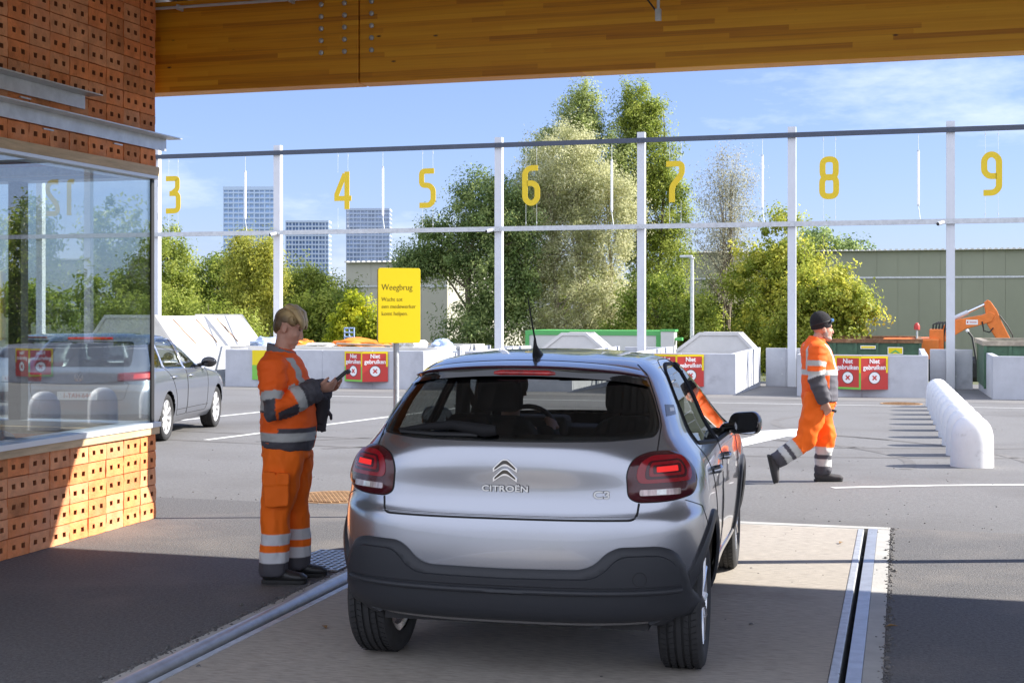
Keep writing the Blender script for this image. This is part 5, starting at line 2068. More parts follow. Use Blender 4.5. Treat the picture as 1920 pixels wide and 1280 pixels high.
# ------------------------------------------------------------------ the silver hatchback
#        z      hw     yr      yf    L     Lf
HB = [(0.290, 0.816, -0.550, 3.20, 0.60, 0.50),
      (0.325, 0.836, -0.588, 3.32, 0.58, 0.50),
      (0.420, 0.858, -0.618, 3.36, 0.57, 0.52),
      (0.560, 0.872, -0.628, 3.37, 0.56, 0.55),
      (0.700, 0.876, -0.620, 3.35, 0.56, 0.60),
      (0.755, 0.875, -0.612, 3.33, 0.56, 0.62),
      (0.800, 0.872, -0.590, 3.29, 0.56, 0.65),
      (0.850, 0.868, -0.578, 3.22, 0.56, 0.70),
      (0.910, 0.858, -0.574, 3.05, 0.57, 0.75),
      (0.970, 0.838, -0.575, 2.72, 0.58, 0.75),
      (1.020, 0.808, -0.572, 2.42, 0.58, 0.70),
      (1.070, 0.775, -0.560, 2.27, 0.58, 0.62),
      (1.110, 0.752, -0.535, 2.17, 0.58, 0.58),
      (1.200, 0.712, -0.445, 1.98, 0.58, 0.55),
      (1.300, 0.662, -0.330, 1.75, 0.56, 0.52),
      (1.370, 0.618, -0.245, 1.56, 0.54, 0.50),
      (1.410, 0.575, -0.185, 1.42, 0.52, 0.50),
      (1.440, 0.520, -0.085, 1.28, 0.50, 0.48),
      (1.460, 0.440, 0.060, 1.12, 0.44, 0.42),
      (1.475, 0.320, 0.260, 0.95, 0.32, 0.32),
      (1.485, 0.100, 0.520, 0.72, 0.10, 0.10)]


def hb_side(y, z):
    """haunches over the wheels, waist between, taper to the nose"""
    k = 1.0
    if z < 1.0:
        f = max(0.0, min(1.0, (1.0 - z) / 0.25))
        k -= 0.022 * f * math.exp(-((y - 1.25) / 0.55) ** 2)
    k -= 0.03 * max(0.0, (y - 2.3)) ** 2
    if z > 1.0:
        k -= 0.028 * max(0.0, 0.55 - y) * min(1, (z - 1.0) / 0.1)
    return k


hb = thing('hatchback_car', 'silver grey hatchback seen from behind on the weighbridge, tail lamps lit', 'car', (0, 0, 0.006), 0)
HBX, HBY, HBROT = -1.735, 6.43, R(3.2)
hb.location = (HBX, HBY, 0.006)
hb.rotation_euler = (0, 0, HBROT)
S = Shell(HB, 2.75, 2.4, hb_side)
WB, WR = 2.54, 0.316

# outlines: rear face in (a,z)
rw_bot, rw_top = 1.105, 1.372
ax = lambda x, z: S.a_of_x(x, z)
REARWIN = [(-0.70, 1.118), (-0.45, 1.106), (0, 1.102), (0.45, 1.106), (0.70, 1.118), (0.735, 1.16), (0.70, 1.26), (0.645, 1.352), (0.45, 1.388), (0, 1.398), (-0.45, 1.388), (-0.645, 1.352), (-0.70, 1.26), (-0.735, 1.16)]
REARWIN = roundpoly(REARWIN, 0.03, 3)
shrink = lambda P, k: [((p[0] - sum(q[0] for q in P) / len(P)) * k + sum(q[0] for q in P) / len(P), (p[1] - sum(q[1] for q in P) / len(P)) * k + sum(q[1] for q in P) / len(P)) for p in P]
REARHOLE = [(p[0] * 0.965, 1.25 + (p[1] - 1.25) * 0.90) for p in REARWIN]
# side glass in (y,z)
FRONTGL = roundpoly([(0.93, 0.985), (1.98, 0.955), (1.62, 1.20), (1.34, 1.365), (0.98, 1.400)], [0.02, 0.03, 0.05, 0.05, 0.03], 4)
BACKGL = roundpoly([(0.16, 1.045), (0.86, 0.99), (0.91, 1.400), (0.62, 1.408), (0.36, 1.375), (0.20, 1.25)], [0.04, 0.02, 0.03, 0.08, 0.10, 0.08], 4)
FH = [(1.40 + (p[0] - 1.40) * 0.97, 1.17 + (p[1] - 1.17) * 0.965) for p in FRONTGL]
BH = [(0.58 + (p[0] - 0.58) * 0.96, 1.20 + (p[1] - 1.20) * 0.965) for p in BACKGL]
# doors in (y,z)
FDOOR = roundpoly([(0.93, 0.30), (2.02, 0.30), (2.10, 0.60), (2.06, 0.95), (1.64, 1.235), (1.34, 1.40), (0.96, 1.425)], [0.06, 0.08, 0.1, 0.05, 0.1, 0.1, 0.03], 5)
BDOOR = roundpoly([(0.40, 0.50), (0.52, 0.30), (0.915, 0.30), (0.945, 1.425), (0.60, 1.432), (0.33, 1.395), (0.135, 1.20), (0.10, 1.05), (0.30, 0.80)], [0.12, 0.05, 0.05, 0.02, 0.1, 0.12, 0.08, 0.06, 0.15], 5)
TAIL = roundpoly([(-0.60, 0.765), (0.60, 0.765), (0.72, 0.86), (0.72, 1.10), (0.74, 1.16), (0.66, 1.39), (0.4, 1.425), (-0.4, 1.425), (-0.66, 1.39), (-0.74, 1.16), (-0.72, 1.10), (-0.72, 0.86)], [0.12, 0.12, 0.12, 0.03, 0.02, 0.05, 0.1, 0.1, 0.05, 0.02, 0.03, 0.12], 6)


def hb_holes(a, x, y, z):
    k = inpoly(REARHOLE, a, z) & (y < 0.45)
    k |= inpoly(FH, y, z) & (np.abs(x) > 0.4)
    k |= inpoly(BH, y, z) & (np.abs(x) > 0.4)
    k |= (z > 1.03) & (z < 1.385) & (y > 1.36) & (np.abs(x) < 0.60 - 0.35 * np.maximum(0, z - 1.1))
    return k


regs = [('tailgate', lambda a, x, y, z: inpoly(TAIL, a, z) & (y < 0.4)),
        ('door#f', lambda a, x, y, z: inpoly(FDOOR, y, z) & (x > 0.3)), ('door#fl', lambda a, x, y, z: inpoly(FDOOR, y, z) & (x < -0.3)),
        ('door#b', lambda a, x, y, z: inpoly(BDOOR, y, z) & (x > 0.3)), ('door#bl', lambda a, x, y, z: inpoly(BDOOR, y, z) & (x < -0.3))]
pn = body_meshes(S, hb, M['silver'], M['liner'], regs, hb_holes, [(0, WR, 0.375), (WB, WR, 0.375)])
# roof cap
capz = 1.4838
cx_, cy_, _, _ = S.contour(capz)
MB().add([(px, py, capz) for px, py in zip(cx_[::12], cy_[::12])] + [(-px, py, capz) for px, py in list(zip(cx_[::12], cy_[::12]))[::-1]], [tuple(range(2 * len(cx_[::12])))]).build('roof_cap', M['silver'], hb, smooth=60)
b = MB()
b.box(-0.62, 0.62, -0.40, 3.2, 0.25, 0.32)
b.tube([(0.40, -0.50, 0.30), (0.40, 0.1, 0.28)], 0.03, 10)
b.build('underbody', M['black'], hb)

# rear window: black border, then the clear pane
patch(S, REARWIN, 0.004, M['carglass'], 'rear_window', hb, 0.04, 0, -0.004)
o_ = resample(REARWIN, 0.03)
n = len(o_)
i_ = [(p[0] * 0.915, 1.25 + (p[1] - 1.25) * 0.80) for p in o_]
m_ = [((p[0] + q[0]) / 2, (p[1] + q[1]) / 2) for p, q in zip(o_, i_)]
vs, fs = [], []
for k in range(n):
    for P_, f in ((o_, -0.001), (m_, -0.001), (i_, -0.001)):
        a, z = P_[k]
        vs.append(S.P(a, z) + S.N(a, z) * f)
for k in range(n):
    j = (k + 1) % n
    fs += [(3 * k, 3 * j, 3 * j + 1, 3 * k + 1), (3 * k + 1, 3 * j + 1, 3 * j + 2, 3 * k + 2)]
# subdivide through the shell for a snug fit
MB().add(vs, fs).build('window_border', M['gloss_black'], hb)
ribbon(S, REARWIN, 0.004, M['seam'], 'window_seal', hb, closed=True)

# spoiler over the rear window, silver above and gloss black below
sv, sf, bv, bf_ = [], [], [], []
AA = np.linspace(-0.66, 0.66, 41)
for a in AA:
    t = abs(a) / 0.66
    drop = 0.052 * t ** 2.2
    out = 0.055 * (1 - t ** 6)
    z_top, z_lip, z_bot = 1.445 - drop * 0.9, 1.417 - drop, 1.372 - drop * 1.0
    p_t = S.P(a * 0.93, z_top) + S.N(a * 0.93, z_top) * 0.002
    p_l0 = S.P(a * 0.985, z_lip) + Vector((0, -(out + 0.022), 0.004))
    p_m = (p_t + p_l0) / 2 + Vector((0, 0, 0.006))
    p_l1 = p_l0 + Vector((0, 0.002, -0.010))
    p_b = S.P(a, z_bot) + S.N(a, z_bot) * 0.012
    sv += [p_t, p_m, p_l0]
    bv += [p_l0 + Vector((0, 0.001, -0.001)), p_l1, (p_l1 + p_b) / 2, p_b]
for i in range(len(AA) - 1):
    for k in range(2):
        sf.append((i * 3 + k, i * 3 + k + 1, (i + 1) * 3 + k + 1, (i + 1) * 3 + k))
    for k in range(3):
        bf_.append((i * 4 + k, i * 4 + k + 1, (i + 1) * 4 + k + 1, (i + 1) * 4 + k))
MB().add(sv, sf).build('spoiler', M['silver'], hb, smooth=60)
MB().add(bv, bf_).build('spoiler_underside', M['gloss_black'], hb, smooth=60)
b = MB()
M['plum'] = mat('dark_plum_gloss', (0.055, 0.018, 0.028), 0.15, coat=0.5)
strip = []
for i in range(len(AA)):
    strip.append(sv[i * 3 + 2] + Vector((0, -0.001, 0.003)))
b.tube(strip, [(0.007, 0.012)] * len(strip), 8)
b.build('spoiler_edge', M['plum'], hb, smooth=60)
# high brake lamp
i0, i1 = 16, 25
b = MB()
vs, fs = [], []
for i in range(i0, i1 + 1):
    e = 0.0 if i0 < i < i1 else 0.006
    q0, q1 = bv[i * 4 + 1], bv[i * 4 + 3]
    for f in (0.05, 0.3, 0.62, 0.86):
        ff = f if not e else (0.5 + (f - 0.5) * 0.5)
        vs.append(q0.lerp(q1, ff) + Vector((0, -0.012 if f in (0.3, 0.62) and not e else -0.003, 0)))
for i in range(i1 - i0):
    for k in range(3):
        fs.append((i * 4 + k, i * 4 + k + 1, (i + 1) * 4 + k + 1, (i + 1) * 4 + k))
b.add(vs, fs)
M['brake_red'] = mat('brake_lamp_red', (0.42, 0.02, 0.02), 0.12, coat=0.7, var=(22, 0.5))
b.build('brake_lamp', M['brake_red'], hb, smooth=60)

# tail lamps
LAMP0 = [(0.595, 0.885), (0.64, 0.862), (0.80, 0.862), (0.955, 0.885), (1.005, 0.93), (1.00, 1.00), (0.945, 1.06), (0.84, 1.088), (0.70, 1.088), (0.62, 1.06), (0.588, 1.00)]
LDA, LDZ = -0.055, -0.028
lsh = lambda p: (0.80 + (p[0] - 0.80) * 0.95 + LDA, 0.975 + (p[1] - 0.975) * 0.95 + LDZ)
LAMP = [lsh(p) for p in LAMP0]
for s in (1, -1):
    lp = roundpoly([(s * p[0], p[1]) for p in LAMP], 0.07, 5)
    o = patch(S, lp, 0.020, M['lens_dark'], 'tail_lamp', hb, 0.025, 0.022, -0.012)

    def sub(pts, off, mm, nm, r=0.03):
        q = roundpoly([(s * lsh(p)[0], lsh(p)[1]) for p in pts], r, 4)
        patch(S, q, off, mm, nm, o, 0.02, 0.003, -0.003)
    sub([(0.625, 0.945), (0.93, 0.945), (0.945, 1.00), (0.90, 1.062), (0.70, 1.070), (0.63, 1.03)], 0.0225, M['lens_red'], 'outer_lens', 0.045)
    sub([(0.665, 0.962), (0.90, 0.962), (0.905, 1.01), (0.87, 1.046), (0.69, 1.046), (0.668, 1.01)], 0.0240, M['lens_dark'], 'dark_ring', 0.035)
    sub([(0.685, 0.974), (0.885, 0.974), (0.885, 1.01), (0.86, 1.038), (0.70, 1.038), (0.686, 1.01)], 0.0255, M['lens_red'], 'inner_lens', 0.03)
    sub([(0.705, 0.985), (0.865, 0.985), (0.865, 1.028), (0.705, 1.028)], 0.0268, M['lens_dark'], 'dark_ring', 0.012)
    sub([(0.722, 0.992), (0.845, 0.992), (0.845, 1.020), (0.722, 1.020)], 0.0280, M['lens_lit'], 'lit_bar', 0.008)
    sub([(0.640, 0.888), (0.855, 0.888), (0.855, 0.922), (0.640, 0.922)], 0.0235, M['lens_clear'], 'clear_lens', 0.012)
    sub([(0.722, 0.890), (0.775, 0.890), (0.775, 0.920), (0.722, 0.920)], 0.0250, M['lens_mid'], 'reverse_lens', 0.006)
    ribbon(S, lp, 0.0045, M['seam'], 'lamp_gap', hb, closed=True)

# tailgate seam, bumper seam, fuel/quarter seams
b = MB()
ribbon(S, [(-0.715, 1.105), (-0.715, 1.09)], 0.003, None, '', None, mb=b)
low = roundpoly([(-0.60, 0.835), (-0.59, 0.765), (0.59, 0.765), (0.60, 0.835)], [0, 0.09, 0.09, 0], 8)
ribbon(S, low, 0.0055, None, '', None, mb=b, sink=0.001)
for s in (1, -1):
    ribbon(S, [(s * 0.70, 1.05), (s * 0.73, 1.115), (s * 0.748, 1.16), (s * 0.742, 1.2), (s * 0.708, 1.28), (s * 0.657, 1.385), (s * 0.60, 1.425)], 0.003, None, '', None, mb=b)
    ribbon(S, [(s * 0.84, 0.838), (s * 0.98, 0.80), (s * 1.08, 0.70)], 0.0022, None, '', None, mb=b)
ribbon(S, [(a, 1.447 - 0.047 * (abs(a) / 0.6) ** 2.2) for a in np.linspace(-0.6, 0.6, 30)], 0.003, None, '', None, mb=b)
b.build('panel_gap', M['seam'], hb, smooth=60)

# lip of bright metal over the tailgate seam
ribbon(S, [(-0.60, 0.776), (0.60, 0.776)], 0.004, M['silver'], 'tailgate_lip', hb)

# black rear cladding with two raised ears
CLAD = [(-1.07, 0.300), (1.07, 0.300), (1.06, 0.36), (0.99, 0.395), (0.90, 0.425), (0.835, 0.56), (0.785, 0.640), (0.71, 0.668), (0.51, 0.668), (0.455, 0.640), (0.41, 0.575), (0.35, 0.552), (0.0, 0.548),
        (-0.35, 0.552), (-0.41, 0.575), (-0.455, 0.640), (-0.51, 0.668), (-0.71, 0.668), (-0.785, 0.640), (-0.835, 0.56), (-0.90, 0.425), (-0.99, 0.395), (-1.06, 0.36)]
CLAD = [(a, z + 0.012) if z < 0.31 else (a, z - 0.018 if z > 0.6 else z) for a, z in CLAD]
cladr = roundpoly(CLAD, 0.045, 5)
cl_o = patch(S, cladr, 0.024, M['cladding'], 'bumper_cladding', hb, 0.03, 0.022, -0.03)
INN = [(-0.815, 0.468), (0.815, 0.468), (0.80, 0.55), (0.745, 0.600), (0.69, 0.622), (0.535, 0.622), (0.49, 0.604), (0.445, 0.555), (0.39, 0.525), (0, 0.520), (-0.39, 0.525), (-0.445, 0.555), (-0.49, 0.604), (-0.535, 0.622), (-0.69, 0.622), (-0.745, 0.600), (-0.80, 0.55)]
patch(S, roundpoly(INN, 0.035, 4), 0.032, M['cladding'], 'raised_panel', cl_o, 0.03, 0.012, -0.01)
ribbon(S, [(-0.80, 0.455), (0.80, 0.455)], 0.013, M['cladding'], 'step_edge', cl_o, sink=-0.028)
dk = [(0.60 + 0.030 * math.cos(t * math.pi / 12), 0.515 + 0.030 * math.sin(t * math.pi / 12)) for t in range(24)]
ribbon(S, dk, 0.0012, M['seam'], 'tow_eye_cover', cl_o, closed=True, sink=-0.0315, step=0.01)

# wheel arch rims and sill strips
for s in (1, -1):
    for yc in (0.0, WB):
        vs, fs = [], []
        nn_ = 40
        rows = ((0.368, 0.004), (0.378, 0.016), (0.405, 0.018), (0.428, 0.012), (0.434, -0.006))
        for k in range(nn_ + 1):
            th = math.pi * (-0.06 + 1.12 * k / nn_)
            for (rr, of) in rows:
                y_, z_ = yc + rr * math.cos(th), WR + rr * math.sin(th)
                z_ = max(0.293, z_)
                a = s * S.a_of_y(y_, z_)
                vs.append(S.P(a, z_) + S.N(a, z_) * of)
        m_ = len(rows)
        for k in range(nn_):
            for j in range(m_ - 1):
                fs.append((k * m_ + j, k * m_ + j + 1, (k + 1) * m_ + j + 1, (k + 1) * m_ + j))
        MB().add(vs, fs).build('arch_trim', M['cladding'], hb, smooth=50)
        well(hb, 0.55, 0.80, yc, WR, 0.372, s)
    patch(S, roundpoly([(0.42, 0.293), (2.12, 0.293), (2.12, 0.335), (0.42, 0.335)], 0.02), 0.016, M['silver'], 'side_sill', hb, 0.04, 0.012, -0.02, 'yz', s)
    for yc in (0.0, WB):
        wheel(hb, s * 0.745, yc, WR, 0.205, s, 5, M['alloy'], 'y', 0.215)
    # side glass, frames, seams, handles
    patch(S, FRONTGL, 0.002, M['sideglass'], 'door_window', pn['door#f' if s > 0 else 'door#fl'], 0.04, 0, -0.001, 'yz', s)
    patch(S, BACKGL, 0.002, M['sideglass'], 'door_window', pn['door#b' if s > 0 else 'door#bl'], 0.04, 0, -0.001, 'yz', s)
    b = MB()
    for P_ in (FRONTGL, BACKGL):
        ribbon(S, P_, 0.0135, None, '', None, 'yz', s, True, 0.004, mb=b)
    ribbon(S, [(0.90, 0.985), (0.925, 1.40)], 0.022, None, '', None, 'yz', s, False, 0.012, mb=b)
    b.build('window_frame', M['rubber'], hb, smooth=80)
    b = MB()
    for P_ in (FDOOR, BDOOR):
        ribbon(S, P_, 0.003, None, '', None, 'yz', s, True, 0.0005, mb=b)
    b.build('door_gap', M['seam'], hb, smooth=60)
    for yh, zh, dn in ((0.36, 0.895, 'b'), (1.13, 0.885, 'f')):
        pts = [S.Psideyz(yh + d, zh, s) + S.N(s * S.a_of_y(yh + d, zh), zh) * of for d, of in ((-0.075, 0.0), (-0.06, 0.026), (0.0, 0.034), (0.06, 0.030), (0.075, 0.0))]
        MB().tube(pts, [(0.013, 0.008), (0.016, 0.010), (0.017, 0.010), (0.016, 0.010), (0.013, 0.008)], 10).build('handle', M['silver'], pn['door#' + dn + ('' if s > 0 else 'l')], smooth=50)
    # mirror
    pm = S.Psideyz(1.66, 0.995, s)
    mr = MB()
    mr.tube([pm, pm + Vector((s * 0.07, -0.02, 0.01))], [(0.03, 0.045), (0.03, 0.04)], 10)
    mo = mr.build('mirror', M['gloss_black'], hb, smooth=50)
    ring = roundpoly([(-0.115, -0.075), (0.10, -0.075), (0.125, 0.0), (0.085, 0.07), (-0.09, 0.085), (-0.13, 0.02)], 0.05, 5)
    cpos = pm + Vector((s * 0.115, -0.03, 0.030))
    hs = MB()
    RZ = Matrix.Rotation(s * R(-22), 3, 'Z')
    lay = ((-0.030, 0.96), (-0.024, 1.0), (0.01, 1.02), (0.05, 0.9), (0.085, 0.62), (0.10, 0.25))
    vs, fs = [], []
    for d, k in lay:
        for (px, pz) in ring:
            vs.append(cpos + RZ @ Vector((-s * px * k * 0.8, d, pz * k * 0.85)))
    nr = len(ring)
    for i in range(len(lay) - 1):
        for k in range(nr):
            fs.append((i * nr + k, i * nr + (k + 1) % nr, (i + 1) * nr + (k + 1) % nr, (i + 1) * nr + k))
    fs.append(tuple(range((len(lay) - 1) * nr, len(lay) * nr)))
    hs.add(vs, fs).build('mirror_housing', M['gloss_black'], mo, smooth=50)
    MB().add([cpos + RZ @ Vector((-s * px * 0.75, -0.0305, pz * 0.79)) for px, pz in ring], [tuple(range(nr))]).build('mirror_glass', M['mirror'] if 'mirror' in M else M.setdefault('mirror', mat('mirror_silver', (0.8, 0.82, 0.84), 0.02, 1.0)), mo)
    MB().tube([cpos + RZ @ Vector((s * 0.085, -0.02, -0.02)), cpos + RZ @ Vector((s * 0.095, -0.01, 0.01))], 0.010, 8).build('indicator', M['lens_clear'], mo, smooth=50)

# pillar decal of pale and dark blocks
for s in (1, -1):
    M['decal'] = M.get('decal') or mat('decal_grey', (0.17, 0.19, 0.25), 0.35)
    M['decal2'] = M.get('decal2') or mat('decal_white', (0.72, 0.74, 0.78), 0.35)
    dz = MB()
    patch(S, [(s * 0.80, 1.195), (s * 0.95, 1.195), (s * 0.95, 1.235), (s * 0.80, 1.245)][::s], 0.0015, M['decal'], 'decal', hb, 0.02, 0, -0.001)
    patch(S, [(s * 0.855, 1.212), (s * 0.93, 1.210), (s * 0.93, 1.224), (s * 0.855, 1.228)][::s], 0.0028, M['decal2'], 'decal', hb, 0.02, 0, -0.001)

# rear wiper
b = MB()
w0 = S.P(-0.10, 1.128) + S.N(-0.10, 1.128) * 0.03
w1 = S.P(-0.42, 1.135) + S.N(-0.42, 1.135) * 0.026
w2 = S.P(-0.56, 1.125) + S.N(-0.56, 1.125) * 0.016
b.tube([w0 + Vector((0.05, 0, 0.002)), w0, w0.lerp(w1, 0.5) + Vector((0, 0, 0.018)), w1, w2], [(0.022, 0.012), (0.03, 0.02), (0.022, 0.012), (0.014, 0.008), (0.005, 0.004)], 10)
wo = b.build('rear_wiper', M['rubber'], hb, smooth=50)
b = MB()
b.tube([S.P(-0.14, 1.121) + S.N(-0.14, 1.121) * 0.010, S.P(-0.35, 1.119) + S.N(-0.35, 1.119) * 0.010, S.P(-0.55, 1.122) + S.N(-0.55, 1.122) * 0.010], [(0.010, 0.008)] * 3, 6)
b.build('wiper_blade', M['black'], wo, smooth=50)

# aerial
pa = Vector((0.0, 0.10, 1.466))
b = MB()
b.tube([pa + Vector((0, 0.06, -0.012)), pa + Vector((0, 0.015, 0.012)), pa + Vector((0, -0.02, 0.05)), pa + Vector((0, -0.03, 0.09))], [(0.035, 0.03), (0.026, 0.022), (0.010, 0.010), (0.005, 0.005)], 10)
b.tube([pa + Vector((0, -0.03, 0.085)), pa + Vector((-0.012, -0.14, 0.285))], [0.005, 0.0032], 8)
b.build('aerial', M['black'], hb, smooth=60)

# emblem and lettering
M['badge0'] = mat('emblem_silver', (0.85, 0.85, 0.85), 0.18, 0.6)
ec = S.P(0, 0.975)


def rear_M(x, z, off=0.004):
    a = S.a_of_x(x, z)
    p, nn = S.P(a, z), S.N(a, z)
    return basis(p + nn * off, (1, -nn.x / nn.y if abs(nn.y) > 1e-6 else 0, 0), (0, 0, 1))


b = MB()
dkm = MB()
for z0_, th_ in ((1.000, 0.030), (0.957, 0.030)):
    V_ = [(-0.056, z0_ - 0.034), (-0.056, z0_ - 0.016), (-0.012, z0_ + 0.026), (0.012, z0_ + 0.026), (0.056, z0_ - 0.016), (0.056, z0_ - 0.034), (0.0, z0_ + 0.004)]
    Mr = rear_M(0.0, 0.96, 0.004)
    V2 = [(p[0], p[1] - 0.96) for p in V_]
    b.prism(roundpoly(V2, [0.004, 0.004, 0.012, 0.012, 0.004, 0.004, 0.03], 4), Mr @ Matrix.Translation((0, 0, -0.006)), 0.012)
    V3 = [(-0.048, z0_ - 0.0225), (-0.048, z0_ - 0.0135), (-0.010, z0_ + 0.021), (0.010, z0_ + 0.021), (0.048, z0_ - 0.0135), (0.048, z0_ - 0.0225), (0.0, z0_ + 0.0105)]
    dkm.prism(roundpoly([(p[0], p[1] - 0.96) for p in V3], [0.003, 0.003, 0.009, 0.009, 0.003, 0.003, 0.02], 4), Mr @ Matrix.Translation((0, 0, 0.005)), 0.0022)
em = b.build('emblem', M['badge0'], hb, bevel=0.0015)
dkm.build('emblem_inlay', M['gloss_black'], em)
M['badge_edge'] = mat('badge_edge', (0.02, 0.02, 0.022), 0.4)
text_obj('CITROËN', 0.038, 0.001, M['badge_edge'], 'lettering_edge', hb, rear_M(0, 0.893, 0.0035), 1.3, spacing=1.03, bold=0.0022)
text_obj('C3', 0.048, 0.001, M['badge_edge'], 'badge_edge', hb, rear_M(0.43, 0.872, 0.0035), 1.35, spacing=0.98, bold=0.0022)
M['badge'] = mat('badge_silver', (0.86, 0.86, 0.84), 0.25, 0.35)
text_obj('CITROËN', 0.038, 0.004, M['badge'], 'lettering', hb, rear_M(0, 0.893, 0.005), 1.3, spacing=1.03, bold=0.0006)
text_obj('C3', 0.048, 0.004, M['badge'], 'model_badge', hb, rear_M(0.43, 0.872, 0.005), 1.35, spacing=0.98, bold=0.0008)

# cabin
cab = MB()
b = MB()
b.box(-0.60, 0.60, -0.30, 0.30, 0.55, 0.98)
b.build('parcel_shelf', M['liner'], hb)
b = MB()
b.box(-0.62, 0.62, 0.30, 0.48, 0.50, 1.02)
b.build('rear_bench', M['seat'], hb, bevel=0.05)
for x in (-0.42, 0.42):
    MB().prism(roundpoly([(-0.12, 0), (0.12, 0), (0.11, 0.15), (-0.11, 0.15)], 0.05), basis((x, 0.46, 1.0), (1, 0, 0), (0, 0, 1)), 0.08).build('headrest', M['seat'], hb, bevel=0.02)
for x in (-0.36, 0.36):
    MB().prism(roundpoly([(-0.25, 0), (0.25, 0), (0.22, 0.52), (0.14, 0.62), (-0.14, 0.62), (-0.22, 0.52)], 0.08), basis((x, 1.00, 0.50), (1, 0, 0), (0, -0.16, 1)), 0.12).build('front_seat', M['seat'], hb, bevel=0.03)
    MB().prism(roundpoly([(-0.13, 0), (0.13, 0), (0.12, 0.19), (-0.12, 0.19)], 0.06), basis((x, 0.91, 1.135), (1, 0, 0), (0, -0.1, 1)), 0.10).build('headrest', M['seat'], hb, bevel=0.03)
    MB().tube([(x - 0.05, 0.88, 1.07), (x - 0.05, 0.87, 1.16)], 0.007, 6).build('headrest_post', M['chrome'], hb)
b = MB()
b.box(-0.68, 0.68, 1.85, 2.15, 0.60, 0.965)
b.box(-0.62, -0.16, 1.80, 2.0, 0.9, 1.03)
b.build('dashboard', M['liner'], hb, bevel=0.03)
MB().box(0.0, 0.62, 1.832, 1.849, 0.885, 0.925).build('dashboard_strip', M['dashblue'], hb, bevel=0.004)
b = MB()
Ms_ = basis((-0.36, 1.55, 0.93), (1, 0, 0), (0, 0.35, 1))
ring = [Ms_ @ Vector((0.185 * math.cos(t), 0.185 * math.sin(t), 0)) for t in np.linspace(0, 2 * math.pi, 33)]
b.tube(ring, 0.016, 8, cap=False)
b.tube([Ms_ @ Vector((-0.18, 0, 0.0)), Ms_ @ Vector((0.18, 0, 0.0))], 0.02, 8)
b.tube([Ms_ @ Vector((0, 0, 0)), Ms_ @ Vector((0, -0.1, -0.3))], 0.03, 8)
b.build('steering_wheel', M['dark'], hb, smooth=50)
MB().prism(roundpoly([(-0.12, -0.035), (0.12, -0.035), (0.12, 0.035), (-0.12, 0.035)], 0.03), basis((0.0, 1.52, 1.315), (1, -0.1, 0), (0, 0, 1)), 0.02).build('inside_mirror', M['gloss_black'], hb)
MB().prism(roundpoly([(-0.112, -0.028), (0.112, -0.028), (0.112, 0.028), (-0.112, 0.028)], 0.025), basis((0.0, 1.5, 1.315), (1, -0.1, 0), (0, 0, 1)), 0.001).build('inside_mirror_glass', M['mirror'], hb)
for s in (1, -1):
    MB().tube([(s * 0.62, 0.95, 0.6), (s * 0.60, 0.98, 1.36)], [(0.05, 0.03), (0.04, 0.025)], 8).build('door_pillar', M['liner'], hb)
    MB().tube([(s * 0.60, 0.97, 1.28), (s * 0.36, 1.08, 0.78)], [(0.022, 0.004)] * 2, 6).build('seat_belt', M['black'], hb)

# ------------------------------------------------------------------ the grey estate car beyond the pavilion
VW = [(0.22, 0.82, -0.95, 3.55, 0.45, 0.6), (0.32, 0.88, -1.02, 3.66, 0.42, 0.6), (0.50, 0.912, -1.06, 3.70, 0.40, 0.62), (0.70, 0.918, -1.05, 3.66, 0.40, 0.65), (0.80, 0.912, -1.02, 3.55, 0.42, 0.7),
      (0.88, 0.90, -1.00, 3.30, 0.43, 0.8), (0.95, 0.875, -0.985, 2.75, 0.45, 0.8), (1.0, 0.84, -0.965, 2.30, 0.46, 0.7), (1.1, 0.79, -0.88, 2.05, 0.46, 0.62), (1.25, 0.72, -0.72, 1.70, 0.46, 0.58),
      (1.36, 0.655, -0.60, 1.40, 0.46, 0.55), (1.42, 0.60, -0.50, 1.15, 0.44, 0.5), (1.45, 0.52, -0.30, 0.98, 0.42, 0.45), (1.47, 0.38, 0.0, 0.78, 0.3, 0.3), (1.478, 0.12, 0.25, 0.55, 0.1, 0.1)]


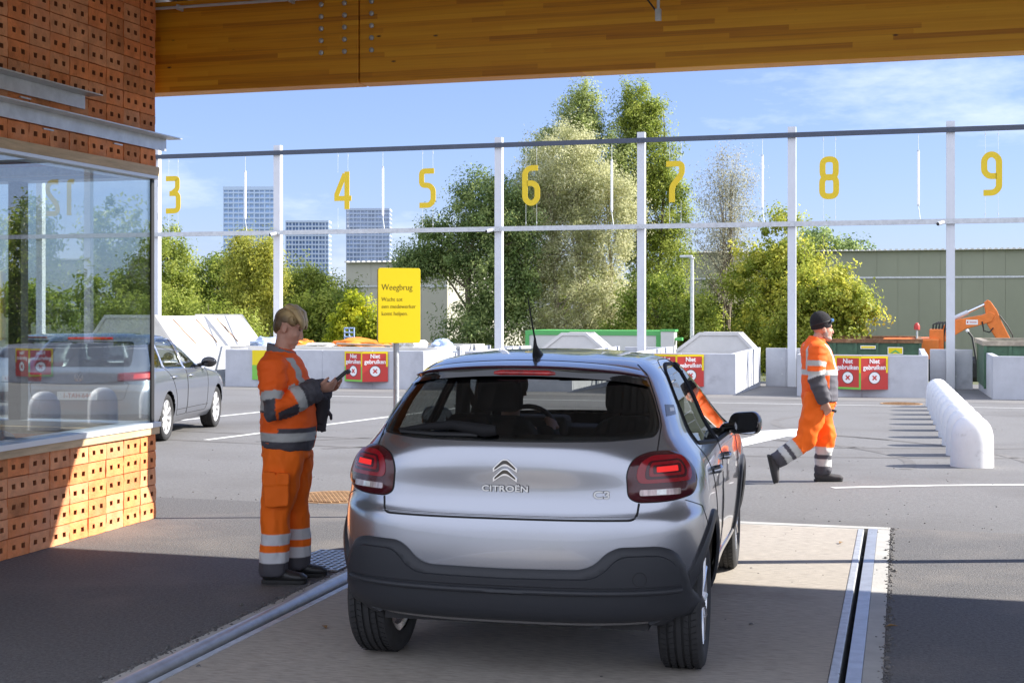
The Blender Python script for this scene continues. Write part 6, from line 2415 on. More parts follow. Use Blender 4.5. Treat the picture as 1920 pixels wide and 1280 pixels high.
def estate(name, label, loc, rz, paint, lit, open_gate=False):
    t = thing(name, label, 'car', loc, rz)
    S = Shell(VW, 3.4, 2.4, lambda y, z: 1 - 0.012 * math.exp(-((y - 1.4) / 0.6) ** 2) * (z < 0.95) - 0.025 * max(0, y - 2.4) ** 2)
    wbv, wr = 2.79, 0.322
    fg = roundpoly([(0.98, 0.965), (2.05, 0.945), (1.62, 1.22), (1.30, 1.385), (1.02, 1.405)], 0.03)
    bg = roundpoly([(-0.02, 0.985), (0.92, 0.967), (0.96, 1.405), (0.3, 1.40), (0.05, 1.34)], 0.04)
    qg = roundpoly([(-0.62, 1.02), (-0.08, 0.99), (0.0, 1.35), (-0.28, 1.34)], 0.05)
    rw = roundpoly([(-0.66, 1.03), (0.66, 1.03), (0.60, 1.36), (-0.60, 1.36)], 0.06)
    sh = lambda P, c, k: [(c[0] + (p[0] - c[0]) * k, c[1] + (p[1] - c[1]) * k) for p in P]
    hF, hB, hR = sh(fg, (1.4, 1.15), .92), sh(bg, (.45, 1.18), .92), sh(rw, (0, 1.2), .93)
    fd = roundpoly([(1.0, 0.32), (2.12, 0.32), (2.16, 0.9), (1.66, 1.25), (1.3, 1.425), (1.01, 1.43)], [.05, .1, .1, .1, .1, .02])
    bd = roundpoly([(0.40, 0.60), (0.45, 0.32), (0.985, 0.32), (0.995, 1.43), (0.25, 1.43), (-0.05, 1.3), (-0.06, 1.0), (0.2, 0.85)], [.1, .05, .04, .02, .1, .1, .05, .1])
    tg = roundpoly([(-0.62, 0.60), (0.62, 0.60), (0.74, 0.98), (0.66, 1.42), (-0.66, 1.42), (-0.74, 0.98)], 0.06)

    def holes(a, x, y, z):
        k = inpoly(hF, y, z) & (np.abs(x) > 0.4)
        k |= inpoly(hB, y, z) & (np.abs(x) > 0.4)
        k |= inpoly(sh(qg, (-.25, 1.17), .85), y, z) & (np.abs(x) > 0.4)
        k |= inpoly(hR, a, z) & (y < 0)
        k |= (z > 1.02) & (z < 1.39) & (y > 1.3) & (np.abs(x) < 0.62 - 0.35 * np.maximum(0, z - 1.1))
        return k
    pn = body_meshes(S, t, paint, M['liner'], [('tailgate', lambda a, x, y, z: inpoly(tg, a, z) & (y < 0)),
                     ('door#f', lambda a, x, y, z: inpoly(fd, y, z) & (x > 0.3)), ('door#b', lambda a, x, y, z: inpoly(bd, y, z) & (x > 0.3))], holes, [(0, wr, 0.36), (wbv, wr, 0.36)], 80, seg=(40, 90, 30))
    cx_, cy_, _, _ = S.contour(1.4768)
    MB().add([(p, q, 1.4768) for p, q in zip(cx_[::16], cy_[::16])] + [(-p, q, 1.4768) for p, q in list(zip(cx_[::16], cy_[::16]))[::-1]], [tuple(range(2 * len(cx_[::16])))]).build('roof_cap', paint, t)
    MB().box(-0.75, 0.75, -0.8, 3.3, 0.2, 0.27).build('underbody', M['black'], t)
    patch(S, rw, 0.003, M['carglass'], 'rear_window', t, 0.06, 0, -0.001)
    for s in (1, -1):
        dn = pn['door#f'] if s > 0 else t
        db = pn['door#b'] if s > 0 else t
        patch(S, fg, 0.002, M['sideglass'], 'door_window', dn, 0.06, 0, -0.001, 'yz', s)
        patch(S, bg, 0.002, M['sideglass'], 'door_window', db, 0.06, 0, -0.001, 'yz', s)
        patch(S, qg, 0.002, M['carglass'], 'quarter_window', t, 0.06, 0, -0.001, 'yz', s)
        b = MB()
        for P_ in (fg, bg, qg):
            ribbon(S, P_, 0.010, None, '', None, 'yz', s, True, 0.003, mb=b)
        b.build('window_frame', M['chrome'] if s > 0 else M['black'], t, smooth=60)
        if s > 0:
            b = MB()
            for P_ in (fd, bd):
                ribbon(S, P_, 0.004, None, '', None, 'yz', s, True, 0.0, mb=b)
            ribbon(S, [(0.42, 0.40), (2.2, 0.40)], 0.004, None, '', None, 'yz', s, mb=b)
            b.build('door_gap', M['seam'], t)
            for yh, par in ((0.28, db), (1.2, dn)):
                pts = [S.Psideyz(yh + d, 0.86, s) + S.N(s * S.a_of_y(yh + d, 0.86), 0.86) * of for d, of in ((-0.09, 0.0), (-0.06, 0.03), (0.06, 0.03), (0.09, 0.0))]
                MB().tube(pts, 0.014, 8).build('handle', paint, par, smooth=50)
        pm = S.Psideyz(1.92, 0.99, s)
        b = MB()
        b.tube([pm, pm + Vector((s * 0.08, 0, 0.02))], 0.03, 8)
        b.ell(pm + Vector((s * 0.17, 0.0, 0.05)), (0.12, 0.07, 0.08))
        b.build('mirror', M['gloss_black'], t, smooth=60)
        lampp = roundpoly([(s * 0.50, 0.84), (s * 0.50, 0.95), (s * 1.0, 0.97), (s * 1.02, 0.86)], 0.03)
        lo = patch(S, lampp, 0.012, M['lens_red'], 'tail_lamp', t, 0.04, 0.01, -0.01)
        if lit:
            patch(S, roundpoly([(s * 0.70, 0.865), (s * 0.98, 0.88), (s * 0.96, 0.945), (s * 0.70, 0.935)], 0.02), 0.015, M['lens_lit'], 'lit_bar', lo, 0.04, 0.004, -0.004)
        for yc in (0.0, wbv):
            well(t, 0.55, 0.84, yc, wr, 0.358, s)
            wheel(t, s * 0.79, yc, wr, 0.21, s, 9, M['white_rim'] if 'white_rim' in M else M.setdefault('white_rim', mat('bright_alloy', (0.72, 0.72, 0.72), 0.3, 0.5)), 'x', 0.235)
    b = MB()
    ribbon(S, roundpoly([(-0.66, 0.83), (-0.60, 0.60), (0.60, 0.60), (0.66, 0.83)], 0.05), 0.005, None, '', None, mb=b)
    b.build('tailgate_gap', M['seam'], t)
    b = MB()
    a_ = [S.P(x, 1.415) + Vector((0, -0.05, -0.01)) for x in np.linspace(-0.3, 0.3, 7)]
    b.tube(a_, 0.012, 6)
    b.build('brake_lamp', M['lens_lit'] if lit else M['lens_red'], t)
    p = S.P(0, 0.90) + Vector((0, -0.006, 0))
    b = MB()
    Mr = basis(p, (1, 0, 0), (0, 0, 1))
    circ = [(0.055 * math.cos(k * math.pi / 12), 0.055 * math.sin(k * math.pi / 12)) for k in range(24)]
    stroke_mesh(b, circ, 0.009, Mr, 0.006, True)
    stroke_mesh(b, [(-0.028, 0.044), (0.0, 0.004), (0.028, 0.044)], 0.009, Mr, 0.005)
    stroke_mesh(b, [(-0.046, 0.022), (-0.020, -0.044), (0.0, -0.008), (0.020, -0.044), (0.046, 0.022)], 0.009, Mr, 0.006)
    b.build('emblem', M['chrome'], t)
    pp = S.P(0, 0.66) + Vector((0, -0.004, 0))
    npn = MB().box(-0.26, 0.26, pp.y - 0.008, pp.y, 0.605, 0.715).build('number_plate', M['white'], t)
    text_obj('1-TAH-644', 0.085, 0.001, M['red'], 'plate_lettering', npn, basis((0, pp.y - 0.0095, 0.66), (1, 0, 0), (0, 0, 1)), 0.95)
    patch(S, roundpoly([(-0.95, 0.26), (0.95, 0.26), (0.95, 0.42), (-0.95, 0.42)], 0.04), 0.01, M['cladding'], 'bumper_insert', t, 0.06, 0.01, -0.01)
    b = MB()
    b.box(-0.66, 0.66, -0.75, 0.2, 0.6, 0.93)
    b.box(-0.7, 0.7, 1.8, 2.2, 0.6, 0.96)
    b.build('cabin_floor', M['liner'], t)
    for x in (-0.38, 0.38):
        MB().prism(roundpoly([(-0.25, 0), (0.25, 0), (0.2, 0.6), (-0.2, 0.6)], 0.1), basis((x, 0.95, 0.5), (1, 0, 0), (0, -0.16, 1)), 0.14).build('front_seat', M['seat'], t, bevel=0.03)
        MB().prism(roundpoly([(-0.12, 0), (0.12, 0), (0.11, 0.18), (-0.11, 0.18)], 0.05), basis((x, 0.86, 1.14), (1, 0, 0), (0, -0.1, 1)), 0.1).build('headrest', M['seat'], t, bevel=0.03)
        MB().prism(roundpoly([(-0.12, 0), (0.12, 0), (0.11, 0.16), (-0.11, 0.16)], 0.05), basis((x, 0.1, 0.98), (1, 0, 0), (0, -0.1, 1)), 0.1).build('headrest', M['seat'], t, bevel=0.03)
    return t


vwx, vwy = -10.56, 16.5
estate('estate_car', 'grey metallic estate car with lit tail lamps, half behind the pavilion corner', (vwx, vwy, gz(vwy)), R(14.5), M['vwgrey'], True).rotation_euler = (-math.atan(0.018), 0, R(14.5))
M['vwsilver'] = paint_mat('pale_silver_paint', (0.55, 0.58, 0.60))
ec2 = estate('estate_car', 'pale silver estate car farther back, seen through the pavilion window', (-15.2, 22.2, gz(23.5)), R(-12), M['vwsilver'], False)
ec2.rotation_euler = (-math.atan(0.018), 0, R(-12))


# ================================================================== PEOPLE
def fuse(mb, voxel, smooth_it=3, smooth_f=0.5):
    """join overlapping volumes into one continuous skin; returns verts, faces"""
    me = bpy.data.meshes.new("tmp")
    me.from_pydata(mb.v, [], mb.f)
    me.update()
    o = bpy.data.objects.new("tmp", me)
    COL.objects.link(o)
    md = o.modifiers.new("r", 'REMESH')
    md.mode = 'VOXEL'
    md.voxel_size = voxel
    if smooth_it:
        sm = o.modifiers.new("s", 'SMOOTH')
        sm.iterations = smooth_it
        sm.factor = smooth_f
    dg = bpy.context.evaluated_depsgraph_get()
    dg.update()
    ev = bpy.data.meshes.new_from_object(o.evaluated_get(dg))
    n = len(ev.vertices)
    v = np.zeros(n * 3)
    ev.vertices.foreach_get('co', v)
    nr = np.zeros(n * 3)
    ev.vertices.foreach_get('normal', nr)
    f = [tuple(p.vertices) for p in ev.polygons]
    bpy.data.objects.remove(o)
    bpy.data.meshes.remove(me)
    bpy.data.meshes.remove(ev)
    return v.reshape(-1, 3), nr.reshape(-1, 3), f


def skin_object(name, v, f, m, parent, dye=None):
    me = bpy.data.meshes.new(name)
    me.from_pydata(v.tolist(), [], f)
    me.polygons.foreach_set('use_smooth', [True] * len(me.polygons))
    me.materials.append(m)
    if dye is not None:
        at = me.color_attributes.new('dye', 'FLOAT_COLOR', 'POINT')
        c = np.ones((len(v), 4), np.float32)
        c[:, :3] = dye
        at.data.foreach_set('color', c.ravel())
    me.update()
    o = bpy.data.objects.new(name, me)
    COL.objects.link(o)
    o.parent = parent
    return o


def wrinkle(v, nr, amp, freq, seed, k=None):
    """folds in cloth: ridged noise pushed along the normals"""
    out = v.copy()
    for i in range(len(v)):
        a = amp if k is None else amp * k[i]
        if a == 0:
            continue
        p = Vector((v[i, 0] * freq[0] + seed, v[i, 1] * freq[1], v[i, 2] * freq[2]))
        h = noise.noise(p)
        h2 = noise.noise(p * 2.3 + Vector((3.1, 0, 0)))
        out[i] += nr[i] * (a * (1 - 2.2 * abs(h)) * 0.8 + a * 0.45 * h2)
    return out


def seg_param(v, a, b):
    a, b = np.array(a), np.array(b)
    ab = b - a
    t = np.clip(((v - a) @ ab) / (ab @ ab), 0, 1)
    d = np.linalg.norm(v - (a + t[:, None] * ab), axis=1)
    return t, d


ORG = np.array((0.98, 0.140, 0.014))
ORG2 = np.array((0.98, 0.175, 0.010))
SIL = np.array((0.46, 0.47, 0.45))
SILB = np.array((0.66, 0.67, 0.69))
GRY = np.array((0.075, 0.073, 0.085))
M['hivis'] = attr_mat('hi_vis_cloth', 0.7, (260, 0.12))
M['skin'] = mat('skin', (0.56, 0.30, 0.21), 0.5, var=(14, 0.12), spec=0.4)
M['hair_blond'] = mat('blond_hair', (0.54, 0.39, 0.19), 0.42, var=(30, 0.45), stretch=(0.6, 3, 5), bump=(60, 0.4))
M['grey_beard'] = mat('grey_beard', (0.36, 0.32, 0.29), 0.8, var=(120, 0.3), bump=(160, 0.6))
M['beanie'] = mat('black_knit', (0.016, 0.015, 0.017), 0.95, var=(60, 0.3), bump=(140, 0.6))
M['shoe'] = mat('black_leather', (0.018, 0.018, 0.019), 0.45, bump=(120, 0.2))
M['shoe_grey'] = mat('grey_suede', (0.055, 0.052, 0.055), 0.8, bump=(140, 0.3))
M['sole'] = mat('dark_sole', (0.03, 0.03, 0.03), 0.8)
M['lime'] = mat('lime_loop', (0.55, 0.75, 0.03), 0.5)
M['glove'] = mat('dark_glove', (0.03, 0.028, 0.035), 0.7, bump=(90, 0.3))
M['eye'] = mat('eye_dark', (0.02, 0.015, 0.012), 0.2)
M['brow'] = mat('brow_hair', (0.20, 0.13, 0.07), 0.8)
M['grey_shirt'] = mat('grey_collar', (0.17, 0.17, 0.18), 0.8, bump=(90, 0.2))


def head_parts(b, M4, wide=1.0, male=False):
    """skull, jaw, nose, lips, ears; face looks along local +x, origin at the middle of the skull"""
    e = lambda c, r: b.ell(M4 @ Vector(c), r, M4.to_3x3().to_4x4(), 20, 14)
    e((-0.012, 0, 0.020), (0.094, 0.074 * wide, 0.100))
    e((0.030, 0, -0.028), (0.060, 0.062 * wide, 0.088))
    e((0.040, 0, -0.078), (0.046, 0.050 * wide, 0.040))
    e((0.068, 0, -0.104), (0.022, 0.024, 0.018))
    e((0.070, 0, 0.030), (0.018, 0.050, 0.016))          # brow
    e((0.062, 0.033, -0.028), (0.022, 0.022, 0.022))      # cheeks
    e((0.062, -0.033, -0.028), (0.022, 0.022, 0.022))
    b.tube([M4 @ Vector(p) for p in ((0.078, 0, 0.014), (0.098, 0, -0.018), (0.106, 0, -0.036), (0.088, 0, -0.046))], [(0.009, 0.009), (0.011, 0.012), (0.012, 0.015), (0.008, 0.012)], 10)
    e((0.084, 0, -0.066), (0.014, 0.022, 0.0065))         # upper lip
    e((0.082, 0, -0.080), (0.014, 0.020, 0.0075))         # lower lip
    for s in (1, -1):
        e((-0.006, s * 0.076 * wide, -0.012), (0.020, 0.010, 0.030))
        e((0.002, s * 0.080 * wide, -0.030), (0.010, 0.007, 0.012))


def face_details(b_eye, b_brow, M4):
    for s in (1, -1):
        b_eye.ell(M4 @ Vector((0.0800, s * 0.030, 0.010)), (0.007, 0.012, 0.0035), M4.to_3x3().to_4x4(), 10, 6)
        b_brow.tube([M4 @ Vector(p) for p in ((0.086, s * 0.014, 0.030), (0.085, s * 0.034, 0.034), (0.074, s * 0.052, 0.027))], [(0.004, 0.004)] * 3, 6)


def hand_parts(b, wrist, direction, palm_n, curl, side, size=1.0, spread=0.0):
    """palm, four unequal bent fingers and a thumb; direction = knuckle direction, palm_n = way the palm faces"""
    d, p = Vector(direction).normalized(), Vector(palm_n).normalized()
    p = (p - d * p.dot(d)).normalized()
    w = d.cross(p) * side                            # towards the thumb
    wr = Vector(wrist)
    k = size
    b.tube([wr - d * 0.02 * k, wr + d * 0.03 * k, wr + d * 0.07 * k, wr + d * 0.092 * k], [(0.017 * k, 0.026 * k), (0.017 * k, 0.034 * k), (0.016 * k, 0.040 * k), (0.012 * k, 0.037 * k)], 12, up=tuple(p))
    for i, (o, L) in enumerate(((0.030, 0.072), (0.010, 0.080), (-0.011, 0.075), (-0.030, 0.058))):
        base = wr + d * 0.088 * k + w * o * k
        c = curl[i] if hasattr(curl, '__len__') else curl
        a1, a2, a3 = c * 0.7, c * 1.6, c * 2.3
        q = [base - d * 0.012 * k, base]
        for a, f in ((a1, 0.44), (a2, 0.32), (a3, 0.26)):
            q.append(q[-1] + (d * math.cos(a) + p * math.sin(a) + w * spread * o) * (L * f * k))
        b.tube(q, [0.0095 * k, 0.0095 * k, 0.0088 * k, 0.008 * k, 0.0066 * k], 8)
    t0 = wr + d * 0.030 * k + w * 0.030 * k
    b.tube([t0 - w * 0.012 * k, t0 + (w * 0.55 + d * 0.7) * 0.022 * k, t0 + (w * 0.5 + d * 0.9 + p * 0.3) * 0.045 * k, t0 + (w * 0.3 + d * 1.0 + p * 0.55) * 0.066 * k], [0.013 * k, 0.0125 * k, 0.0105 * k, 0.0085 * k], 8)


def shoe(parent, ankle, toe_dir, up, L, m_upper, lime=False):
    """work shoe as an upper over a sole; ankle = point above the heel on the sole line"""
    t = Vector(toe_dir).normalized()
    u = Vector(up).normalized()
    Mx = Matrix.Translation(Vector(ankle)) @ basis((0, 0, 0), t, u.cross(t))    # x toe, y left, z up
    b = MB()
    b.tube([Mx @ Vector(p) for p in ((-0.085, 0, 0.055), (-0.05, 0, 0.062), (0.03, 0, 0.058), (0.10, 0, 0.044), (L - 0.12, 0, 0.038), (L - 0.088, 0, 0.032))], [(0.030, 0.026), (0.050, 0.038), (0.048, 0.044), (0.036, 0.050), (0.030, 0.046), (0.014, 0.026)], 14, up=tuple(u))
    b.tube([Mx @ Vector((-0.035, 0, 0.05)), Mx @ Vector((-0.03, 0, 0.14))], [(0.045, 0.042), (0.046, 0.042)], 12, up=tuple(t))
    v, nr, f = fuse(b, 0.008, 4)
    so = skin_object('shoe', v, f, m_upper, parent)
    b = MB()
    outl = roundpoly([(-0.088, -0.034), (0.02, -0.032), (0.09, -0.046), (L - 0.10, -0.032), (L - 0.086, 0.0), (L - 0.10, 0.032), (0.09, 0.044), (0.02, 0.032), (-0.088, 0.034)], 0.035, 4)
    b.prism(outl, Mx @ Matrix.Translation((0, 0, 0.0)), 0.026)
    b.build('sole', M['sole'], so, bevel=0.007)
    if lime:
        b = MB()
        for s in (-1, 1):
            b.tube([Mx @ Vector((0.015, s * 0.047, 0.065)), Mx @ Vector((0.035, s * 0.038, 0.098))], [(0.004, 0.010)] * 2, 6)
        b.build('lime_loop', M['lime'], so)


# ------------------------------------------------------------------ the woman with the handheld
wo_ = thing('person', 'woman in orange and grey hi-vis workwear standing in profile, looking down at a black handheld', 'person', (-3.72, 7.86, 0), PSI)
HM = Matrix.Translation((0.015, 0.0, 1.590)) @ Matrix.Rotation(R(23), 4, 'Y') @ Matrix.Rotation(R(-4), 4, 'Z')
# limbs
RS, RE, RW = (-0.055, -0.185, 1.345), (-0.035, -0.262, 1.085), (0.205, -0.130, 1.205)
LS, LE, LW = (-0.045, 0.185, 1.345), (0.020, 0.255, 1.090), (0.225, 0.055, 1.195)
# body (skin): head, neck, torso, hands on thin arms and legs, one continuous mesh
b = MB()
head_parts(b, HM)
b.tube([(-0.035, 0, 1.36), (-0.028, 0, 1.44), (-0.005, 0, 1.535)], [(0.062, 0.075), (0.052, 0.056), (0.055, 0.055)], 16, up=(1, 0, 0))
b.tube([(0.0, 0, 0.86), (0.0, 0, 1.1), (-0.02, 0, 1.38)], [(0.10, 0.13), (0.09, 0.12), (0.07, 0.15)], 16, up=(1, 0, 0))
for S_, E_, W_ in ((RS, RE, RW), (LS, LE, LW)):
    b.tube([S_, E_, W_], [0.040, 0.036, 0.026], 10)
hand_parts(b, RW, (0.95, 0.25, 0.16), (0.12, 0.75, 0.55), (0.55, 0.5, 0.55, 0.65), 1, 0.95)
hand_parts(b, LW, (0.95, -0.18, 0.20), (0.10, -0.6, 0.75), (0.5, 0.5, 0.6, 0.7), -1, 0.95)
for sx, sy, tx in ((-0.05, -0.10, -0.06), (0.04, 0.10, 0.06)):
    b.tube([(sx + 0.03, sy, 0.88), (sx + 0.01, sy, 0.48), (tx, sy, 0.10)], [0.075, 0.05, 0.036], 10)
v, nr, f = fuse(b, 0.0055, 2, 0.4)
skin_object('body', v, f, M['skin'], wo_)
be, bb = MB(), MB()
face_details(be, bb, HM)
be.build('eyes', M['eye'], wo_, smooth=60)
bb.build('eyebrows', M['brow'], wo_, smooth=60)
# hair: short at the back, long fringe swept over the brow
b = MB()
eh = lambda c, r: b.ell(HM @ Vector(c), r, HM.to_3x3().to_4x4(), 24, 16)
eh((-0.016, 0, 0.040), (0.093, 0.077, 0.083))
eh((-0.042, 0, 0.004), (0.060, 0.0725, 0.070))
eh((-0.056, 0, -0.030), (0.034, 0.052, 0.040))
for s in (-1, 1):
    b.tube([HM @ Vector(p) for p in ((-0.05, s * 0.03, 0.12), (0.02, s * 0.055, 0.112), (0.070, s * 0.058, 0.075), (0.092, s * 0.045, 0.040), (0.098, s * 0.03, 0.022))], [(0.022, 0.040), (0.022, 0.040), (0.018, 0.034), (0.012, 0.026), (0.004, 0.010)], 12)
    b.tube([HM @ Vector(p) for p in ((0.0, s * 0.07, 0.06), (0.028, s * 0.079, 0.035), (0.052, s * 0.070, 0.024))], [(0.026, 0.012), (0.022, 0.010), (0.008, 0.006)], 10)
b.tube([HM @ Vector(p) for p in ((-0.02, 0, 0.13), (0.05, 0, 0.112), (0.088, 0.0, 0.070), (0.098, 0.0, 0.045))], [(0.022, 0.05), (0.022, 0.05), (0.012, 0.045), (0.006, 0.03)], 12)
v, nr, f = fuse(b, 0.0045, 9, 0.5)
for i in range(len(v)):
    q = HM.inverted() @ Vector(v[i])
    s_ = noise.noise(Vector((math.atan2(q.z - 0.02, q.x + 0.06) * 2.0, q.y * 75, q.z * 6)))
    v[i] += nr[i] * 0.0022 * s_
hd_ = np.zeros((len(v), 3))
for i in range(len(v)):
    q = HM.inverted() @ Vector(v[i])
    t_ = min(1, max(0, (q.z + 0.25 * q.x - 0.015) / 0.07))
    st_ = 0.72 + 0.55 * noise.noise(Vector((q.y * 95, q.x * 9 + q.z * 7, 1.3)))
    hd_[i] = (np.array((0.17, 0.105, 0.05)) * (1 - t_) + np.array((0.66, 0.48, 0.23)) * t_) * max(0.35, st_)
M['hair_dyed'] = attr_mat('streaked_hair', 0.45, (160, 0.3), 0, 0.4)
skin_object('hair', v, f, M['hair_dyed'], wo_, hd_)
# jacket
b = MB()
b.tube([(0.006, 0, 0.835), (0.012, 0, 0.90), (0.014, 0, 1.00), (0.010, 0, 1.10), (-0.002, 0, 1.20), (-0.022, 0, 1.30), (-0.036, 0, 1.375), (-0.040, 0, 1.43), (-0.036, 0, 1.455)],
       [(0.155, 0.190), (0.168, 0.197), (0.170, 0.196), (0.164, 0.193), (0.157, 0.198), (0.142, 0.200), (0.118, 0.168), (0.085, 0.095), (0.060, 0.070)], 28, up=(1, 0, 0))
for S_, E_, W_ in ((RS, RE, RW), (LS, LE, LW)):
    S_, E_, W_ = Vector(S_), Vector(E_), Vector(W_)
    b.tube([S_ + Vector((0, -0.06 * (1 if S_.y > 0 else -1), 0.025)), S_, S_.lerp(E_, 0.5), E_, E_.lerp(W_, 0.5), W_ - (W_ - E_).normalized() * 0.02, W_ + (W_ - E_).normalized() * 0.012], [0.075, 0.084, 0.080, 0.077, 0.072, 0.066, 0.058], 16)
v, nr, f = fuse(b, 0.0075, 5)
tA, dA = seg_param(v, RS, RE)
tB, dB = seg_param(v, RE, RW)
tC, dC = seg_param(v, LS, LE)
tD, dD = seg_param(v, LE, LW)
arm = (np.minimum(np.minimum(dA, dB), np.minimum(dC, dD)) < 0.093) & ((np.abs(v[:, 1]) > 0.165) | (v[:, 0] > 0.16) & (v[:, 2] > 1.10))
wamp = np.where(arm, 1.0, 0.55)
v = wrinkle(v, nr, 0.014, (6, 6, 13), 1.7, wamp)
v = wrinkle(v, nr, 0.004, (17, 17, 30), 6.4)
dye = np.tile(ORG, (len(v), 1))
z, x, y = v[:, 2], v[:, 0], v[:, 1]
tors = ~arm
dye[tors & (z < 0.965) & (x > -0.02 + 0 * z)] = GRY
dye[tors & (z < 0.895)] = GRY
dye[tors & (z < 0.975) & (x > 0.02) & (z < 0.945 + 0.12 * np.clip(x - 0.02, 0, 0.2))] = GRY
dye[tors & (z > 0.885) & (z < 0.94)] = SIL
dye[tors & (z > 1.075) & (z < 1.130) & (x < 0.02)] = SIL
dye[tors & (z > 1.060) & (z < 1.075) & (x < 0.0)] = GRY
# straps over the shoulders, front and back
dye[tors & (z > 1.13) & (np.abs(np.abs(y) - 0.120) < 0.026) & (x > -0.02)] = SIL
dye[tors & (z > 1.08) & (np.abs(np.abs(y) - 0.125) < 0.028) & (x < -0.06)] = SIL
dye[tors & (z > 1.40)] = ORG
for (t1, d1, t2, d2) in ((tA, dA, tB, dB), (tC, dC, tD, dD)):
    up_ = arm & (d1 <= d2) & (d1 < 0.11)
    lo_ = arm & (d2 < d1) & (d2 < 0.11)
    dye[up_ & (t1 > 0.60) & (t1 < 0.80)] = SIL
    dye[up_ & (t1 >= 0.80) & (x < -0.01)] = GRY
    dye[lo_ & (t2 < 0.46) & (z < 1.075 + 0.115 * t2)] = GRY
    dye[lo_ & (t2 > 0.46) & (t2 < 0.66)] = SIL
    dye[lo_ & (t2 >= 0.66)] = GRY
jk = skin_object('jacket', v, f, M['hivis'], wo_, dye)
# collar and bulky cuffs
b = MB()
vs, fs = [], []
n_ = 28
for k in range(n_):
    a = 2 * math.pi * k / n_
    c_, s_ = math.cos(a), math.sin(a)
    for (r_, z_) in ((0.086, 1.405), (0.089, 1.45), (0.086, 1.492), (0.078, 1.488), (0.062, 1.44)):
        fr_k = 0.5 + 0.5 * c_
        vs.append((-0.030 + (r_ * 1.05) * c_, r_ * 1.12 * s_, z_ - 0.062 * fr_k))
for k in range(n_):
    for j in range(4):
        fs.append((k * 5 + j, ((k + 1) % n_) * 5 + j, ((k + 1) % n_) * 5 + j + 1, k * 5 + j + 1))
b.add(vs, fs)
b.build('collar', M['grey_shirt'], jk, smooth=60)
# zip placket
b = MB()
b.tube([(0.048, 0.012, 1.405), (0.095, 0.012, 1.32), (0.142, 0.012, 1.20), (0.170, 0.012, 1.08), (0.182, 0.012, 0.98), (0.178, 0.012, 0.90), (0.161, 0.012, 0.835)], [(0.010, 0.018)] * 7, 8, up=(1, 0, 0))
M['placket'] = mat('orange_placket', (0.72, 0.12, 0.02), 0.7)
b.build('zip_placket', M['placket'], jk, smooth=60)
for E_, W_, sg in ((RE, RW, 1), (LE, LW, -1)):
    E_, W_ = Vector(E_), Vector(W_)
    d = (W_ - E_).normalized()
    b = MB()
    b.tube([W_ - d * 0.085, W_ - d * 0.07, W_ - d * 0.05, W_ - d * 0.03, W_ - d * 0.012, W_ + d * 0.006, W_ + d * 0.012], [0.058, 0.074, 0.068, 0.077, 0.069, 0.072, 0.055], 20)
    v, nr, f = fuse(b, 0.007, 2)
    v = wrinkle(v, nr, 0.008, (14, 14, 14), 4.0 + sg)
    skin_object('cuff', v, f, M['hivis'], jk, np.tile(GRY, (len(v), 1)))
# trousers
b = MB()
legs = []
for sy, xs in ((-0.098, (-0.004, -0.020, -0.050, -0.062)), (0.100, (0.028, 0.030, 0.032, 0.045))):
    pts = [(0.005, sy * 0.6, 0.86), (xs[0], sy, 0.76), (xs[1], sy * 1.02, 0.60), (xs[2], sy * 1.05, 0.42), (xs[3] + 0.006, sy * 1.05, 0.22), (xs[3], sy * 1.05, 0.085), (xs[3] + 0.004, sy * 1.05, 0.055)]
    b.tube(pts, [(0.140, 0.105), (0.122, 0.108), (0.104, 0.100), (0.088, 0.086), (0.082, 0.080), (0.080, 0.078), (0.078, 0.074)], 20, up=(1, 0, 0))
b.tube([(0.0, 0, 0.78), (0.002, 0, 0.88)], [(0.150, 0.180), (0.152, 0.185)], 24, up=(1, 0, 0))
v, nr, f = fuse(b, 0.0075, 4)
v = wrinkle(v, nr, 0.004, (22, 22, 10), 2.9)
kk = np.where(v[:, 2] < 0.8, 1.0, 0.4)
v = wrinkle(v, nr, 0.012, (9, 9, 5), 9.1, kk)
dye = np.tile(ORG2, (len(v), 1))
z = v[:, 2]
dye[(z > 0.245) & (z < 0.315)] = SILB
dye[(z > 0.135) & (z < 0.205)] = SILB
dye[z <= 0.135] = GRY
tr = skin_object('trousers', v, f, M['hivis'], wo_, dye)
b = MB()
Mx = basis((-0.020, -0.214, 0.60), (1, 0.06, 0), (0.02, 0, 1))
b.prism(roundpoly([(-0.075, -0.11), (0.07, -0.105), (0.07, 0.09), (-0.08, 0.085)], 0.02), Mx, 0.022)
b.prism(roundpoly([(0.0, 0.03), (0.075, 0.03), (0.075, 0.10), (0.0, 0.10)], 0.012), Mx, 0.030)
b.prism(roundpoly([(-0.085, 0.025), (-0.01, 0.025), (-0.01, 0.105), (-0.085, 0.11)], 0.012), Mx, 0.027)
po = MB()
v, nr, f = fuse(b, 0.006, 2)
v = wrinkle(v, nr, 0.004, (12, 12, 12), 2.2)
skin_object('cargo_pocket', v, f, M['hivis'], tr, np.tile(ORG2 * 0.97, (len(v), 1)))
shoe(wo_, (-0.05, -0.105, 0.0), (1, -0.04, 0), (0, 0, 1), 0.285, M['shoe'], True)
shoe(wo_, (0.045, 0.105, 0.0), (1, 0.10, 0), (0, 0, 1), 0.285, M['shoe'], True)

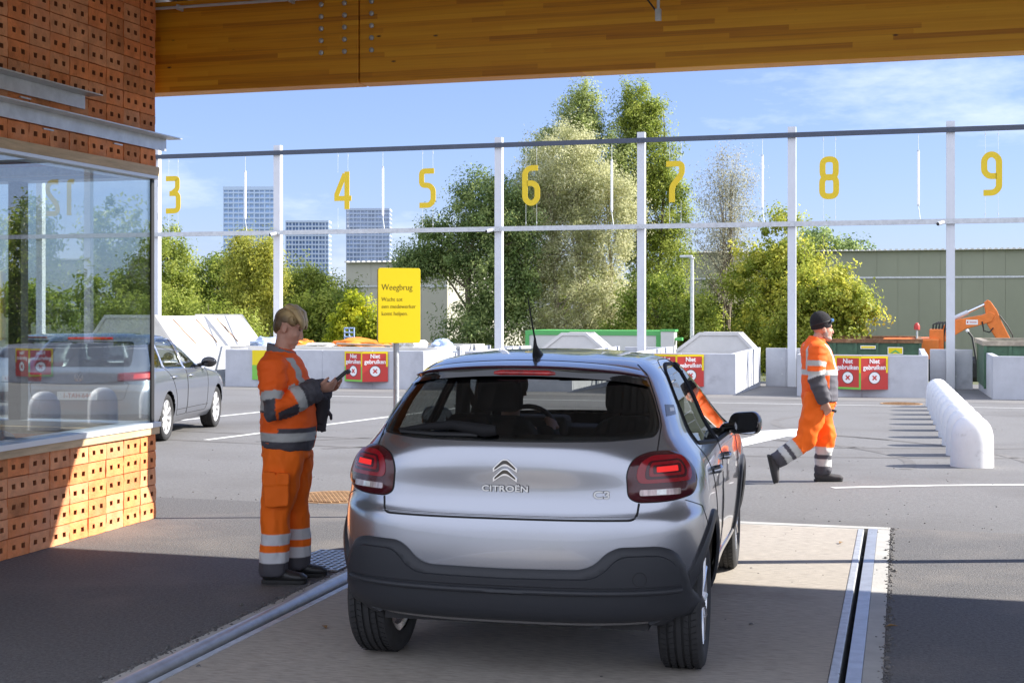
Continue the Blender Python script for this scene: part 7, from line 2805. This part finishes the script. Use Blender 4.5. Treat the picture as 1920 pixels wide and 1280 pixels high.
# what she holds
Wm = wo_.matrix_basis.copy()
Wm = Matrix.Translation((-3.72, 7.86, 0)) @ Matrix.Rotation(PSI, 4, 'Z')
hd = thing('handheld_terminal', 'black handheld terminal held in both hands of the woman', 'handheld', Wm @ Vector((0.325, -0.035, 1.262)), PSI)
b = MB()
Mx = Matrix.Rotation(R(-40), 4, 'Y')
b.box(-0.085, 0.085, -0.037, 0.037, -0.011, 0.011, 0, Mx)
b.build('casing', M['dark'], hd, bevel=0.006)
MB().box(-0.05, 0.078, -0.031, 0.031, 0.0112, 0.0122, 0, Mx).build('screen', M['gloss_black'], hd)
MB().box(0.070, 0.096, -0.03, 0.03, -0.020, 0.006, 0, Mx).build('scan_head', M['dark'], hd, bevel=0.004)
gl = thing('work_gloves', 'pair of dark work gloves dangling below the hands of the woman', 'gloves', Wm @ Vector((0.205, 0.055, 1.10)), PSI)
b = MB()
b.tube([(0.02, 0, 0.06), (0.01, 0, 0.0), (0.005, 0.005, -0.06), (-0.005, 0.005, -0.12)], [(0.045, 0.03), (0.052, 0.03), (0.045, 0.028), (0.036, 0.024)], 12, up=(1, 0, 0))
for i in range(4):
    b.tube([(-0.03 + i * 0.017, 0.005, -0.11), (-0.034 + i * 0.02, 0.0, -0.15), (-0.03 + i * 0.021, 0.004, -0.178 + 0.006 * (i % 2))], [0.011, 0.010, 0.008], 8)
b.tube([(0.045, 0, -0.04), (0.068, 0, -0.07), (0.07, 0, -0.10)], [0.013, 0.012, 0.009], 8)
v, nr, f = fuse(b, 0.005, 2)
skin_object('glove', v, f, M['glove'], gl)
b = MB()
b.tube([(0.022, 0.02, 0.05), (0.012, 0.05, -0.02), (0.004, 0.045, -0.10), (0.01, 0.045, -0.16)], [(0.04, 0.02), (0.045, 0.02), (0.035, 0.018), (0.02, 0.012)], 10, up=(1, 0, 0))
b.build('glove', M['glove'], gl, smooth=60)

# ------------------------------------------------------------------ the walking man
MX, MY = -0.79, 14.18
mz = gz(MY)
ma = thing('person', 'man in orange hi-vis jacket and black beanie walking to the right across the yard', 'person', (MX, MY, mz), PSI)
HM = Matrix.Translation((0.025, 0.0, 1.565)) @ Matrix.Rotation(R(4), 4, 'Y')
RS, RE, RW = (-0.075, -0.215, 1.35), (-0.105, -0.262, 1.075), (-0.012, -0.235, 0.845)
LS, LE, LW = (-0.065, 0.215, 1.35), (-0.02, 0.255, 1.09), (0.11, 0.19, 0.90)
# near (right) leg trails with the heel up, far (left) leg is planted
RH, RK, RA = (-0.045, -0.10, 0.86), (-0.175, -0.115, 0.44), (-0.47, -0.115, 0.235)
LH, LK, LA = (0.005, 0.10, 0.86), (0.075, 0.105, 0.47), (0.045, 0.105, 0.085)
b = MB()
head_parts(b, HM, 1.04, True)
b.tube([(-0.055, 0, 1.36), (-0.04, 0, 1.43), (0.0, 0, 1.50)], [(0.07, 0.08), (0.060, 0.064), (0.060, 0.062)], 16, up=(1, 0, 0))
b.tube([(-0.02, 0, 0.86), (-0.02, 0, 1.1), (-0.05, 0, 1.38)], [(0.11, 0.14), (0.10, 0.14), (0.08, 0.17)], 16, up=(1, 0, 0))
for S_, E_, W_ in ((RS, RE, RW), (LS, LE, LW)):
    b.tube([S_, E_, W_], [0.046, 0.040, 0.030], 10)
hand_parts(b, RW, (0.30, 0.05, -0.95), (0.1, 0.95, 0.05), (0.45, 0.55, 0.65, 0.7), -1, 1.06)
hand_parts(b, LW, (0.45, -0.05, -0.85), (-0.1, -0.95, 0.0), 0.4, 1, 1.06)
for H_, K_, A_ in ((RH, RK, RA), (LH, LK, LA)):
    b.tube([H_, K_, A_], [0.08, 0.055, 0.04], 10)
v, nr, f = fuse(b, 0.0065, 2, 0.4)
skin_object('body', v, f, M['skin'], ma)
be, bb = MB(), MB()
face_details(be, bb, HM)
be.build('eyes', M['eye'], ma, smooth=60)
# grey beard and temple hair
b = MB()
eb = lambda c, r: b.ell(HM @ Vector(c), r, HM.to_3x3().to_4x4(), 16, 12)
eb((0.042, 0, -0.090), (0.047, 0.053, 0.036))
eb((0.074, 0, -0.100), (0.024, 0.030, 0.024))
eb((0.088, 0, -0.062), (0.014, 0.026, 0.009))
for s in (1, -1):
    eb((0.020, s * 0.056, -0.055), (0.030, 0.010, 0.046))
    eb((0.008, s * 0.066, -0.010), (0.014, 0.010, 0.040))
v, nr, f = fuse(b, 0.006, 1)
skin_object('beard', v, f, M['grey_beard'], ma)
# beanie
b = MB()
HB_ = HM @ Matrix.Rotation(R(-14), 4, 'Y')
prof = [(0.095, 0.008), (0.098, 0.014), (0.101, 0.055), (0.1012, 0.064), (0.101, 0.095), (0.090, 0.132), (0.066, 0.163), (0.036, 0.182), (0.001, 0.188)]
vs, fs = [], []
n_ = 36
for r_, z_ in prof:
    for k in range(n_):
        a = 2 * math.pi * k / n_
        w_ = 1 + 0.012 * math.sin(a * 18) * (z_ < 0.065)
        vs.append(HB_ @ Vector((-0.012 + r_ * 1.06 * w_ * math.cos(a) - 0.10 * max(0, z_ - 0.12), r_ * 0.86 * w_ * math.sin(a), z_ - 0.006)))
for i in range(len(prof) - 1):
    for k in range(n_):
        fs.append((i * n_ + k, i * n_ + (k + 1) % n_, (i + 1) * n_ + (k + 1) % n_, (i + 1) * n_ + k))
b.add(vs, fs)
bo_ = b.build('beanie', M['beanie'], ma, smooth=60)
gm = mat('blue_goggle', (0.05, 0.16, 0.36), 0.15, coat=0.5)
gg = thing('goggles', 'dark blue goggles pushed up on the beanie of the walking man', 'goggles', (MX, MY, mz), PSI)
b = MB()
b.tube([HB_ @ Vector(p) for p in ((0.086, -0.066, 0.062), (0.108, -0.03, 0.066), (0.112, 0.0, 0.066), (0.108, 0.03, 0.066), (0.086, 0.066, 0.062))], [(0.014, 0.010), (0.018, 0.012), (0.012, 0.010), (0.018, 0.012), (0.014, 0.010)], 10)
b.build('lens', gm, gg, smooth=60)
b = MB()
b.tube([HB_ @ Vector((-0.012 + 0.1085 * math.cos(a), 0.0885 * math.sin(a), 0.058 + 0.008 * math.cos(a))) for a in np.linspace(R(35), R(325), 24)], [(0.008, 0.003)] * 24, 8, up=(0, 0, 1))
b.build('strap', M['black'], gg, smooth=60)
# jacket
b = MB()
b.tube([(-0.012, 0, 0.835), (-0.010, 0, 0.90), (-0.008, 0, 1.02), (-0.012, 0, 1.14), (-0.030, 0, 1.26), (-0.050, 0, 1.36), (-0.052, 0, 1.43), (-0.040, 0, 1.47)],
       [(0.176, 0.210), (0.178, 0.212), (0.178, 0.212), (0.172, 0.216), (0.158, 0.222), (0.135, 0.205), (0.095, 0.110), (0.078, 0.082)], 28, up=(1, 0, 0))
for S_, E_, W_ in ((RS, RE, RW), (LS, LE, LW)):
    S_, E_, W_ = Vector(S_), Vector(E_), Vector(W_)
    b.tube([S_ + Vector((0, -0.07 * (1 if S_.y > 0 else -1), 0.03)), S_, S_.lerp(E_, 0.5), E_, E_.lerp(W_, 0.5), W_, W_ + (W_ - E_).normalized() * 0.01], [0.080, 0.092, 0.086, 0.080, 0.074, 0.064, 0.056], 16)
v, nr, f = fuse(b, 0.009, 4)
tA, dA = seg_param(v, RS, RE)
tB, dB = seg_param(v, RE, RW)
tC, dC = seg_param(v, LS, LE)
tD, dD = seg_param(v, LE, LW)
arm = (np.minimum(np.minimum(dA, dB), np.minimum(dC, dD)) < 0.100) & (np.abs(v[:, 1]) > 0.185)
v = wrinkle(v, nr, 0.015, (6, 6, 10), 5.5, np.where(arm, 1.0, 0.5))
x, y, z = v[:, 0], v[:, 1], v[:, 2]
dye = np.tile(ORG, (len(v), 1))
tors = ~arm
dye[tors & (z < 1.095) & (x > 0.045)] = GRY * 1.6
dye[tors & (z > 1.095) & (z < 1.155)] = SIL * 1.15
dye[tors & (z > 1.155) & (np.abs(np.abs(y) - 0.125) < 0.028)] = SIL * 1.15
dye[tors & (z > 1.41)] = ORG
for (t1, d1, t2, d2) in ((tA, dA, tB, dB), (tC, dC, tD, dD)):
    up_ = arm & (d1 <= d2)
    lo_ = arm & (d2 < d1)
    dye[up_ & (t1 > 0.42) & (t1 < 0.60)] = SIL * 1.15
    dye[up_ & (t1 > 0.86)] = SIL * 1.15
    dye[lo_ & (t2 < 0.05)] = SIL * 1.15
    dye[lo_ & (t2 >= 0.05)] = GRY * 1.3
jk = skin_object('jacket', v, f, M['hivis'], ma, dye)
b = MB()
vs, fs = [], []
for k in range(28):
    a = 2 * math.pi * k / 28
    c_, s_ = math.cos(a), math.sin(a)
    for (r_, z_) in ((0.074, 1.42), (0.080, 1.455), (0.080, 1.485), (0.072, 1.480), (0.066, 1.44)):
        vs.append((-0.038 + r_ * 1.05 * c_ + 0.3 * (z_ - 1.42) * 0.5, r_ * 1.08 * s_, z_ - 0.03 * (0.5 + 0.5 * c_)))
for k in range(28):
    for j in range(4):
        fs.append((k * 5 + j, ((k + 1) % 28) * 5 + j, ((k + 1) % 28) * 5 + j + 1, k * 5 + j + 1))
M['orange_collar'] = mat('orange_collar', (0.84, 0.16, 0.02), 0.7)
b.add(vs, fs).build('collar', M['orange_collar'], jk, smooth=60)
b = MB()
b.tube([RW, Vector(RW) + (Vector(RW) - Vector(RE)).normalized() * 0.012], 0.062, 16)
b.build('cuff', M['black'], jk, smooth=40)
# trousers
b = MB()
for H_, K_, A_, hem in ((RH, RK, RA, 1), (LH, LK, LA, 0)):
    H_, K_, A_ = Vector(H_), Vector(K_), Vector(A_)
    b.tube([H_ + Vector((0, 0, 0.04)), H_.lerp(K_, 0.25), H_.lerp(K_, 0.65), K_, K_.lerp(A_, 0.4), K_.lerp(A_, 0.9), A_.lerp(K_, -0.02)], [(0.130, 0.105), (0.124, 0.112), (0.106, 0.100), (0.096, 0.092), (0.086, 0.082), (0.080, 0.076), (0.074, 0.070)], 20, up=(1, 0, 0.01))
b.tube([(-0.018, 0, 0.78), (-0.014, 0, 0.88)], [(0.158, 0.188), (0.160, 0.192)], 24, up=(1, 0, 0))
v, nr, f = fuse(b, 0.009, 4)
v = wrinkle(v, nr, 0.017, (8, 8, 7), 3.3)
dye = np.tile(ORG2 * np.array((1, 0.92, 1)), (len(v), 1))
for H_, K_, A_, s in ((RH, RK, RA, -1), (LH, LK, LA, 1)):
    t1, d1 = seg_param(v, H_, K_)
    t2, d2 = seg_param(v, K_, A_)
    lo = (d2 < 0.12) & (d2 <= d1 + 0.002) & (v[:, 1] * s > 0)
    dye[lo & (t2 > 0.30) & (t2 < 0.50)] = SIL * 1.2
    dye[lo & (t2 >= 0.50) & (t2 < 0.62)] = GRY
    dye[lo & (t2 >= 0.62) & (t2 < 0.80)] = SIL * 1.2
    dye[lo & (t2 >= 0.80)] = GRY
tr = skin_object('trousers', v, f, M['hivis'], ma, dye)
b = MB()
b.tube([Vector(LH).lerp(Vector(LK), 0.45) + Vector((0.05, -0.088, 0)), Vector(LK) + Vector((0.03, -0.088, -0.05))], 0.006, 6)
b.build('thigh_zip', M['black'], tr)
shoe(ma, (0.045, 0.105, 0.0), (1, 0.05, 0), (0, 0, 1), 0.30, M['shoe_grey'])
td = Vector((0.22, 0.0, -0.975))
tu = Vector((0.975, 0, 0.22))
shoe(ma, Vector(RA) + Vector((-0.055, 0, -0.02)) - tu * 0.02, td, tu, 0.30, M['shoe_grey'])
Wm = Matrix.Translation((MX, MY, mz)) @ Matrix.Rotation(PSI, 4, 'Z')
t = thing('hand_scanner', 'small dark scanner held in the hand of the walking man', 'scanner', Wm @ Vector((0.055, -0.20, 0.755)), PSI)
MB().box(-0.06, 0.06, -0.02, 0.02, -0.014, 0.014, 0, Matrix.Rotation(R(18), 4, 'Y')).build('casing', M['dark'], t, bevel=0.006)

# ------------------------------------------------------------------ the driver
Hm = hb.matrix_basis.copy()
dr = thing('person', 'driver seen from behind through the rear window, hands on the steering wheel', 'person', (HBX, HBY, 0.006), HBROT)
HM = Matrix.Translation((-0.36, 1.16, 1.235)) @ Matrix.Rotation(R(90), 4, 'Z')
b = MB()
head_parts(b, HM, 1.0, True)
b.tube([(-0.36, 1.08, 1.0), (-0.36, 1.11, 1.08), (-0.36, 1.15, 1.18)], [0.08, 0.055, 0.055], 12)
b.tube([(-0.36, 1.22, 0.55), (-0.36, 1.16, 0.80), (-0.36, 1.09, 1.02)], [(0.10, 0.15), (0.11, 0.17), (0.08, 0.16)], 14, up=(0, 1, 0))
arms = (((-0.55, 1.10, 0.98), (-0.58, 1.30, 0.80), (-0.50, 1.50, 0.98)), ((-0.17, 1.10, 0.98), (-0.13, 1.32, 0.80), (-0.20, 1.50, 0.98)))
for i, (a_, e_, w_) in enumerate(arms):
    b.tube([a_, e_, w_], [0.05, 0.042, 0.03], 10)
    hand_parts(b, w_, (0.1 if i == 0 else -0.1, 0.8, 0.5), (0.5 if i == 0 else -0.5, 0.4, -0.6), 0.8, 1 if i == 0 else -1)
for s in (-0.10, 0.10):
    b.tube([(-0.36 + s, 1.22, 0.60), (-0.36 + s * 1.4, 1.62, 0.66), (-0.36 + s, 1.85, 0.36)], [0.08, 0.065, 0.05], 10)
v, nr, f = fuse(b, 0.008, 2, 0.4)
skin_object('body', v, f, M['skin'], dr)
b = MB()
b.ell(HM @ Vector((-0.02, 0, 0.03)), (0.100, 0.082, 0.095))
b.ell(HM @ Vector((-0.05, 0, -0.01)), (0.064, 0.076, 0.075))
M['brown_hair'] = mat('brown_hair', (0.10, 0.065, 0.04), 0.6, var=(40, 0.4))
b.build('hair', M['brown_hair'], dr, smooth=80)
b = MB()
b.tube([(-0.36, 1.24, 0.56), (-0.36, 1.17, 0.80), (-0.36, 1.10, 0.99), (-0.36, 1.10, 1.05)], [(0.13, 0.18), (0.14, 0.20), (0.10, 0.20), (0.06, 0.08)], 18, up=(0, 1, 0))
for a_, e_, w_ in arms:
    b.tube([a_, e_, Vector(e_).lerp(Vector(w_), 0.85)], [0.075, 0.06, 0.048], 12)
v, nr, f = fuse(b, 0.010, 3)
M['dark_sweater'] = mat('dark_sweater', (0.03, 0.032, 0.045), 0.9)
skin_object('sweater', v, f, M['dark_sweater'], dr)
b = MB()
for s in (-0.10, 0.10):
    b.tube([(-0.36 + s, 1.20, 0.60), (-0.36 + s * 1.4, 1.63, 0.67), (-0.36 + s, 1.86, 0.36)], [0.095, 0.08, 0.065], 12)
b.build('trousers', M['dark_sweater'], dr, smooth=60)
